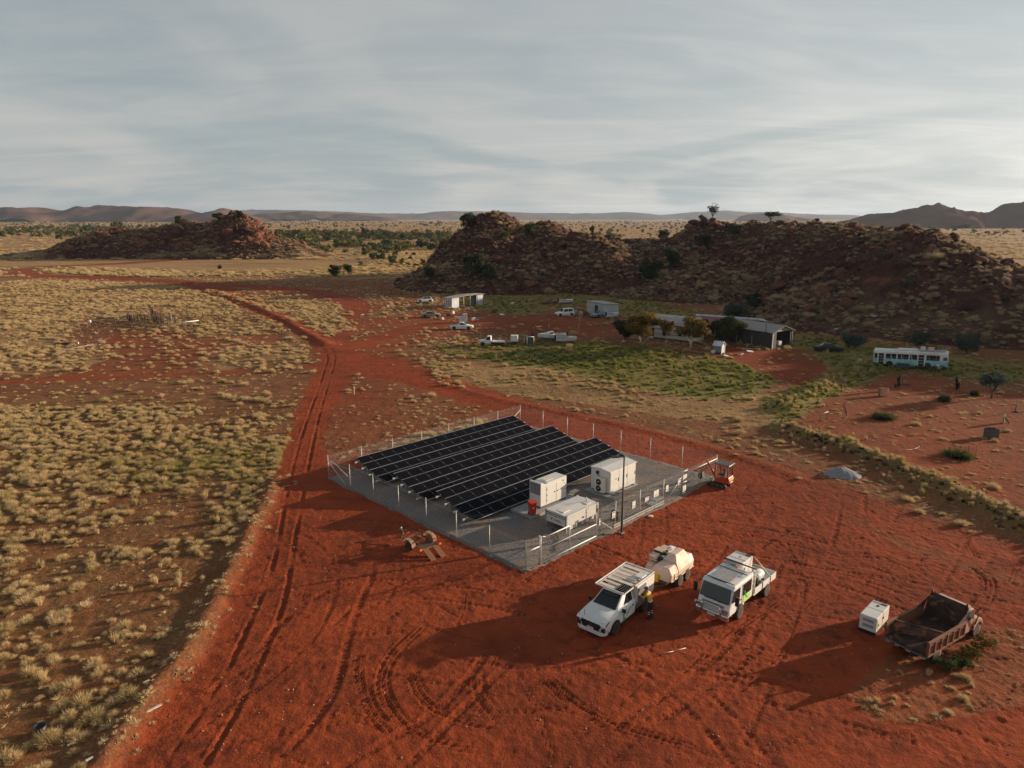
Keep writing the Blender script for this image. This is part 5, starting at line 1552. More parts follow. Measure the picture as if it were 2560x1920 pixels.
for i, (x, y, rz, lb) in enumerate(((.5, -.62, .05, 'front slatted timber crate on the tank trailer'), (-.12, -.64, .0, 'middle slatted timber crate on the tank trailer'), (-.75, -.62, -.06, 'rear slatted timber crate on the tank trailer'))):
    w_ = e.matrix_basis @ Vector((x, y, 1.27))
    c = empty('timber_crate', w_, R(229) + rz, lb, 'crate', 'crates on the tank trailer')
    h = .30 if i != 1 else .42
    MB().b2((-.27, -.25, 0), (.27, .25, h - .05)).build('box', M_DWOOD, c)
    for k in range(4): MB().box((-.2 + k * .135, 0, h - .02), (.10, .52, .035)).build('slat', M_TAN, c)
    for k in range(2):
        MB().box((0, .262, .08 + k * .14), (.54, .02, .09)).build('slat', M_TAN, c)
        MB().box((.282, 0, .08 + k * .14), (.02, .5, .09)).build('slat', M_TAN, c)

# --- white crew cab truck
kx, ky = 11.55, 35.05
KR = R(226)
e = veh('crew_cab_truck', kx, ky, KR, 'white crew cab tray truck with bull bar and roof solar panel', 'truck')
def cabring(x, w, z0, z1): return [(x, -w, z0), (x, w, z0), (x, w, z1), (x, -w, z1)]
side = [(1.18, .52), (1.22, .95), (1.10, 1.22), (.82, 2.02), (.66, 2.14), (-1.42, 2.16), (-1.50, 2.05), (-1.50, .72), (-.62, .72), (-.52, .52)]
MB().prism(side, 'y', -.93, .93).build('cab', M_WHITE, e, .10)
fr = [(1.105, .90, 1.22), (1.105, -.90, 1.22), (.815, -.84, 2.02), (.815, .84, 2.02)]
windows(e, [inset(fr, .02, .98, .02, .94)], name='windscreen', off=.03)
for s in (1, -1):
    y = s * .945
    windows(e, [[(.96, y, 1.30), (.10, y, 1.24), (.10, y, 1.92), (.74, y, 1.92)], [(-.28, y, 1.26), (-1.22, y, 1.26), (-1.22, y, 1.92), (-.28, y, 1.92)]])
    MB().box((.95, s * 1.22, 1.52), (.12, .2, .52)).tube([(.95, s * .9, 2.0), (.95, s * 1.2, 1.8)], .015, 5).build('mirror', M_BLACK, e, .02)
    MB().box((1.2, s * .70, .80), (.08, .34, .2)).build('headlight', M_CHROME, e)
    MB().prism([(.47 * math.cos(a), .42 + .47 * math.sin(a)) for a in np.linspace(0, math.pi, 11)], 'y', s * .80, s * .937).build('wheel_arch', M_BLACK, e)
    wheel(e, 0, s * .87, .40, .24, M_TAN); wheel(e, -3.25, s * .78, .40, .42, M_TAN)
    MB().box((.0, y, 1.14), (.16, .03, .05)).build('handle', M_BLACK, e)
    MB().b2((.30, y - .005, .55), (.34, y + .005, 1.9)).b2((-.20, y - .005, .75), (-.17, y + .005, 1.95)).build('door_gap', M_GREY, e)
g = MB().b2((-1.16, .94, .80), (-.35, .95, 1.24))
g.build('lime_logo', M_LIME, e)
MB().prism([(-.75, .95), (-.5, 1.2), (-.42, 1.5), (-.5, 1.5), (-.62, 1.25), (-.85, 1.0)], 'y', .951, .957).build('green_logo', M_GREEN, e)
MB().b2((1.20, -.62, .98), (1.235, .62, 1.10)).build('grille', M_GREY, e)
MB().b2((1.16, -.95, .34), (1.36, .95, .66)).build('bumper', M_CHROME, e, .04)
MB().b2((1.36, -.22, .44), (1.375, .22, .56)).build('number_plate', M_BWHITE, e)
bb = MB().tube([(1.34, -.95, .62), (1.42, -.95, .98), (1.42, -.52, .98)], .035, 6)
bb.tube([(1.38, -.55, .62), (1.46, -.5, 1.12), (1.46, .5, 1.12), (1.38, .55, .62)], .04, 8)
for z in (.78, .9, 1.02): bb.cyl((1.44, -.55, z), (1.44, .55, z), .022, n=6)
bb.build('bull_bar', M_CHROME, e)
for s in (.4, -.1, .75): MB().box((1.17, s * 1.0 - .2, 1.26), (.03, .5, .025), rx=.04).build('wiper', M_BLACK, e)
MB().box((-.02, .0, 2.22), (1.35, 1.05, .035), ry=-.01).build('roof_solar_panel', M_GREY, e)
MB().b2((.63, -.86, 2.2), (.67, .86, 2.235)).b2((-.85, -.86, 2.2), (-.81, .86, 2.235)).build('roof_bar', M_BLACK, e)
MB().box((-1.0, 0, 2.19), (.5, 1.1, .03)).build('roof_hatch', M_BWHITE, e)
MB().cyl((-1.28, .0, 2.16), (-1.28, .0, 2.30), .07, .06, 10).build('beacon', M_AMBER, e)
hb = MB()
for s in (-1, 1): hb.tube([(-1.62, s * .94, .75), (-1.62, s * .94, 2.1), (-1.62, s * .74, 2.3)], .035, 6)
for z in (.9, 1.15, 1.4, 1.65, 1.9): hb.cyl((-1.62, -.94, z), (-1.62, .94, z), .02, n=5)
hb.build('headboard', M_CREAM, e)
MB().cyl((-1.62, -.98, 2.32), (-1.62, .98, 2.32), .04, n=8).build('ladder_bar', M_BLACK, e)
MB().b2((-4.35, -.97, .72), (-1.58, .97, .86)).build('tray_deck', M_CREAM, e)
MB().b2((-4.35, -.4, .5), (-.5, .4, .72)).build('chassis', M_BLACK, e)
for s in (-1, 1): MB().b2((-4.35, s * .96 - .02, .80), (-1.68, s * .96 + .02, 1.12)).build('side_board', M_WHITE, e, .01)
MB().b2((-4.39, -.96, .80), (-4.35, .96, 1.12)).build('tail_board', M_WHITE, e)
MB().b2((-4.36, .975, .82), (-1.66, .985, .86)).build('rub_strip', M_TAN, e)
for x in (-2.6, -3.6): MB().b2((x - .03, .97, .74), (x + .03, 1.0, 1.14)).build('latch', M_BLACK, e)
# load on the tray
def on_truck(x, y, z): return e.matrix_basis @ Vector((x, y, z))
c = empty('generator_box', on_truck(-2.35, -.28, .87), KR, 'grey white generator box strapped on the truck tray', 'generator')
MB().b2((-.62, -.62, 0), (.62, .42, 1.45)).build('canopy', M_CAB, c, .03)
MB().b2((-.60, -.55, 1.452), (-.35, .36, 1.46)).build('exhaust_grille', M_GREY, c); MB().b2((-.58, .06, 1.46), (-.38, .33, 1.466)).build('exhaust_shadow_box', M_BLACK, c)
MB().lathe([(.07, 0), (.07, .02)], (-.05, -.05, 1.45), 'z', 8).build('lifting_eye', M_GREY, c)
MB().b2((.24, -.62, 1.45), (.26, .42, 1.462)).build('lid_seam', M_GREY, c)
MB().b2((.30, .42, .7), (.52, .43, 1.1)).build('control_door', M_DGREY, c)
MB().b2((.622, -.3, .9), (.63, .1, 1.2)).build('vent', M_GREY, c)
c = empty('pump_unit', on_truck(-3.1, .42, .87), KR, 'white rounded pump cover on the truck tray', 'pump')
MB().lathe([(.05, -.5), (.24, -.42), (.30, -.2), (.30, .3), (.22, .46), (.05, .5)], (0, 0, .32), 'x', 14).build('cover', M_WHITE, c)
MB().b2((-.4, -.25, 0), (.4, .25, .08)).build('base', M_BLACK, c)
c = empty('tool_stack', on_truck(-2.2, .62, .87), KR, 'dark drill stand and canister behind the truck cab', 'tools')
MB().lathe([(.14, 0), (.14, .55), (.08, .62)], (0, 0, 0), 'z', 12).build('canister', M_BLACK, c)
MB().lathe([(.05, .62), (.09, .68), (.02, .74)], (0, 0, 0), 'z', 10).build('cap', M_BWHITE, c)
MB().b2((-.32, -.15, 0), (-.2, .15, .5)).build('box', M_DGREY, c)
MB().cyl((.2, .1, 0), (.16, .1, .7), .02, n=6).build('rod', M_INKY, c)
c = empty('black_tarp_load', on_truck(-3.75, -.25, .87), KR, 'black covered load at the tail of the truck tray', 'load')
MB().loft([[(.5, -.6, 0), (.5, .4, 0), (-.5, .4, 0), (-.5, -.6, 0)], [(.45, -.55, .28), (.4, .3, .34), (-.4, .33, .25), (-.45, -.5, .32)], [(.2, -.3, .42), (.2, .1, .45), (-.15, .1, .4), (-.2, -.25, .44)]]).build('cover', M_BLACK, c)
MB().tube([(.5, -.55, .05), (.0, -.1, .47), (-.5, .3, .05)], .012, 5).build('rope', M_PALEWOOD, c)
MB().tube([(-1.75, .95, 1.12), (-2.35, .25, 2.3)], .015, 5).tube([(-3.6, .97, 1.12), (-2.95, .2, 2.34)], .02, 5).tube([(-2.7, .97, 1.1), (-2.35, .22, 1.7)], .02, 5).build('strap', M_CREAM, e)

# --- rusted tip truck
e = veh('derelict_tip_truck', 20.75, 31.75, R(32.5), 'derelict rusted tip truck with ribbed tray and tall headboard', 'truck')
X0, X1, YW = -1.95, 1.5, 1.0
MB().b2((X0, -YW, .80), (X1, YW, .90)).build('tray_floor', M_RUSTB, e)
for s in (-1, 1):
    w_ = MB().b2((X0, s * YW - .02, .80), (X1, s * YW + .02, 1.48)).build('tray_side', M_RUST, e)
    b = MB()
    for k in range(7): b.box((X0 + .06 + k * (X1 - X0 - .12) / 6, s * (YW + .05), 1.13), (.07, .08, .70))
    b.box(((X0 + X1) / 2, s * (YW + .04), 1.50), (X1 - X0, .12, .08)).box(((X0 + X1) / 2, s * (YW + .04), 1.33), (X1 - X0, .05, .04)).box(((X0 + X1) / 2, s * (YW + .04), .80), (X1 - X0, .1, .08))
    b.build('rib', M_RUST, e)
MB().loft([[(X1, -YW, .8), (X1, YW, .8), (X1 + .06, YW, .8), (X1 + .06, -YW, .8)], [(X1 + .2, -YW * .95, 1.95), (X1 + .2, YW * .95, 1.95), (X1 + .27, YW * .95, 1.93), (X1 + .27, -YW * .95, 1.93)], [(X1 + .5, -YW * .85, 2.1), (X1 + .5, YW * .85, 2.1), (X1 + .5, YW * .85, 2.04), (X1 + .5, -YW * .85, 2.04)]]).build('headboard', M_RUSTB, e)
for s in (-1, 1):
    MB().add([(X1 - .02, s * YW, 1.48), (X1 + .18, s * YW * .96, 1.9), (X1 - .9, s * YW, 1.48), (X1 - .02, s * (YW - .03), 1.48), (X1 + .18, s * (YW * .96 - .03), 1.9), (X1 - .9, s * (YW - .03), 1.48)], [(0, 1, 2), (5, 4, 3), (0, 1, 4, 3), (1, 2, 5, 4)]).build('headboard_wing', M_RUSTB, e)
    MB().cyl((X1 + .3, s * (YW * .85), 1.95), (X1 + .34, s * (YW * .85), 2.28), .05, n=6).build('horn_post', M_BLACK, e)
t_ = MB().box((-1.0, 0, 1.30), (.50, 2.2, .06), rz=.42, ry=-.5).box((-.83, .08, 1.46), (.08, 2.2, .10), rz=.42).box((-1.2, -.09, 1.16), (.07, 2.2, .08), rz=.42)
for k in (-1.05, -.35, .35, 1.05): t_.box((-1.02 - k * .41, k * .91, 1.35), (.48, .07, .07), rz=.42, ry=-.5)
t_.build('tailgate', paint('tailgate_rust', (.06, .028, .02), .85, dust=.2, rust=.4, var=.3), e)
MB().cyl((X0 - .05, -YW - .05, .74), (X0 - .05, YW + .05, .74), .05, n=8).build('hinge_bar', M_DGREY, e)
for y in (-.9, -.2, .35, .8): MB().box((X0 - .08, y, .70), (.06, .2, .07)).build('tail_lamp', M_GREY, e)
MB().b2((X0, -.45, .52), (3.6, -.3, .78)).b2((X0, .3, .52), (3.6, .45, .78)).build('chassis', M_RUSTB, e)
cab = MB().prism([(X1 + .42, .55), (X1 + 1.25, .55), (X1 + 1.3, 1.25), (X1 + 1.05, 1.86), (X1 + .5, 1.9), (X1 + .42, 1.3)], 'y', -.88, .88)
cb = cab.build('cab', paint('faded_pink_paint', (.42, .20, .14), .7, dust=.35, rust=.45, var=.2), e, .05)
MB().b2((X1 + .52, -.75, 1.87), (X1 + 1.02, .75, 1.93)).build('cab_roof', paint('sun_bleached_roof', (.50, .34, .27), .7, dust=.3), e, .02)
windows(e, [[(X1 + .55, s * .885, 1.28), (X1 + 1.2, s * .885, 1.28), (X1 + 1.0, s * .885, 1.78), (X1 + .58, s * .885, 1.78)] for s in (1, -1)], M_VOID)
windows(e, [[(X1 + 1.29, .75, 1.30), (X1 + 1.29, -.75, 1.30), (X1 + 1.08, -.7, 1.80), (X1 + 1.08, .7, 1.80)]], M_VOID, 'windscreen', .03)
pk = paint('bonnet_pink', (.46, .24, .17), .7, dust=.35, rust=.35, var=.2)
MB().loft([[(X1 + 1.25, -.6, .6), (X1 + 1.25, .6, .6), (X1 + 1.25, .55, 1.22), (X1 + 1.25, -.55, 1.22)], [(X1 + 2.05, -.42, .62), (X1 + 2.05, .42, .62), (X1 + 2.05, .36, 1.10), (X1 + 2.05, -.36, 1.10)]]).build('bonnet', pk, e, .06)
for s in (-1, 1):
    MB().prism([(X1 + 1.15, .55), (X1 + 1.2, .95), (X1 + 1.5, 1.10), (X1 + 1.95, 1.05), (X1 + 2.15, .7), (X1 + 2.1, .62), (X1 + 1.9, .85), (X1 + 1.5, .88), (X1 + 1.32, .6)], 'y', s * .5, s * .95).build('mudguard', pk, e, .03)
    wheel(e, X1 + 1.65, s * .78, .42, .24, M_RUSTB); wheel(e, -.9, s * .76, .45, .46, M_RUSTB)
    MB().cyl((X1 + 1.25, s * .95, .9), (X1 + 1.3, s * 1.05, 1.6), .03, n=6).build('mirror_arm', M_RUST, e)
MB().tube([(X1 + 2.15, -.8, .55), (X1 + 2.4, -.7, .6), (X1 + 2.4, .7, .6), (X1 + 2.15, .8, .55)], .045, 6).tube([(X1 + 2.38, -.6, .6), (X1 + 2.3, -.55, 1.2), (X1 + 2.3, .55, 1.2), (X1 + 2.38, .6, .6)], .03, 6).build('bull_bar', M_RUSTB, e)
MB().box((X1 + 2.06, 0, .9), (.05, .6, .4)).build('grille', M_BLACK, e)
MB().cyl((X1 + .35, -.93, 1.5), (X1 + .38, -.93, 2.1), .025, n=6).build('snorkel', M_CHROME, e)
sc = empty('scrap_heap', e.matrix_basis @ Vector((-.05, -.35, .92)), R(32.5), 'pale scrap lying on the floor of the rusted tray', 'scrap')
for k in range(6): MB().box((random.uniform(-.4, .5), random.uniform(-.4, .4), .05), (random.uniform(.15, .45), .08, .06), rz=random.uniform(0, 3)).build('offcut', (M_PALEWOOD, M_GREY)[k % 2], sc)
for i, (x, y, s, tn, nm) in enumerate(((20.6, 29.85, 1.3, M_LEAFG, 'green weed clump under the near side of the rusted tray'), (22.4, 30.7, 1.2, M_LEAFO, 'yellow green weed clump below the rusted cab'), (23.5, 31.5, 1.4, M_LEAFO, 'yellow weed clump at the front wheel of the rusted truck'), (21.5, 30.15, 1.1, M_LEAFG, 'dark green weed clump beside the rusted rear wheel'))):
    shrub('weed_clump', Vector((x, y, 0)), s, s * .62, nm, tn, 60 + i, 'weeds around the rusted truck', False, 1400)

# --- white generator beside it
e = veh('generator_skid', 19.15, 33.75, R(45), 'square white generator set on a dark skid beside the rusted truck', 'generator')
MB().b2((-.98, -.42, .0), (.98, .42, .16)).build('skid', M_BLACK, e)
MB().b2((-.95, -.42, .16), (-.02, .42, .98)).build('housing', M_CAB, e, .03)
MB().b2((.0, -.42, .16), (.95, .42, .98)).build('housing', M_CAB, e, .03)
MB().b2((.70, -.32, .981), (.86, .36, .99)).build('exhaust_grille', M_GREY, e); MB().b2((.70, -.34, .99), (.86, -.05, .996)).build('outlet', M_BLACK, e)
MB().lathe([(.09, 0), (.07, .03), (.02, .03)], (.45, .0, .975), 'z', 12).build('filler_cap', M_BLACK, e)
for z in (.36, .66): MB().b2((-.962, -.28, z), (-.948, .26, z + .16)).build('vent', M_GREY, e)
MB().b2((-.80, -.435, .35), (-.35, -.418, .85)).build('side_door', M_CREAM, e); MB().b2((-.72, -.445, .45), (-.6, -.43, .6)).build('handle', M_DGREY, e)
MB().b2((-.05, -.45, .62), (.06, -.40, .72)).build('cable_boot', M_BLACK, e)

# --- rusty plant trailer
e = veh('plant_trailer', -6.05, 42.85, R(131), 'small rusty plant trailer with drawbar and two lowered ramps', 'trailer')
fr_ = MB()
for s in (-1, 1): fr_.b2((-1.25, s * .62 - .03, .42), (1.0, s * .62 + .03, .5))
for x in (-1.22, -.5, .3, .97): fr_.b2((x - .03, -.62, .42), (x + .03, .62, .49))
fr_.tube([(.97, .6, .46), (1.75, .14, .5), (2.15, 0, .5)], .04, 6).tube([(.97, -.6, .46), (1.75, -.14, .5), (2.15, 0, .5)], .04, 6).tube([(1.5, -.3, .48), (1.5, .3, .48)], .035, 6)
fr_.build('frame', M_RUST, e)
MB().tube([(.9, .62, .75), (-1.15, .62, .75)], .025, 5).tube([(.9, -.62, .75), (-1.15, -.62, .75)], .025, 5).tube([(.9, .62, .45), (.9, .62, .78)], .025, 5).tube([(.9, -.62, .45), (.9, -.62, .78)], .025, 5).build('rail', M_RUST, e)
MB().b2((-1.2, -.6, .46), (-.3, .6, .485)).build('deck', M_DWOOD, e)
MB().cyl((2.05, .1, .0), (2.05, .1, .75), .035, n=8).lathe([(.1, 0), (.1, .08)], (2.05, .1, .06), 'y', 12).build('jockey_wheel', M_BLACK, e)
MB().lathe([(.02, -.06), (.07, 0), (.02, .06)], (2.02, .1, .72), 'z', 8).build('jockey_handle', M_WHITE, e)
MB().box((2.22, 0, .52), (.2, .1, .09)).build('coupling', M_GREY, e)
for s in (-1, 1):
    MB().prism([(-.62, .42), (-.5, .72), (-.25, .82), (.25, .82), (.5, .7), (.6, .42), (.55, .42), (.45, .66), (.22, .77), (-.22, .77), (-.46, .68), (-.57, .42)], 'y', s * .66, s * .95).build('mudguard', paint('dull_tan_steel', (.34, .22, .145), .8, dust=.3, rust=.3), e)
    wheel(e, 0, s * .80, .33, .2, M_BWHITE)
    rp = MB().box((-1.72, s * .38, .24), (1.0, .40, .05), ry=-.42)
    for k in range(5): rp.box((-1.4 - k * .16, s * .38, .40 - k * .072), (.03, .40, .05), ry=-.42)
    rp.build('ramp', M_RUST, e)
    MB().box((-1.28, s * .74, .5), (.05, .18, .12)).build('tail_lamp', M_AMBER, e)
MB().lathe([(.2, -.09), (.33, -.09), (.33, .09), (.2, .09)], (-.55, -.48, .66), 'y', 14).build('spare_tyre', M_RUST, e)
MB().box((.45, -.2, .55), (.4, .3, .14)).box((.2, .25, .53), (.3, .2, .1)).tube([(.0, -.3, .55), (.3, .1, .7), (.55, .2, .55)], .02, 5).build('chain_pile', M_RUST, e)

# --- mini excavator
e = veh('mini_excavator', 16.75, 53.75, R(140), 'small orange excavator with canopy standing at the fence end', 'excavator')
e.scale = (.92, .92, .92)
for s in (-1, 1):
    t_ = MB()
    t_.prism([(-.75, .12), (-.62, 0), (.62, 0), (.75, .12), (.75, .28), (.62, .4), (-.62, .4), (-.75, .28)], 'y', s * .35, s * .6)
    tk = t_.build('track', M_RUBBER, e)
    for k in range(3): MB().lathe([(.12, 0), (.12, .02)], (-.45 + k * .45, s * .61, .2), 'y', 10).build('track_roller', M_DGREY, tk)
MB().b2((-.3, -.35, .2), (.3, .35, .5)).build('undercarriage', M_BLACK, e)
MB().loft([[(-.95, -.5, .52), (-.95, .5, .52), (.35, .58, .52), (.35, -.58, .52)], [(-.98, -.52, .8), (-.98, .52, .8), (.35, .58, .8), (.35, -.58, .8)], [(-.88, -.5, 1.08), (-.88, .5, 1.08), (-.35, .56, 1.08), (-.35, -.56, 1.08)]]).build('engine_hood', M_ORANGE, e, .05)
MB().b2((-.99, -.4, .88), (-.965, .1, .96)).b2((-.99, .2, .88), (-.965, .42, .96)).build('decal', M_INKY, e)
MB().b2((-1.0, -.25, .58), (-.98, .25, .68)).build('rear_plate', M_BWHITE, e)
MB().box((-.15, 0, 1.15), (.45, .45, .12)).box((-.36, 0, 1.42), (.1, .42, .5)).build('seat', M_BLACK, e)
for x in (-.8, .32):
    for y in (-.52, .52): MB().cyl((x, y, .85), (x * .95, y, 2.15), .035, n=6).build('canopy_post', M_BLACK, e)
MB().loft([[(-.95, -.62, 2.12), (-.95, .62, 2.12), (.48, .62, 2.12), (.48, -.62, 2.12)], [(-.9, -.58, 2.2), (-.9, .58, 2.2), (.42, .58, 2.2), (.42, -.58, 2.2)]]).build('canopy_roof', M_DGREY, e, .02)
MB().tube([(.45, 0, .75), (1.05, .1, 1.75), (1.35, .12, 2.15)], .09, 6).build('boom', M_ORANGE, e)
MB().tube([(1.3, .12, 2.2), (1.75, .15, 1.0)], .075, 6).build('dipper_arm', M_ORANGE, e)
MB().tube([(.55, .02, 1.0), (1.15, .1, 1.6)], .045, 6).tube([(1.1, .1, 1.95), (1.6, .14, 1.5)], .04, 6).build('hydraulic_ram', M_CHROME, e)
MB().prism([(1.6, 1.0), (1.95, .85), (1.95, .5), (1.7, .35), (1.5, .5)], 'y', -.08, .38).build('bucket', M_BLACK, e)
MB().box((.95, 0, .22), (.06, 1.15, .32)).cyl((.3, .3, .25), (.95, .35, .2), .04, n=5).build('dozer_blade', M_BLACK, e)
MB().cyl((.25, .2, .9), (.3, .2, 1.4), .02, n=5).cyl((.25, -.2, .9), (.3, -.2, 1.4), .02, n=5).build('lever', M_BLACK, e)
MB().box((.9, -.85, .05), (.5, .25, .08)).build('foot_pad', M_PALEWOOD, e)

# --- worker at the ute
def person(loc, rz):
    e = empty('person', loc, rz, 'person in yellow shirt, dark trousers and cap leaning into the ute', 'person')
    J = {'pel': (0, 0, .95), 'sp': (.06, 0, 1.15), 'ch': (.17, 0, 1.38), 'nk': (.22, 0, 1.50), 'hd': (.27, 0, 1.60), 'ht': (.29, 0, 1.72)}
    V = list(J.values()); nm = list(J)
    rad = [.15, .135, .15, .06, .09, .075]
    E_ = [(0, 1), (1, 2), (2, 3), (3, 4), (4, 5)]
    def chain(root, pts):
        p = nm.index(root)
        for q, r_ in pts:
            V.append(q); rad.append(r_); E_.append((p, len(V) - 1)); p = len(V) - 1
    for s in (1, -1):
        chain('pel', [((.0, s * .10, .88), .105), ((.02 * s + .02, s * .12, .48), .07), ((.0 - .06 * (s < 0), s * .13, .09), .05), ((.14 - .06 * (s < 0), s * .14, .04), .04)])
        chain('ch', [((.18, s * .19, 1.40), .07), ((.30, s * .26, 1.20), .05), ((.52, s * .20, 1.22), .038), ((.60, s * .19, 1.24), .035)])
    me = bpy.data.meshes.new('body')
    me.from_pydata(V, E_, [])
    m, t, p = new_mat('work_clothes')
    s_ = t.nodes.new('ShaderNodeSeparateXYZ'); t.links.new(coord(t, 'Object'), s_.inputs[0])
    z = s_.outputs[2]
    band_ = lambda a, b: mathn(t, 'MULTIPLY', mathn(t, 'GREATER_THAN', z, a), mathn(t, 'LESS_THAN', z, b))
    c = mixc(t, mathn(t, 'GREATER_THAN', z, 1.0), (.012, .013, .02), (.72, .40, .05))
    c = mixc(t, mathn(t, 'GREATER_THAN', z, 1.50), c, (.33, .18, .12))
    for a, b in ((.28, .33), (.40, .44), (1.02, 1.07)): c = mixc(t, band_(a, b), c, (.7, .7, .66))
    c = mixc(t, mathn(t, 'MULTIPLY', noise(t, 9, 4, .6, coord(t, 'Object')), .3), c, (.1, .06, .04), 'MIX')
    t.links.new(c, p.inputs['Base Color']); p.inputs['Roughness'].default_value = .85
    me.materials.append(m)
    o = link('body', me, e)
    o.modifiers.new('skin', 'SKIN').use_smooth_shade = True
    for v, r_ in zip(me.skin_vertices[0].data, rad): v.radius = (r_, r_ * .85)
    me.skin_vertices[0].data[0].use_root = True
    o.modifiers.new('sub', 'SUBSURF').levels = 1
    o.modifiers['sub'].render_levels = 2
    for s in (1, -1):
        for k in range(4):
            MB().tube([(.60, s * .19 + (k - 1.5) * .022, 1.24), (.655 + .008 * (k in (1, 2)), s * .19 + (k - 1.5) * .024, 1.235), (.68, s * .19 + (k - 1.5) * .024, 1.205)], .009, 5).build('finger', M_SKIN, e)
        MB().tube([(.585, s * .19 - s * .04, 1.24), (.63, s * .19 - s * .065, 1.23)], .01, 5).build('thumb', M_SKIN, e)
        MB().lathe([(.05, -.13), (.055, .06), (.035, .13)], (.06 - .06 * (s < 0), s * .135, .05), 'x', 8).build('boot', M_BLACK, e)
        MB().lathe([(.02, 0), (.025, .015), (.01, .02)], (.275, s * .085, 1.61), 'y', 6).build('ear', M_SKIN, e)
    MB().lathe([(.104, 0), (.108, .05), (.085, .10), (.03, .125)], (.275, 0, 1.645), 'z', 12).box((.385, 0, 1.652), (.13, .15, .012)).build('cap', M_BLACK, e)
    MB().lathe([(.012, 0), (.022, .02), (.008, .05)], (.375, 0, 1.575), 'z', 6).build('nose', M_SKIN, e)
    return e
pw = Matrix.Translation((ux, uy, 0)) @ Matrix.Rotation(UR, 4, 'Z') @ Vector((-1.02, 1.52, 0))
person((pw.x, pw.y, gz(pw.x, pw.y)), UR - R(90))
# ---------------------------------------------------------------- settlement
M_TIN = paint('corrugated_tin', (.42, .46, .48), .5, metal=.25, dust=.15, var=.15, scale=.8, corr=('x', .3))
M_TINR = paint('tin_roof', (.32, .285, .27), .5, metal=.2, dust=.35, var=.12, scale=.6, corr=('x', .3))
M_ROOFR = paint('red_roof', (.22, .05, .04), .6, dust=.2, var=.15, scale=.7, corr=('x', .3))
M_SHED = paint('charcoal_sheet', (.035, .038, .04), .6, dust=.10, var=.2, scale=.7, corr=('x', .3))
M_SHEDR = paint('pale_shed_roof', (.27, .25, .245), .5, dust=.25, var=.08, corr=('x', .3))
M_HOUSE = paint('cream_cladding', (.46, .42, .37), .7, dust=.25, var=.15, scale=1.0)
M_BLUEW = paint('faded_blue_white', (.52, .56, .62), .6, dust=.2, var=.18, scale=.9)
def at(px, py): 
    p = G(px, py); return p
# open sided shelter with skillion roof between two tin rooms
p = G(1113, 769)
e = empty('open_shelter', (p.x, p.y, gz(p.x, p.y)), R(48), 'open sided shelter with pale skillion roof and whitewashed end room', 'shelter')
SL = 10.6
MB().b2((0, -2.4, 0), (2.3, .0, 2.35)).build('end_room', M_BLUEW, e)
MB().b2((SL - 2.0, -2.4, 0), (SL, -2.3, 2.5)).b2((SL - .1, -2.4, 0), (SL, .0, 2.5)).b2((SL - 2.0, -.1, 0), (SL, .0, 2.5)).build('far_screen', M_TIN, e)
MB().b2((2.3, -.1, 0), (4.0, .0, 2.3)).build('back_wall', M_TIN, e)
for x in (4.0, 6.2, 8.4): MB().b2((x - .05, -2.35, 0), (x + .05, -2.25, 2.45)).build('post', M_BWHITE, e)
MB().prism([(-.3, 2.36), (SL * .5, 2.72), (SL + .2, 2.62), (SL + .2, 2.70), (SL * .5, 2.82), (-.3, 2.46)], 'y', -2.8, .3).build('roof', M_TINR, e)
for k in range(3): MB().b2((-.02, -2.1 + k * .7, .5), (-.005, -1.65 + k * .7, 1.9)).build('faded_panel', M_GREY, e)
# tin shed with dark doorway
p = G(1468, 781)
q = G(1513, 791)
e = empty('tin_shed', (p.x, p.y, gz(p.x, p.y)), math.atan2(q.y - p.y, q.x - p.x) , 'grey corrugated tin shed with a dark doorway', 'shed')
wl = (q - p).length
MB().b2((0, 0, 0), (wl, 3.4, 2.5)).build('wall', M_TIN, e)
MB().b2((wl * .42, -.03, 0), (wl * .60, -.005, 2.0)).build('doorway', M_VOID, e)  # flat near-black panel on the wall, the doorway's inner shade as colour
MB().box((wl / 2, 1.7, 2.58), (wl + .5, 3.9, .07), rx=-.03).build('roof', M_TINR, e)
for x in (0, wl): MB().b2((x - .05, -.04, 0), (x + .05, .04, 2.5)).build('corner_trim', M_BWHITE, e)
# main house: curved roof hall with lean-to front
p = G(1622, 846)
HR = R(-38)
e = empty('cream_house', (p.x, p.y, gz(p.x, p.y)), HR, 'cream clad house with curved tin roof and lean-to front room', 'house')
HL = 9.4
MB().b2((1.0, 0, .35), (HL, 2.2, 2.05)).build('front_wall', M_HOUSE, e)
MB().b2((.8, .1, 0), (HL + .1, 2.3, .34)).build('stumps', M_DWOOD, e)
MB().box((HL / 2 + .5, 1.0, 2.16), (HL - .2, 2.7, .08), rx=.05).build('lean_to_roof', M_TINR, e)
MB().b2((-.6, 2.3, 0), (HL - 2, 7.6, 2.9)).build('hall_wall', M_DWOOD, e)
prof = [(1.6, 2.55), (2.1, 3.1), (3.2, 3.6), (4.9, 3.85), (6.6, 3.6), (7.7, 3.1), (8.2, 2.55)]
rf = MB()
poly = prof + [(a, b - .12) for a, b in prof[::-1]]
rf.prism(poly, 'x', -1.2, HL - 1.6)
rf.build('curved_roof', M_TINR, e)
MB().prism([(2.4, 2.55), (2.4, 2.9), (3.3, 3.4), (4.9, 3.7), (6.5, 3.4), (7.4, 2.9), (7.4, 2.55)], 'x', HL - 2.1, HL - 2.0).build('gable_wall', M_DWOOD, e)
for x0, x1, z0, z1 in ((2.6, 3.5, .75, 1.85), (5.6, 6.2, .95, 1.6)):
    w_ = MB().b2((x0, -.04, z0), (x1, -.005, z1)).build('window', M_GLASS, e)
    MB().b2((x0 - .06, -.03, z1), (x1 + .06, -.004, z1 + .06)).b2((x0 - .06, -.05, z0 - .06), (x1 + .06, -.004, z0)).build('frame', M_BWHITE, w_)
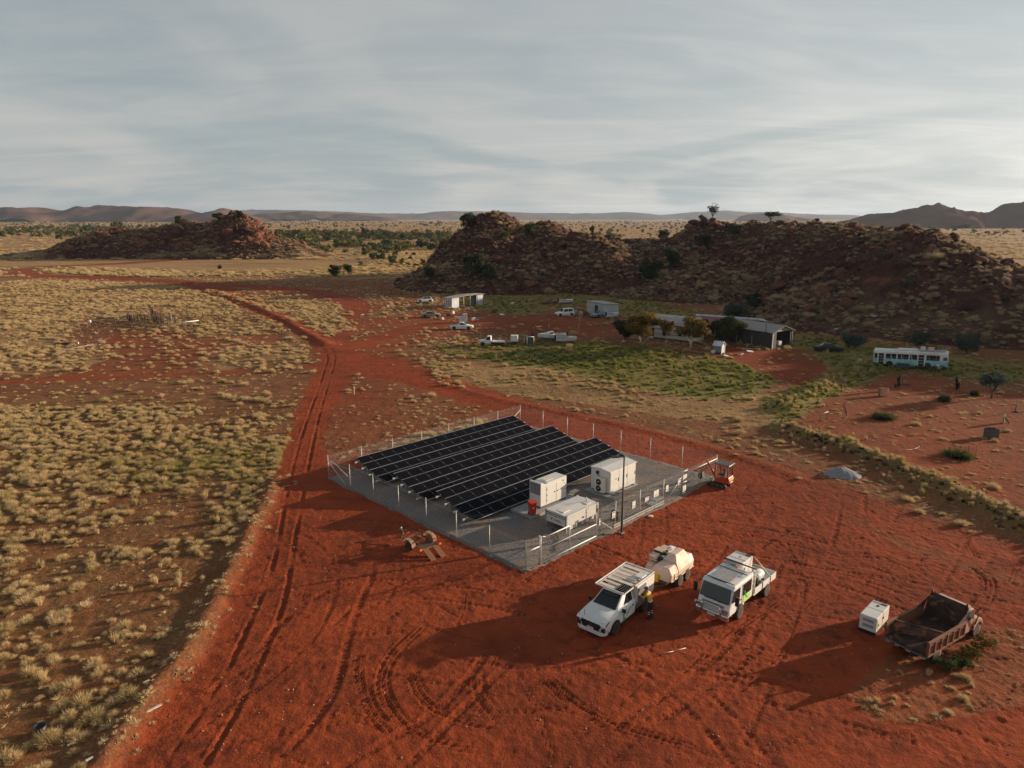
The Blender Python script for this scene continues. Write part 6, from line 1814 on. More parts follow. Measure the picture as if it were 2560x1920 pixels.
for x in (2.9, 6.45): MB().b2((x, -.35, 1.3 if x > 5 else 2.3), (x + .5, -.05, 1.75 if x > 5 else 2.6)).build('wall_unit', M_WHITE, e)
MB().b2((1.0, -.02, 1.0), (HL, -.003, 1.08)).build('rail_band', M_DWOOD, e)
MB().b2((7.4, -.035, .5), (8.1, -.004, 1.9)).build('door', M_GREY, e)
MB().box((HL + .3, 1.6, 1.9), (3.2, .06, .06), rz=.2, ry=.3).build('fallen_rail', M_PALEWOOD, e)
# red roofed long building
p = G(1744, 838)
e = empty('red_roof_building', (p.x, p.y, gz(p.x, p.y)), HR + R(6), 'long low building with a dark red roof and white ridge sheet', 'building')
MB().b2((0, 1.2, 0), (9.5, 5.8, 2.2)).build('wall', M_SHED, e)
MB().prism([(-.3, 2.1), (3.4, 3.05), (3.4, 3.12), (-.3, 2.18)], 'x', -.6, 9.8).build('roof', M_ROOFR, e)
MB().prism([(3.4, 3.05), (3.4, 3.35), (3.5, 3.42), (7.2, 2.6), (7.2, 2.5)], 'x', -1.6, 10.6).build('rear_roof', M_BLUEW, e)
for x in (.2, 3.2, 6.2, 9.2): MB().b2((x - .06, -.2, 0), (x + .06, -.08, 2.1)).build('verandah_post', M_BWHITE, e)
MB().b2((-1.4, 1.0, 2.2), (-.6, 3.2, 2.28)).build('awning', M_BWHITE, e)
# workshop
p = G(1930, 873)
WR = R(123)
e = empty('workshop_shed', (p.x, p.y, gz(p.x, p.y)), WR, 'charcoal workshop shed with pale gable roof and open end', 'shed')
WL, WW, WH = 12.0, 5.0, 2.75
MB().b2((0, -.06, 0), (WL, .02, WH)).b2((0, -WW - .02, 0), (WL, -WW + .06, WH)).b2((WL - .06, -WW, 0), (WL, 0, WH)).build('wall', M_SHED, e)
MB().b2((0, -.9, 0), (.06, 0, WH)).b2((0, -WW, 0), (.06, -WW + .5, WH)).build('end_wall', M_SHED, e)
MB().add([(.02, 0, WH), (.02, -WW, WH), (.02, -WW / 2, WH + .85), (.08, 0, WH), (.08, -WW, WH), (.08, -WW / 2, WH + .85)], [(0, 1, 2), (5, 4, 3), (0, 2, 5, 3), (1, 4, 5, 2), (0, 3, 4, 1)]).build('gable', M_SHEDR, e)
MB().prism([(.35, WH - .12), (-WW / 2, WH + .92), (-WW - .35, WH - .12), (-WW - .35, WH - .04), (-WW / 2, WH + 1.0), (.35, WH - .04)], 'x', -.35, WL + .3).build('roof', M_SHEDR, e)
MB().b2((-.06, -.06, 0), (.06, .08, WH)).build('corner_post', M_BWHITE, e); MB().b2((-.06, -WW - .06, 0), (.06, -WW + .06, WH)).build('corner_post', M_GREY, e)
MB().cyl((1.2, .35, 0), (1.2, .35, 4.4), .06, n=8).build('flue', M_DWOOD, e)
for x, h in ((4.0, 1.7), (7.2, 2.0)): MB().b2((x, .06, 0), (x + .12, .16, h)).build('downpipe', M_GREY, e)
b_ = MB().b2((.3, -2.0, .4), (1.2, -1.2, 1.1)); o = b_.b2((.4, -1.9, 0), (.5, -1.8, .4)).b2((1.0, -1.4, 0), (1.1, -1.3, .4)).build('washing_tub', M_WHITE, None, .03)
o.matrix_world = Matrix.Translation((p.x + .6, p.y + .2, 0)) @ Matrix.Rotation(WR, 4, 'Z'); tag(o, 'white tub on legs in the open end of the workshop', 'tub')
# small playhouse shed
p = G(1803, 886)
e = empty('small_gable_shed', (p.x, p.y, gz(p.x, p.y)), R(50), 'tiny grey gable shed with white trim and a side step', 'shed')
MB().b2((0, 0, .18), (1.15, 1.35, 1.35)).build('wall', paint('slate_grey_board', (.17, .19, .23), .7, dust=.1), e)
MB().b2((-.02, -.02, .18), (1.17, .0, 1.35)).build('front_board', paint('pale_grey_board', (.42, .45, .44), .7, dust=.1), e)
MB().prism([(-.22, 1.28), (.575, 1.92), (1.37, 1.28), (1.37, 1.34), (.575, 2.0), (-.22, 1.34)], 'y', -.15, 1.5).build('roof', M_BLUEW, e)
MB().add([(0, 0, 1.35), (1.15, 0, 1.35), (.575, 0, 1.86), (0, .04, 1.35), (1.15, .04, 1.35), (.575, .04, 1.86)], [(0, 1, 2), (5, 4, 3)]).build('gable', M_BLUEW, e)
for x in (0, 1.15): MB().b2((x - .06, -.06, 0), (x + .06, .02, 1.4)).build('corner_trim', M_WHITE, e)
for x in (.15, 1.0): MB().b2((x - .08, .05, 0), (x + .08, .25, .18)).build('stump', M_CONC, e)
MB().b2((-.95, .9, .25), (-.05, 1.3, .62)).b2((-.95, .9, 0), (-.85, 1.0, .25)).build('side_step', M_CREAM, e)
# bus
BX, BY = 57.3, 100.2
e = veh('derelict_bus', BX, BY, R(149), 'derelict white and aqua bus parked below the hill', 'bus', ry=R(2.6), z=.12)
BL, BW = 9.3, 2.2
def bus_side(pieces): return pieces
MB().b2((-BL / 2, -BW / 2, .42), (BL / 2, BW / 2, 1.22)).build('lower_body', M_AQUA, e, .04)
MB().prism([(-BW / 2, 1.95), (BW / 2, 1.95), (BW / 2, 2.2), (BW / 2 - .18, 2.42), (-BW / 2 + .18, 2.42), (-BW / 2, 2.2)], 'x', -BL / 2, BL / 2).build('roof', M_BWHITE, e, .04)
MB().b2((-BL / 2 + .1, -BW / 2 + .12, 1.2), (BL / 2 - .1, BW / 2 - .12, 1.96)).build('interior_shade_block', M_VOID, e)  # solid near-black block, the shade inside the bus put in as colour
for s in (1, -1):
    for x in (-BL / 2 + .05, -BL / 2 + .95, -1.95, -.95, .1, 1.65, 3.15, BL / 2 - 1.0, BL / 2 - .06):
        MB().b2((x - .07, s * BW / 2 - .05, 1.2), (x + .07, s * BW / 2 + .01, 1.97)).build('pillar', M_BWHITE, e)
    MB().b2((-BL / 2 + .05, s * BW / 2 - .06, 1.2), (-BL / 2 + .95, s * BW / 2, 1.97)).build('rear_panel', M_BWHITE, e)
    for x0, x1 in ((-3.65, -2.75), (-2.7, -2.02), (.17, 1.55), (1.72, 3.08)):
        w_ = MB().b2((x0, s * BW / 2 - .10, 1.24), (x1, s * BW / 2 - .06, 1.94)).build('window', M_GLASS, e)
        MB().b2((x0, s * BW / 2 - .06, 1.45), (x1, s * BW / 2 - .03, 1.49)).b2(((x0 + x1) / 2 - .02, s * BW / 2 - .06, 1.24), ((x0 + x1) / 2 + .02, s * BW / 2 - .03, 1.94)).build('window_bar', M_GREY, w_)
    for x in (-2.2, 2.55):
        MB().prism([(x + .48 * math.cos(a), .44 + .48 * math.sin(a)) for a in np.linspace(0, math.pi, 10)], 'y', s * BW / 2 - .05, s * BW / 2 + .012).build('wheel_arch', M_BLACK, e)
        wheel(e, x, s * (BW / 2 - .14), .44, .26, M_RUSTB)
for x0, x1 in ((-1.75, -1.05), (3.3, 4.0)):      # the two doorways on the near side, near-black panels coloured as their inner shade
    d = MB().b2((x0, BW / 2 - .03, .44), (x1, BW / 2 + .02, 1.98)).build('door', M_VOID, e)
    b = MB().b2((x0 - .14, BW / 2, .42), (x0, BW / 2 + .035, 2.0)).b2((x1, BW / 2, .42), (x1 + .14, BW / 2 + .035, 2.0))
    for z in (.8, 1.15, 1.55): b.b2((x0, BW / 2 + .02, z), (x1, BW / 2 + .03, z + .04))
    b.build('door_frame', M_BWHITE, d)
MB().b2((-.9, -.7, 2.40), (1.6, .7, 2.62)).build('roof_pod', M_BWHITE, e, .08)
MB().b2((-4.2, -.9, 2.42), (-1.2, .9, 2.46)).tube([(-4.3, -.95, 2.6), (-1.1, -.95, 2.6), (-1.1, .95, 2.6), (-4.3, .95, 2.6), (-4.3, -.95, 2.6)], .03, 5).build('roof_rack', M_GREY, e)
MB().box((-1.5, -.2, 2.72), (.6, .5, .5)).build('roof_box', M_BWHITE, e); MB().box((-2.5, -.3, 2.68), (.7, .5, .4)).build('roof_crate', M_TAN, e)
MB().cyl((-3.1, -.7, 2.4), (-3.1, -.7, 3.7), .05, n=6).build('flue', M_DWOOD, e)
MB().b2((-BL / 2 + .1, BW / 2 - .02, 1.3), (-BL / 2 + .6, BW / 2 + .012, 1.75)).build('rear_window', M_DGREY, e)
MB().b2((BL / 2 - .02, -BW / 2 + .1, 1.2), (BL / 2 + .03, BW / 2 - .1, 1.9)).build('windscreen', M_GLASS, e)
for x, rz in ((.9, .35), (-.35, .35), (2.2, .35)): MB().cyl((x - .25, BW / 2 + .25, .2), (x + .25, BW / 2 + .08, 1.9), .03, n=5).build('leaning_pole', M_BWHITE, e)
def bus_pt(x, y, z=0): return e.matrix_basis @ Vector((x, y, z))
# motorbikes and junk by the bus
def motorbike(loc, rz, label):
    b = empty('motorbike', loc, rz, label, 'motorbike')
    for x in (-.65, .65):
        w_ = MB().lathe([(.24, -.05), (.31, -.05), (.31, .05), (.24, .05)], (x, 0, .31), 'y', 14).build('wheel', M_RUBBER, b)
    MB().tube([(-.6, 0, .35), (0, 0, .45), (.45, 0, .75), (.62, 0, .32)], .05, 6).build('frame', M_DGREY, b)
    MB().b2((-.2, -.14, .3), (.22, .14, .6)).build('engine', M_GREY, b)
    MB().loft([[(.4, -.1, .7), (.4, .1, .7), (-.05, .12, .68), (-.05, -.12, .68)], [(.32, -.07, .88), (.32, .07, .88), (0, .09, .82), (0, -.09, .82)]]).build('tank', M_WHITE if 'white' in label else M_ORANGE, b)
    MB().b2((-.65, -.1, .68), (-.05, .1, .78)).build('seat', M_BLACK, b)
    MB().cyl((.45, -.35, 1.0), (.45, .35, 1.0), .02, n=5).cyl((.42, 0, .75), (.45, 0, 1.0), .025, n=5).build('handlebar', M_BLACK, b)
motorbike(bus_pt(-3.6, 1.9, 0) * 1, R(149), 'old white tanked motorbike at the right end of the bus')
motorbike(bus_pt(4.6, 2.2, 0) * 1, R(120), 'orange tanked motorbike lying by the left end of the bus')
bus_e = e
jb = empty('junk_crate', bus_pt(.9, 1.7, -.05), R(149), 'dark green junk boxes under the bus windows', 'crate')
MB().b2((-.9, -.3, .1), (.7, .3, .75)).build('box', paint('dark_green_box', (.03, .06, .055), .7, dust=.2), jb, .03)
MB().b2((-.95, -.34, .75), (.75, .34, .80)).build('lid', M_DGREY, jb)
# generic cars
def car(name, x, y, rz, label, col, prof='sedan', sc=1.0, wrecked=False, hood=True, cat='car', grp='abandoned vehicles around the settlement', glassm=M_GLASS):
    e = veh(name, x, y, rz, label, cat, grp)
    e.scale = (sc, sc, sc)
    zb = .22 if not wrecked else .16
    MB().loft([ring8(2.2, .66, zb + .12, .60, .66, .55), ring8(2.0, .80, zb, .68, .74, .66), ring8(.95, .86, zb - .02, .80, .90, .72), ring8(-1.0, .86, zb - .02, .84, .94, .74), ring8(-2.0, .82, zb, .80, .88, .68), ring8(-2.2, .74, zb + .14, .70, .78, .6)]).build('body', col, e, .04)
    if prof == 'sedan': b0, b1, t0, t1 = 1.0, -1.45, .3, -.85
    elif prof == 'ute': b0, b1, t0, t1 = 1.05, -.55, .35, -.4
    else: b0, b1, t0, t1 = .9, -2.0, .35, -1.85
    zt = 1.34 if prof != 'wagon' else 1.6
    MB().loft([[(b0, -.72, .88), (b0, .72, .88), (b1, .73, .90), (b1, -.73, .90)], [(t0, -.56, zt), (t0, .56, zt), (t1, .57, zt), (t1, -.57, zt)]]).build('cabin', col, e, .04)
    f = [(b0, .70, .9), (b0, -.70, .9), (t0, -.55, zt), (t0, .55, zt)]
    windows(e, [inset(f, .05, .95, .08, .9)], glassm, 'windscreen', .015)
    k = [(b1, -.70, .9), (b1, .70, .9), (t1, .55, zt), (t1, -.55, zt)]
    windows(e, [inset(k, .08, .92, .15, .88)], glassm, 'rear_window', .015)
    for s in (1, -1):
        q = [(b1, s * .735, .90), (b0, s * .725, .88), (t0, s * .565, zt), (t1, s * .575, zt)]
        windows(e, [inset(q, .12, .50, .1, .88), inset(q, .54, .90, .1, .88)] if prof != 'ute' else [inset(q, .15, .85, .1, .88)], glassm, 'window', .015)
        for xx in (1.35, -1.35):
            MB().prism([(xx + .37 * math.cos(a), .30 + .37 * math.sin(a)) for a in np.linspace(0, math.pi, 9)], 'y', s * .80, s * .872).build('wheel_arch', M_BLACK, e)
            wheel(e, xx, s * .76, .30, .2, M_DGREY)
        MB().box((2.16, s * .52, .60), (.1, .26, .12)).build('headlight', M_CHROME if not wrecked else M_BLACK, e)
    MB().b2((2.12, -.7, .26), (2.26, .7, .42)).build('bumper', M_DGREY, e)
    if prof == 'ute':
        MB().b2((-2.0, -.62, .9), (-.7, .62, .945)).build('tray_well', M_DGREY, e)
    return e
car('ute_wreck', -9.75, 136.8, R(-3), 'white coupe ute with missing bumper parked on red earth', M_WHITE, 'ute', 1.02, True, cat='ute')
car('dark_car', 51.2, 113.0, R(-8), 'black car parked near the bushes by the bus', M_BLACK, 'sedan', 1.0)
car('blue_sedan', 19.0, 153.8, R(222), 'slate blue sedan in front of the tin shed', paint('slate_blue_paint', (.10, .15, .18), .35, dust=.15), 'sedan', 1.05)
car('four_wheel_drive', 11.6, 156.2, R(200), 'white four wheel drive shell with black bonnet', M_WHITE, 'wagon', 1.0, True, glassm=M_VOID)
car('squashed_car', 29, 195, R(30), 'reddish squashed car at the foot of the hill', M_RUST, 'sedan', .9, True)
e_ = bpy.data.objects['squashed_car']; pp = G(1372, 760); e_.location = (pp.x, pp.y, 0)
car('wrecked_sedan', 0, 0, R(10), 'rusty grey wreck with missing roof near the stacked white boxes', paint('dull_grey_wreck', (.25, .24, .22), .6, dust=.35, rust=.4), 'sedan', .95, True)
e_ = bpy.data.objects['wrecked_sedan']; pp = G(1077, 793); e_.location = (pp.x, pp.y, 0)
car('flipped_van', 0, 0, R(160), 'white van body lying by the stockyard rails', M_BWHITE, 'wagon', .95, True)
e_ = bpy.data.objects['flipped_van']; pp = G(1062, 758); e_.location = (pp.x, pp.y, 0); e_.rotation_euler = (.5, 0, R(200))
# old tray ute with box
e = veh('old_tray_ute', -3.4, 118.5, R(176), 'white and black old tray ute in the long grass', 'ute', 'abandoned vehicles around the settlement')
MB().loft([ring8(2.1, .7, .5, .9, .95, .6), ring8(1.1, .8, .45, 1.0, 1.08, .7)]).build('bonnet', M_WHITE, e, .04)
MB().loft([[(1.1, -.8, .5), (1.1, .8, .5), (.1, .8, .5), (.1, -.8, .5)], [(1.1, -.8, 1.05), (1.1, .8, 1.05), (.1, .8, 1.05), (.1, -.8, 1.05)], [(.75, -.66, 1.68), (.75, .66, 1.68), (.12, .68, 1.68), (.12, -.68, 1.68)]]).build('cab', M_WHITE, e, .04)
windows(e, [[(.15, -.76, 1.12), (.15, .76, 1.12), (.14, .64, 1.6), (.14, -.64, 1.6)]], M_VOID, 'rear_window', .04)
for s in (1, -1):
    windows(e, [[(.2, s * .79, 1.1), (.98, s * .79, 1.1), (.7, s * .68, 1.6), (.2, s * .69, 1.6)]], M_VOID)
    for xx in (1.5, -1.3): wheel(e, xx, s * .74, .38, .24, M_BWHITE)
MB().b2((-2.2, -.85, .72), (-.1, .85, .82)).build('tray', M_BWHITE, e); MB().b2((-2.1, -.4, .4), (1.9, .4, .72)).build('chassis', M_BLACK, e)
e2 = veh('box_trailer', .4, 118.9, R(176), 'small trailer carrying a pale metal box in the grass', 'trailer')
MB().b2((-.6, -.55, .75), (.6, .55, 1.75)).build('box', M_BWHITE, e2, .03); MB().b2((-.8, -.6, .45), (1.4, .6, .6)).build('frame', M_DGREY, e2)
for s in (1, -1): wheel(e2, -.1, s * .66, .34, .2, M_BWHITE)
e2 = empty('open_crate', (2.95, 119.5, 0), R(20), 'upright open dark crate with pale rim in the grass', 'crate')
MB().b2((-.6, -.5, 0), (.6, .5, 1.35)).build('box', M_DGREY, e2); MB().tube([(-.6, -.52, .1), (-.6, -.52, 1.38), (.6, -.52, 1.38), (.6, -.52, .1)], .06, 6).build('rim', M_BWHITE, e2)
# boats
def boat(name, x, y, z, rz, L, label, cabin=True, scale=1.0):
    e = empty(name, (x, y, z), rz, label, 'boat', None)
    prof = [(-L / 2, .78, .1), (-L * .1, .85, .06), (L * .25, .66, .1), (L * .42, .3, .22), (L / 2, .03, .42)]
    rings = []
    for px, w, zb in prof: rings.append([(px, 0, zb), (px, w * .75, zb + .2), (px, w, .86 + max(px, 0) * .05), (px, -w, .86 + max(px, 0) * .05), (px, -w * .75, zb + .2)])
    MB().loft(rings).build('hull', M_BWHITE, e, .02)
    MB().tube([(-L / 2, .8, .88), (-L * .1, .87, .88), (L * .25, .68, .93), (L / 2, .03, 1.0), (L * .25, -.68, .93), (-L * .1, -.87, .88), (-L / 2, -.8, .88)], .04, 6).build('gunwale', M_WHITE, e)
    MB().b2((-L / 2 + .15, -.6, .70), (L * .15, .6, .885)).build('well', M_DGREY, e)
    if cabin:
        MB().loft([[(-.3, -.6, .86), (-.3, .6, .86), (L * .38, .3, .92), (L * .38, -.3, .92)], [(-.2, -.5, 1.35), (-.2, .5, 1.35), (L * .15, .36, 1.25), (L * .15, -.36, 1.25)]]).build('cabin', M_WHITE, e, .03)
        for s in (1, -1): windows(e, [[(-.2, s * .60, 1.0), (.5, s * .54, 1.02), (.35, s * .50, 1.24), (-.15, s * .53, 1.28)]])
    MB().b2((-L / 2 - .3, -.15, .4), (-L / 2, .15, 1.25)).build('outboard_motor', M_BLACK, e)
    MB().b2((-L * .3, -.55, -.1), (L * .35, -.45, .12)).b2((-L * .3, .45, -.1), (L * .35, .55, .12)).build('cradle', M_DGREY, e)
    return e
boat('cabin_boat', 7.0, 123.0, .35, R(184), 5.0, 'white cabin boat propped in the green grass')
boat('tinny_boat', 9.4, 120.9, .15, R(2), 3.6, 'small silver white dinghy beside the cabin boat', False)
boat('covered_boat', 21.5, 151.4, .25, R(30), 3.2, 'small white boat on a trailer right of the blue sedan', False)
pp = G(1415, 759); boat('derelict_boat', pp.x, pp.y, .1, R(20), 4.0, 'grey old boat lying in grass left of the tin shed', False)
e2 = empty('rusty_machine', (4.6, 125.6, 0), R(10), 'rusty red farm machine with dark wheels behind the cabin boat', 'machine')
MB().box((0, 0, 1.3), (1.8, 1.2, .9), ry=.2).box((.2, 0, 2.0), (1.2, .8, .4), rz=.3).build('body', M_RUST, e2)
for x, y in ((-1.1, -.6), (1.2, -.6), (1.2, .7)): MB().lathe([(.3, -.1), (.45, -.1), (.45, .1), (.3, .1)], (x, y, .5), 'y', 14).build('wheel', M_BLACK, e2)
MB().tube([(-1.2, 0, 0), (-1.0, 0, 2.4), (-.4, 0, 2.3)], .08, 6).tube([(1.4, 0, .8), (2.0, 0, 2.4)], .12, 6).build('frame', M_DWOOD, e2)
# stacked pale boxes (fridges)
p = G(1148, 806)
for dx, w, h, lb, nm in ((0, .75, 1.15, 'shorter pale metal cabinet behind the white ute', 0), (.85, .8, 1.75, 'taller pale metal cabinet behind the white ute', 1)):
    o = empty('old_fridge', (p.x + dx, p.y, 0), .1, lb, 'fridge')
    MB().b2((0, 0, 0), (w, .7, h)).build('case', M_BLUEW, o, .03); MB().b2((.03, -.04, .05), (w - .03, -.004, h * .66)).build('door', M_BWHITE, o, .01); MB().b2((w - .1, -.07, h * .4), (w - .06, -.04, h * .6)).build('handle', M_GREY, o)
# loose scrap around the yard
sr = np.random.default_rng(41)
SCRAP = [(1105, 799, 'pale', 'pale broken box left of the white ute'), (1123, 790, 'dark', 'dark scrap pile left of the metal cabinets'), (1132, 784, 'pale', 'pale broken box just behind the dark scrap pile'), (1140, 778, 'pale', 'pale box in front of the shelter opening'), (1162, 762, 'white', 'tall white scrap panel at the shelter front'), (1168, 772, 'white', 'white sheet lying in front of the tall scrap panel'), (1180, 770, 'white', 'white table shaped scrap right of the shelter front'), (1200, 796, 'plank', 'bleached plank right of the metal cabinets'), (1213, 809, 'plank', 'bleached plank right of the white ute'), (1183, 801, 'pale', 'pale box right of the metal cabinets'), (1195, 800, 'white', 'white scrap sheet beside the plank and cabinets'), (1255, 788, 'white', 'long white tray alone on the red square'), (1235, 782, 'dark', 'dark scrap pile left of the long white tray'), (1225, 764, 'white', 'curved white scrap in the grass behind the red square'), (1262, 766, 'dark', 'dark scrap pile at the grass edge behind the white tray'), (1280, 762, 'pale', 'pale box farthest right behind the red square'), (1018, 764, 'white', 'tilted white panel near the stockyard rails'), (1000, 760, 'white', 'round white sheet left of the tilted panel'), (970, 767, 'pale', 'pale heap at the left end of the stockyard rails'), (1437, 788, 'tank', 'grey water drum next to the white four wheel drive'), (1452, 792, 'tank', 'grey water drum between the crates and the other drum'), (1462, 790, 'crate', 'rusty brown crate left of the blue sedan'), (1560, 855, 'white', 'white scrap under the dark bushy tree'), (1634, 846, 'white', 'white scrap at the left foot of the cream house'), (1815, 893, 'white', 'white bucket shaped scrap nearest the tiny gable shed'), (1850, 887, 'white', 'white scrap midway between tiny shed and workshop'), (1875, 881, 'white', 'white tub scrap closest to the workshop wall'), (1860, 872, 'plank', 'plank lying along the workshop wall'), (2150, 905, 'pale', 'pale box in the grass left of the bus'), (985, 712, 'white', 'white sheets lying out on the shaded flat'), (2185, 795, 'white', 'white sheet low on the hillside above the bus'), (2090, 826, 'white', 'white sheet on the slope behind the dark car'), (1640, 772, 'white', 'white scrap on the slope behind the cream house'), (905, 792, 'pale', 'pale box beside the left track loop')]
for i, (x, y, k, lb) in enumerate(SCRAP):
    p = GT(x, y); s = sr.uniform(.7, 1.2); rz = sr.uniform(0, 3)
    nm = {'pale': 'scrap_box', 'white': 'scrap_sheet', 'dark': 'scrap_pile', 'plank': 'plank', 'tank': 'water_drum', 'crate': 'scrap_crate'}[k]
    o = empty(nm, (p.x, p.y, p.z), rz, lb, nm.split('_')[-1], 'scrap lying around the settlement')
    if k == 'pale': MB().box((0, 0, .22), (.8 * s, .6, .45), top=(.8, .9)).build('box', M_PALEWOOD, o); MB().box((.2, 0, .48), (.5, .5, .04), rx=.3).build('lid', M_BWHITE, o)
    elif k == 'white': MB().box((0, 0, .16), (1.0 * s, .7, .05), rx=.25, ry=.1).build('sheet', M_WHITE, o); MB().box((0, .1, .08), (.6, .4, .16)).build('block', M_BWHITE, o)
    elif k == 'dark': MB().tube([(-.7, -.4, .1), (-.6, .4, .5), (.5, .4, .6), (.7, -.4, .1), (-.7, -.4, .1)], .06, 5).build('bent_bar', M_DWOOD, o); MB().box((0, 0, .2), (.8, .5, .3)).build('core', M_RUSTB, o)
    elif k == 'plank': MB().box((0, 0, .08), (3.0 * s, .16, .06)).build('board', M_PALEWOOD, o); MB().box((.3, .05, .03), (.3, .5, .05)).build('batten', M_WOOD, o)
    elif k == 'tank': MB().lathe([(.4, 0), (.46, .08), (.46, 1.0), (.4, 1.1)], (0, 0, 0), 'z', 14).build('drum', M_GREY, o); MB().lathe([(.47, .4), (.48, .45), (.47, .5)], (0, 0, 0), 'z', 14).build('hoop', M_DGREY, o)
    else: MB().b2((-.6, -.4, 0), (.6, .4, .9)).build('box', M_RUST, o); MB().b2((-.64, -.44, .9), (.64, .44, .96)).build('lid', M_RUSTB, o)
# flag pole / washing line post on the red square
p = G(1446, 830)
o = empty('thin_mast', (p.x, p.y, 0), 0, 'thin bent mast standing on the red square by the tin shed', 'mast')
MB().tube([(0, 0, -.1), (.1, 0, 1.4), (.28, 0, 2.9)], .035, 6).build('pole', M_PALEWOOD, o); MB().cyl((.28, -.5, 2.8), (.28, .5, 2.8), .02, n=5).build('crossarm', M_PALEWOOD, o)

# ---------------------------------------------------------------- stockyard rails behind the flat
def post_run(name, label, pts, h, rails, mat, jitter=.2, seed=0, cat='fence', step=2.4, lean=.1, rad=.07):
    r = np.random.default_rng(seed)
    P = np.array([(q.x, q.y) for q in (G(*a) for a in pts)])
    e = empty(name, (P[0, 0], P[0, 1], 0), 0, label, cat)
    prev = None
    for (a, b) in zip(P[:-1], P[1:]):
        L = np.linalg.norm(b - a); n = max(1, int(L / step))
        for i in range(n + (1 if (b == P[-1]).all() else 0)):
            q = a + (b - a) * i / n + r.normal(0, jitter * .3, 2)
            hh = h * r.uniform(.75, 1.15)
            x, y = q - P[0]
            top = Vector((x + r.normal(0, lean), y + r.normal(0, lean), hh))
            MB().cyl((x, y, -.2), top, rad * r.uniform(.8, 1.3), rad * .8, 6).build('post', mat, e)
            if prev is not None:
                for z in rails:
                    if r.random() < .85:
                        p0, p1 = prev[0].lerp(prev[1], z), Vector((x, y, 0)).lerp(top, z)
                        MB().cyl(p0, p1, rad * .6, n=5).build('rail', mat, e)
            prev = (Vector((x, y, 0)), top)
    return e
post_run('stockyard_rails', 'dark timber stockyard rails left of the open shelter', [(905, 752), (960, 746), (1030, 744), (1075, 742)], 1.9, (.5, .85), M_DWOOD, seed=1, rad=.11)
post_run('stockyard_rails', 'second line of dark stockyard rails closer to the hill', [(955, 738), (1050, 733), (1140, 728), (1215, 735)], 1.8, (.8,), M_DWOOD, seed=2, rad=.11)
post_run('stockyard_rails', 'short rails running right from the open shelter', [(1205, 737), (1225, 742)], 1.8, (.4, .8), M_DWOOD, seed=3, rad=.11)
# old yard in the left field
post_run('yard_fence', 'grey post and wire yard fence, near side, in the left field', [(232, 818), (250, 823), (330, 824), (400, 822), (440, 812), (432, 800)], 1.8, (.25, .55), M_DWOOD, seed=4, step=2.2, rad=.09)
post_run('yard_fence', 'grey post and wire yard fence, far side, in the left field', [(235, 806), (300, 800), (380, 796), (470, 790), (548, 799)], 1.6, (.5,), M_DWOOD, seed=5, step=2.6, rad=.075)
post_run('timber_race', 'close set upright timbers of a cattle race in the old yard', [(318, 800), (330, 806), (352, 803), (380, 806), (398, 812), (412, 815)], 1.9, (.3, .7), M_DWOOD, seed=6, step=.55, rad=.09)
post_run('timber_race', 'second row of close upright timbers in the old yard', [(378, 786), (388, 802), (408, 812)], 2.0, (.6,), M_DWOOD, seed=7, step=.6, rad=.09)
for i, (x, y, h, ln, lb) in enumerate(((161, 845, 2.0, 0, 'lone straight post left of the old yard'), (208, 838, 2.4, -.9, 'leaning post beside the lone straight one'), (885, 987, 1.1, .05, 'short pale post alone on the plain above the solar panels'), (430, 812, 2.5, 0, 'taller pale post at the right of the old yard'))):
    p = G(x, y)
    o = MB().cyl((0, 0, -.2), (ln, 0, h), .06, .05, 7).build('post', M_PALEWOOD if 'pale' in lb else M_WOOD, None, 0, (p.x, p.y, 0)); tag(o, lb, 'post')
p = G(225, 808); o = empty('white_drum', (p.x, p.y, 0), .3, 'white drum lying at the left corner of the old yard', 'drum')
MB().lathe([(.3, -.45), (.34, -.4), (.34, .4), (.3, .45)], (0, 0, .34), 'y', 12).build('shell', M_WHITE, o); MB().lathe([(.345, -.05), (.36, 0), (.345, .05)], (0, 0, .34), 'y', 12).build('hoop', M_GREY, o)
p, q = G(448, 809), G(497, 803)
o = empty('white_pipe', (p.x, p.y, 0), 0, 'long white pipe lying right of the old yard', 'pipe')
MB().cyl((0, 0, .2), (q.x - p.x, q.y - p.y, .15), .11, n=8).build('tube', M_WHITE, o); MB().cyl((-.1, 0, .2), (.15, 0, .2), .15, n=8).build('flange', M_GREY, o)
# fallen tree
p, q = G(120, 887), G(235, 865)
o = empty('fallen_tree', (p.x, p.y, 0), 0, 'bleached fallen tree trunk on the bare red patch', 'log')
d = q - p
MB().cyl((0, 0, .15), (d.x, d.y, .35), .10, .15, 8).build('trunk', M_WOOD, o)
for k in range(9): MB().tube([(d.x * .96, d.y * .96, .35), (d.x + random.uniform(-.3, 1.2), d.y + random.uniform(-1.5, 1.5), random.uniform(.3, 1.2)), (d.x + random.uniform(.3, 2.2), d.y + random.uniform(-2, 2.5), random.uniform(.2, 1.6))], .04, 5).build('root', M_WOOD, o)
p = G(172, 862); o = empty('log', (p.x, p.y, 0), .15, 'dark short log beside the fallen tree', 'log')
MB().cyl((-2.2, 0, .2), (1.4, .3, .22), .18, .22, 8).build('trunk', M_DWOOD, o); MB().cyl((1.4, .3, .22), (1.44, .3, .22), .2, n=8).build('cut_end', M_PALEWOOD, o)

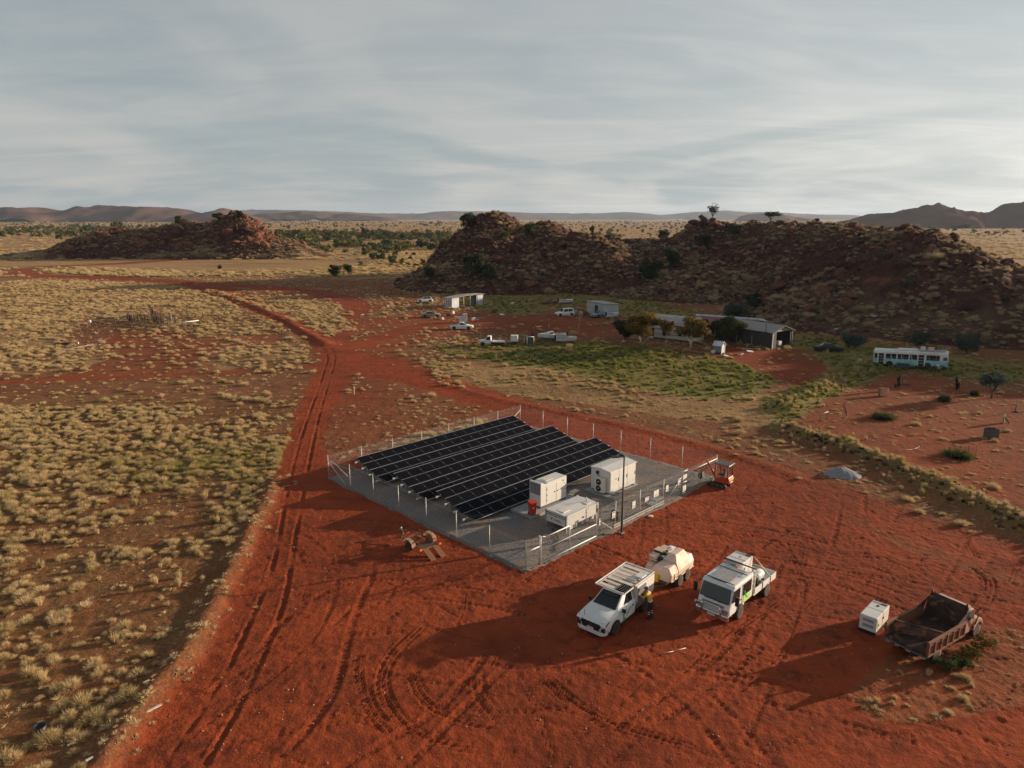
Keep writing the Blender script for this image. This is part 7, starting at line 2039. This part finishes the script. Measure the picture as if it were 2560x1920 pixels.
# ---------------------------------------------------------------- orchard with tree guards
def stake(e, x, y, h, tilt=0.0):
    MB().cyl((x, y, -.1), (x + tilt, y, h), .028, .022, 6).build('stake', M_DGREY, e)
def guard(px, py, label, kind, w=1.0):
    p = G(px, py)
    e = empty('tree_guard', (p.x, p.y, gz(p.x, p.y)), .3, label, 'tree guard', 'tree guards in the orchard')
    if kind == 'bush':
        for x, y in ((-w, -.3), (-.35 * w, .6), (w, -.7), (1.25 * w, .3)): stake(e, x, y, 1.25, random.uniform(-.08, .08))
        me = tuft_mesh('sapling_grass', 70 + int(px) % 9, 900, w * 1.25, .95, .03).data
        me.materials.clear(); me.materials.append(M_LEAFG)
        o = link('sapling_grass', me, e)
    elif kind == 'cloth':
        pts = [(-.5, -.4), (.45, -.5), (.6, .3), (-.4, .4)]
        for x, y in pts: stake(e, x, y, 1.15)
        for (a, b) in zip(pts, pts[1:] + pts[:1]):
            MB().add([(a[0], a[1], .02), (b[0], b[1], .02), (b[0], b[1], .92), (a[0], a[1], .88), (a[0], a[1] + .02, .02), (b[0], b[1] + .02, .02), (b[0], b[1] + .02, .92), (a[0], a[1] + .02, .88)], [(0, 1, 2, 3), (7, 6, 5, 4), (0, 4, 5, 1), (2, 6, 7, 3)]).build('shade_cloth', M_DGREY, e)
    elif kind == 'sheet':
        stake(e, .4, .3, 1.4, .1); stake(e, -.35, -.2, 1.0)
        MB().box((-.1, 0, .5), (.75, .05, .95), rz=.5, ry=.1).build('sheet', paint('mossy_sheet', (.12, .15, .11), .8, dust=.2), e); MB().box((.15, -.15, .35), (1.0, .06, .12), ry=.75).build('strap', M_DGREY, e)
    elif kind == 'board':
        MB().box((0, 0, .55), (.95, .06, 1.05), rz=R(-55)).build('board', paint('sunlit_board', (.55, .30, .18), .8, dust=.3), e); MB().box((-.3, .3, .5), (.5, .05, .95), rz=R(20)).build('board', M_WOOD, e)
        stake(e, .4, -.3, 1.2)
    elif kind == 'sapling':
        stake(e, -.5, 0, 1.3); stake(e, .6, .2, 1.2)
        o = link('foliage', clump_mesh('foliage', int(px), 500, .12, M_LEAFD, .6, 1.2, 8, 1.1), e); MB().cyl((0, 0, 0), (.03, 0, 1.0), .04, n=6).build('stem', M_BARKD, e)
        o.scale = (.75, .75, .9)
    elif kind == 'stakes':
        for x, y in ((-.7, 0), (-.2, .4), (.5, -.1)): stake(e, x, y, 1.3, random.uniform(-.1, .1))
        MB().box((0, .1, .05), (1.2, .8, .1), top=(.6, .6)).build('mound', M_RUSTB, e)
guard(2208, 1047, 'staked grass clump left in the orchard with a long shadow', 'bush', 1.2)
guard(2395, 1143, 'staked green clump near the orchard bank', 'bush', 1.2)
guard(2475, 1094, 'square dark shade cloth guard in the right of the orchard', 'cloth')
guard(2510, 1058, 'mossy sheet guard leaning beside its stakes', 'sheet')
guard(2208, 991, 'sunlit orange board guard in the far left of the orchard', 'board')
guard(2243, 975, 'dark narrow sapling near the bus', 'sapling')
guard(2392, 976, 'dark sapling between stakes right of the bus', 'sapling')
guard(2360, 1002, 'low staked green clump in the middle of the orchard', 'bush', .7)
guard(2265, 962, 'bare stakes just behind the narrow sapling', 'stakes')
guard(2550, 1030, 'dark stakes at the right edge of the orchard', 'stakes')
guard(2437, 988, 'tiny grass clump behind the orchard stakes', 'bush', .5)
p = G(2058, 1051); e = empty('small_trestle', (p.x, p.y, 0), .4, 'small timber trestle at the left of the orchard', 'trestle')
for x in (-.5, .5): MB().cyl((x, 0, 0), (x, 0, .8), .04, n=6).build('leg', M_DWOOD, e)
MB().cyl((-.55, 0, .72), (.55, 0, .9), .06, n=7).build('bar', M_PALEWOOD, e)
p = G(2478, 995); tree('small_tree', (p.x, p.y, 0), 3.4, 'small tree with leaning bare trunk at the back of the orchard', M_LEAFB, M_BARKD, 44, 4.5, 2.1, 3, 1300, .1, .09, tr_=.12)
p = G(2103, 975); o = MB().cyl((0, 0, -.1), (.02, 0, 1.5), .07, .06, 7).cyl((0, 0, 1.48), (.02, 0, 1.53), .085, n=7).build('post', M_DWOOD, None, 0, (p.x, p.y, 0)); tag(o, 'dark stump post in the grass left of the orchard', 'post')
# hose
hp_ = [G(*q) for q in ((2080, 1098), (2062, 1088), (2050, 1075), (2056, 1066), (2068, 1061), (2096, 1060), (2112, 1050), (2120, 1035), (2116, 1022), (2114, 1012), (2124, 1005), (2150, 1000))]
sl_ = smooth_line([(q.x, q.y) for q in hp_], 5)
o = MB().tube([(a, b, gz(a, b) + .04) for a, b in sl_], .016, 6).build('garden_hose', M_WOOD); tag(o, 'pale hose curling across the left of the orchard', 'hose')
p = G(2285, 1125); o = MB().tube([(-1.6, -.1, .04), (-.2, 0, .05), (.6, .5, .06), (1.0, .9, .05)], .022, 6).build('garden_hose', M_PALEWOOD, None, 0, (p.x, p.y, 0)); tag(o, 'short bent piece of pipe in the lower orchard', 'pipe')
# gravel heap
hx_ = np.linspace(-2.4, 2.4, 60); A, B = np.meshgrid(hx_, hx_, indexing='ij')
d = np.hypot(A / 1.45 + (fbm(A, B, .8, 3, .5, 95) - .5) * .5, B / 1.2 + (fbm(A, B, .8, 3, .5, 97) - .5) * .5)
Zp = .62 * np.clip(1 - d ** 1.2, 0, 1) + (fbm(A, B, 2.0, 3, .6, 96) - .5) * .2 * np.clip(1.2 - d, 0, 1) - .06 * (d > 1)
p = G(2108, 1186)
M_BLUEG = paint('blue_grey_aggregate', (.20, .205, .225), .95, dust=.12, var=.35, scale=9)
o = grid_mesh('gravel_heap', A, B, Zp, {}, M_BLUEG); o.location = (p.x, p.y, .03); tag(o, 'heap of pale blue grey aggregate beside the road', 'heap')
# litter in the foreground
for i, (x, y, kind, lb) in enumerate(((386, 1778, 'plank', 'pale offcut lying on the verge of the track'), (1683, 1630, 'stick', 'thin bleached stick on the yard in front of the truck'), (102, 1832, 'tub', 'dark tub with a pale sheet in the bottom left grass'), (178, 1862, 'plank', 'small white chip in the lower left grass'), (226, 1914, 'plank', 'tiny pale chip at the bottom edge of the grass'), (368, 1718, 'plank', 'grey chip in the shadow of the bank'))):
    p = G(x, y); z = gz(p.x, p.y)
    o = empty({'plank': 'offcut', 'stick': 'stick', 'tub': 'tub'}[kind], (p.x, p.y, z), 0, lb, {'plank': 'offcut', 'stick': 'stick', 'tub': 'tub'}[kind])
    s = .36 if i == 0 else .15
    if kind == 'plank': MB().box((0, 0, .05), (s * 1.8, .12 if i == 0 else .1, .05), rz=.9).build('board', M_PALEWOOD, o)
    elif kind == 'stick': MB().tube([(-.55, -.15, .04), (0, 0, .05), (.7, .3, .04)], .022, 6).build('branch', M_PALEWOOD, o)
    else: MB().lathe([(.18, 0), (.26, .35), (.22, .34), (.16, .05)], (0, 0, 0), 'z', 12).build('shell', M_BLACK, o); MB().box((.15, -.15, .05), (.35, .18, .03), rz=.7).build('sheet', M_WHITE, o)
# ---------------------------------------------------------------- dusty air
hz_m = bpy.data.materials.new('thin_blue_haze')
hz_m.use_nodes = True
t = hz_m.node_tree
t.nodes.clear()
ho = t.nodes.new('ShaderNodeOutputMaterial')
pv = t.nodes.new('ShaderNodeVolumePrincipled')
pv.inputs['Color'].default_value = (.70, .83, 1.0, 1)
pv.inputs['Density'].default_value = 0.00004
pv.inputs['Anisotropy'].default_value = 0.3
t.links.new(pv.outputs[0], ho.inputs['Volume'])
o = MB().b2((-16000, -390, -4), (16000, 14000, 190)).build('haze', hz_m)
tag(o, 'thin blue air haze over the whole plain', None, None, 'stuff')
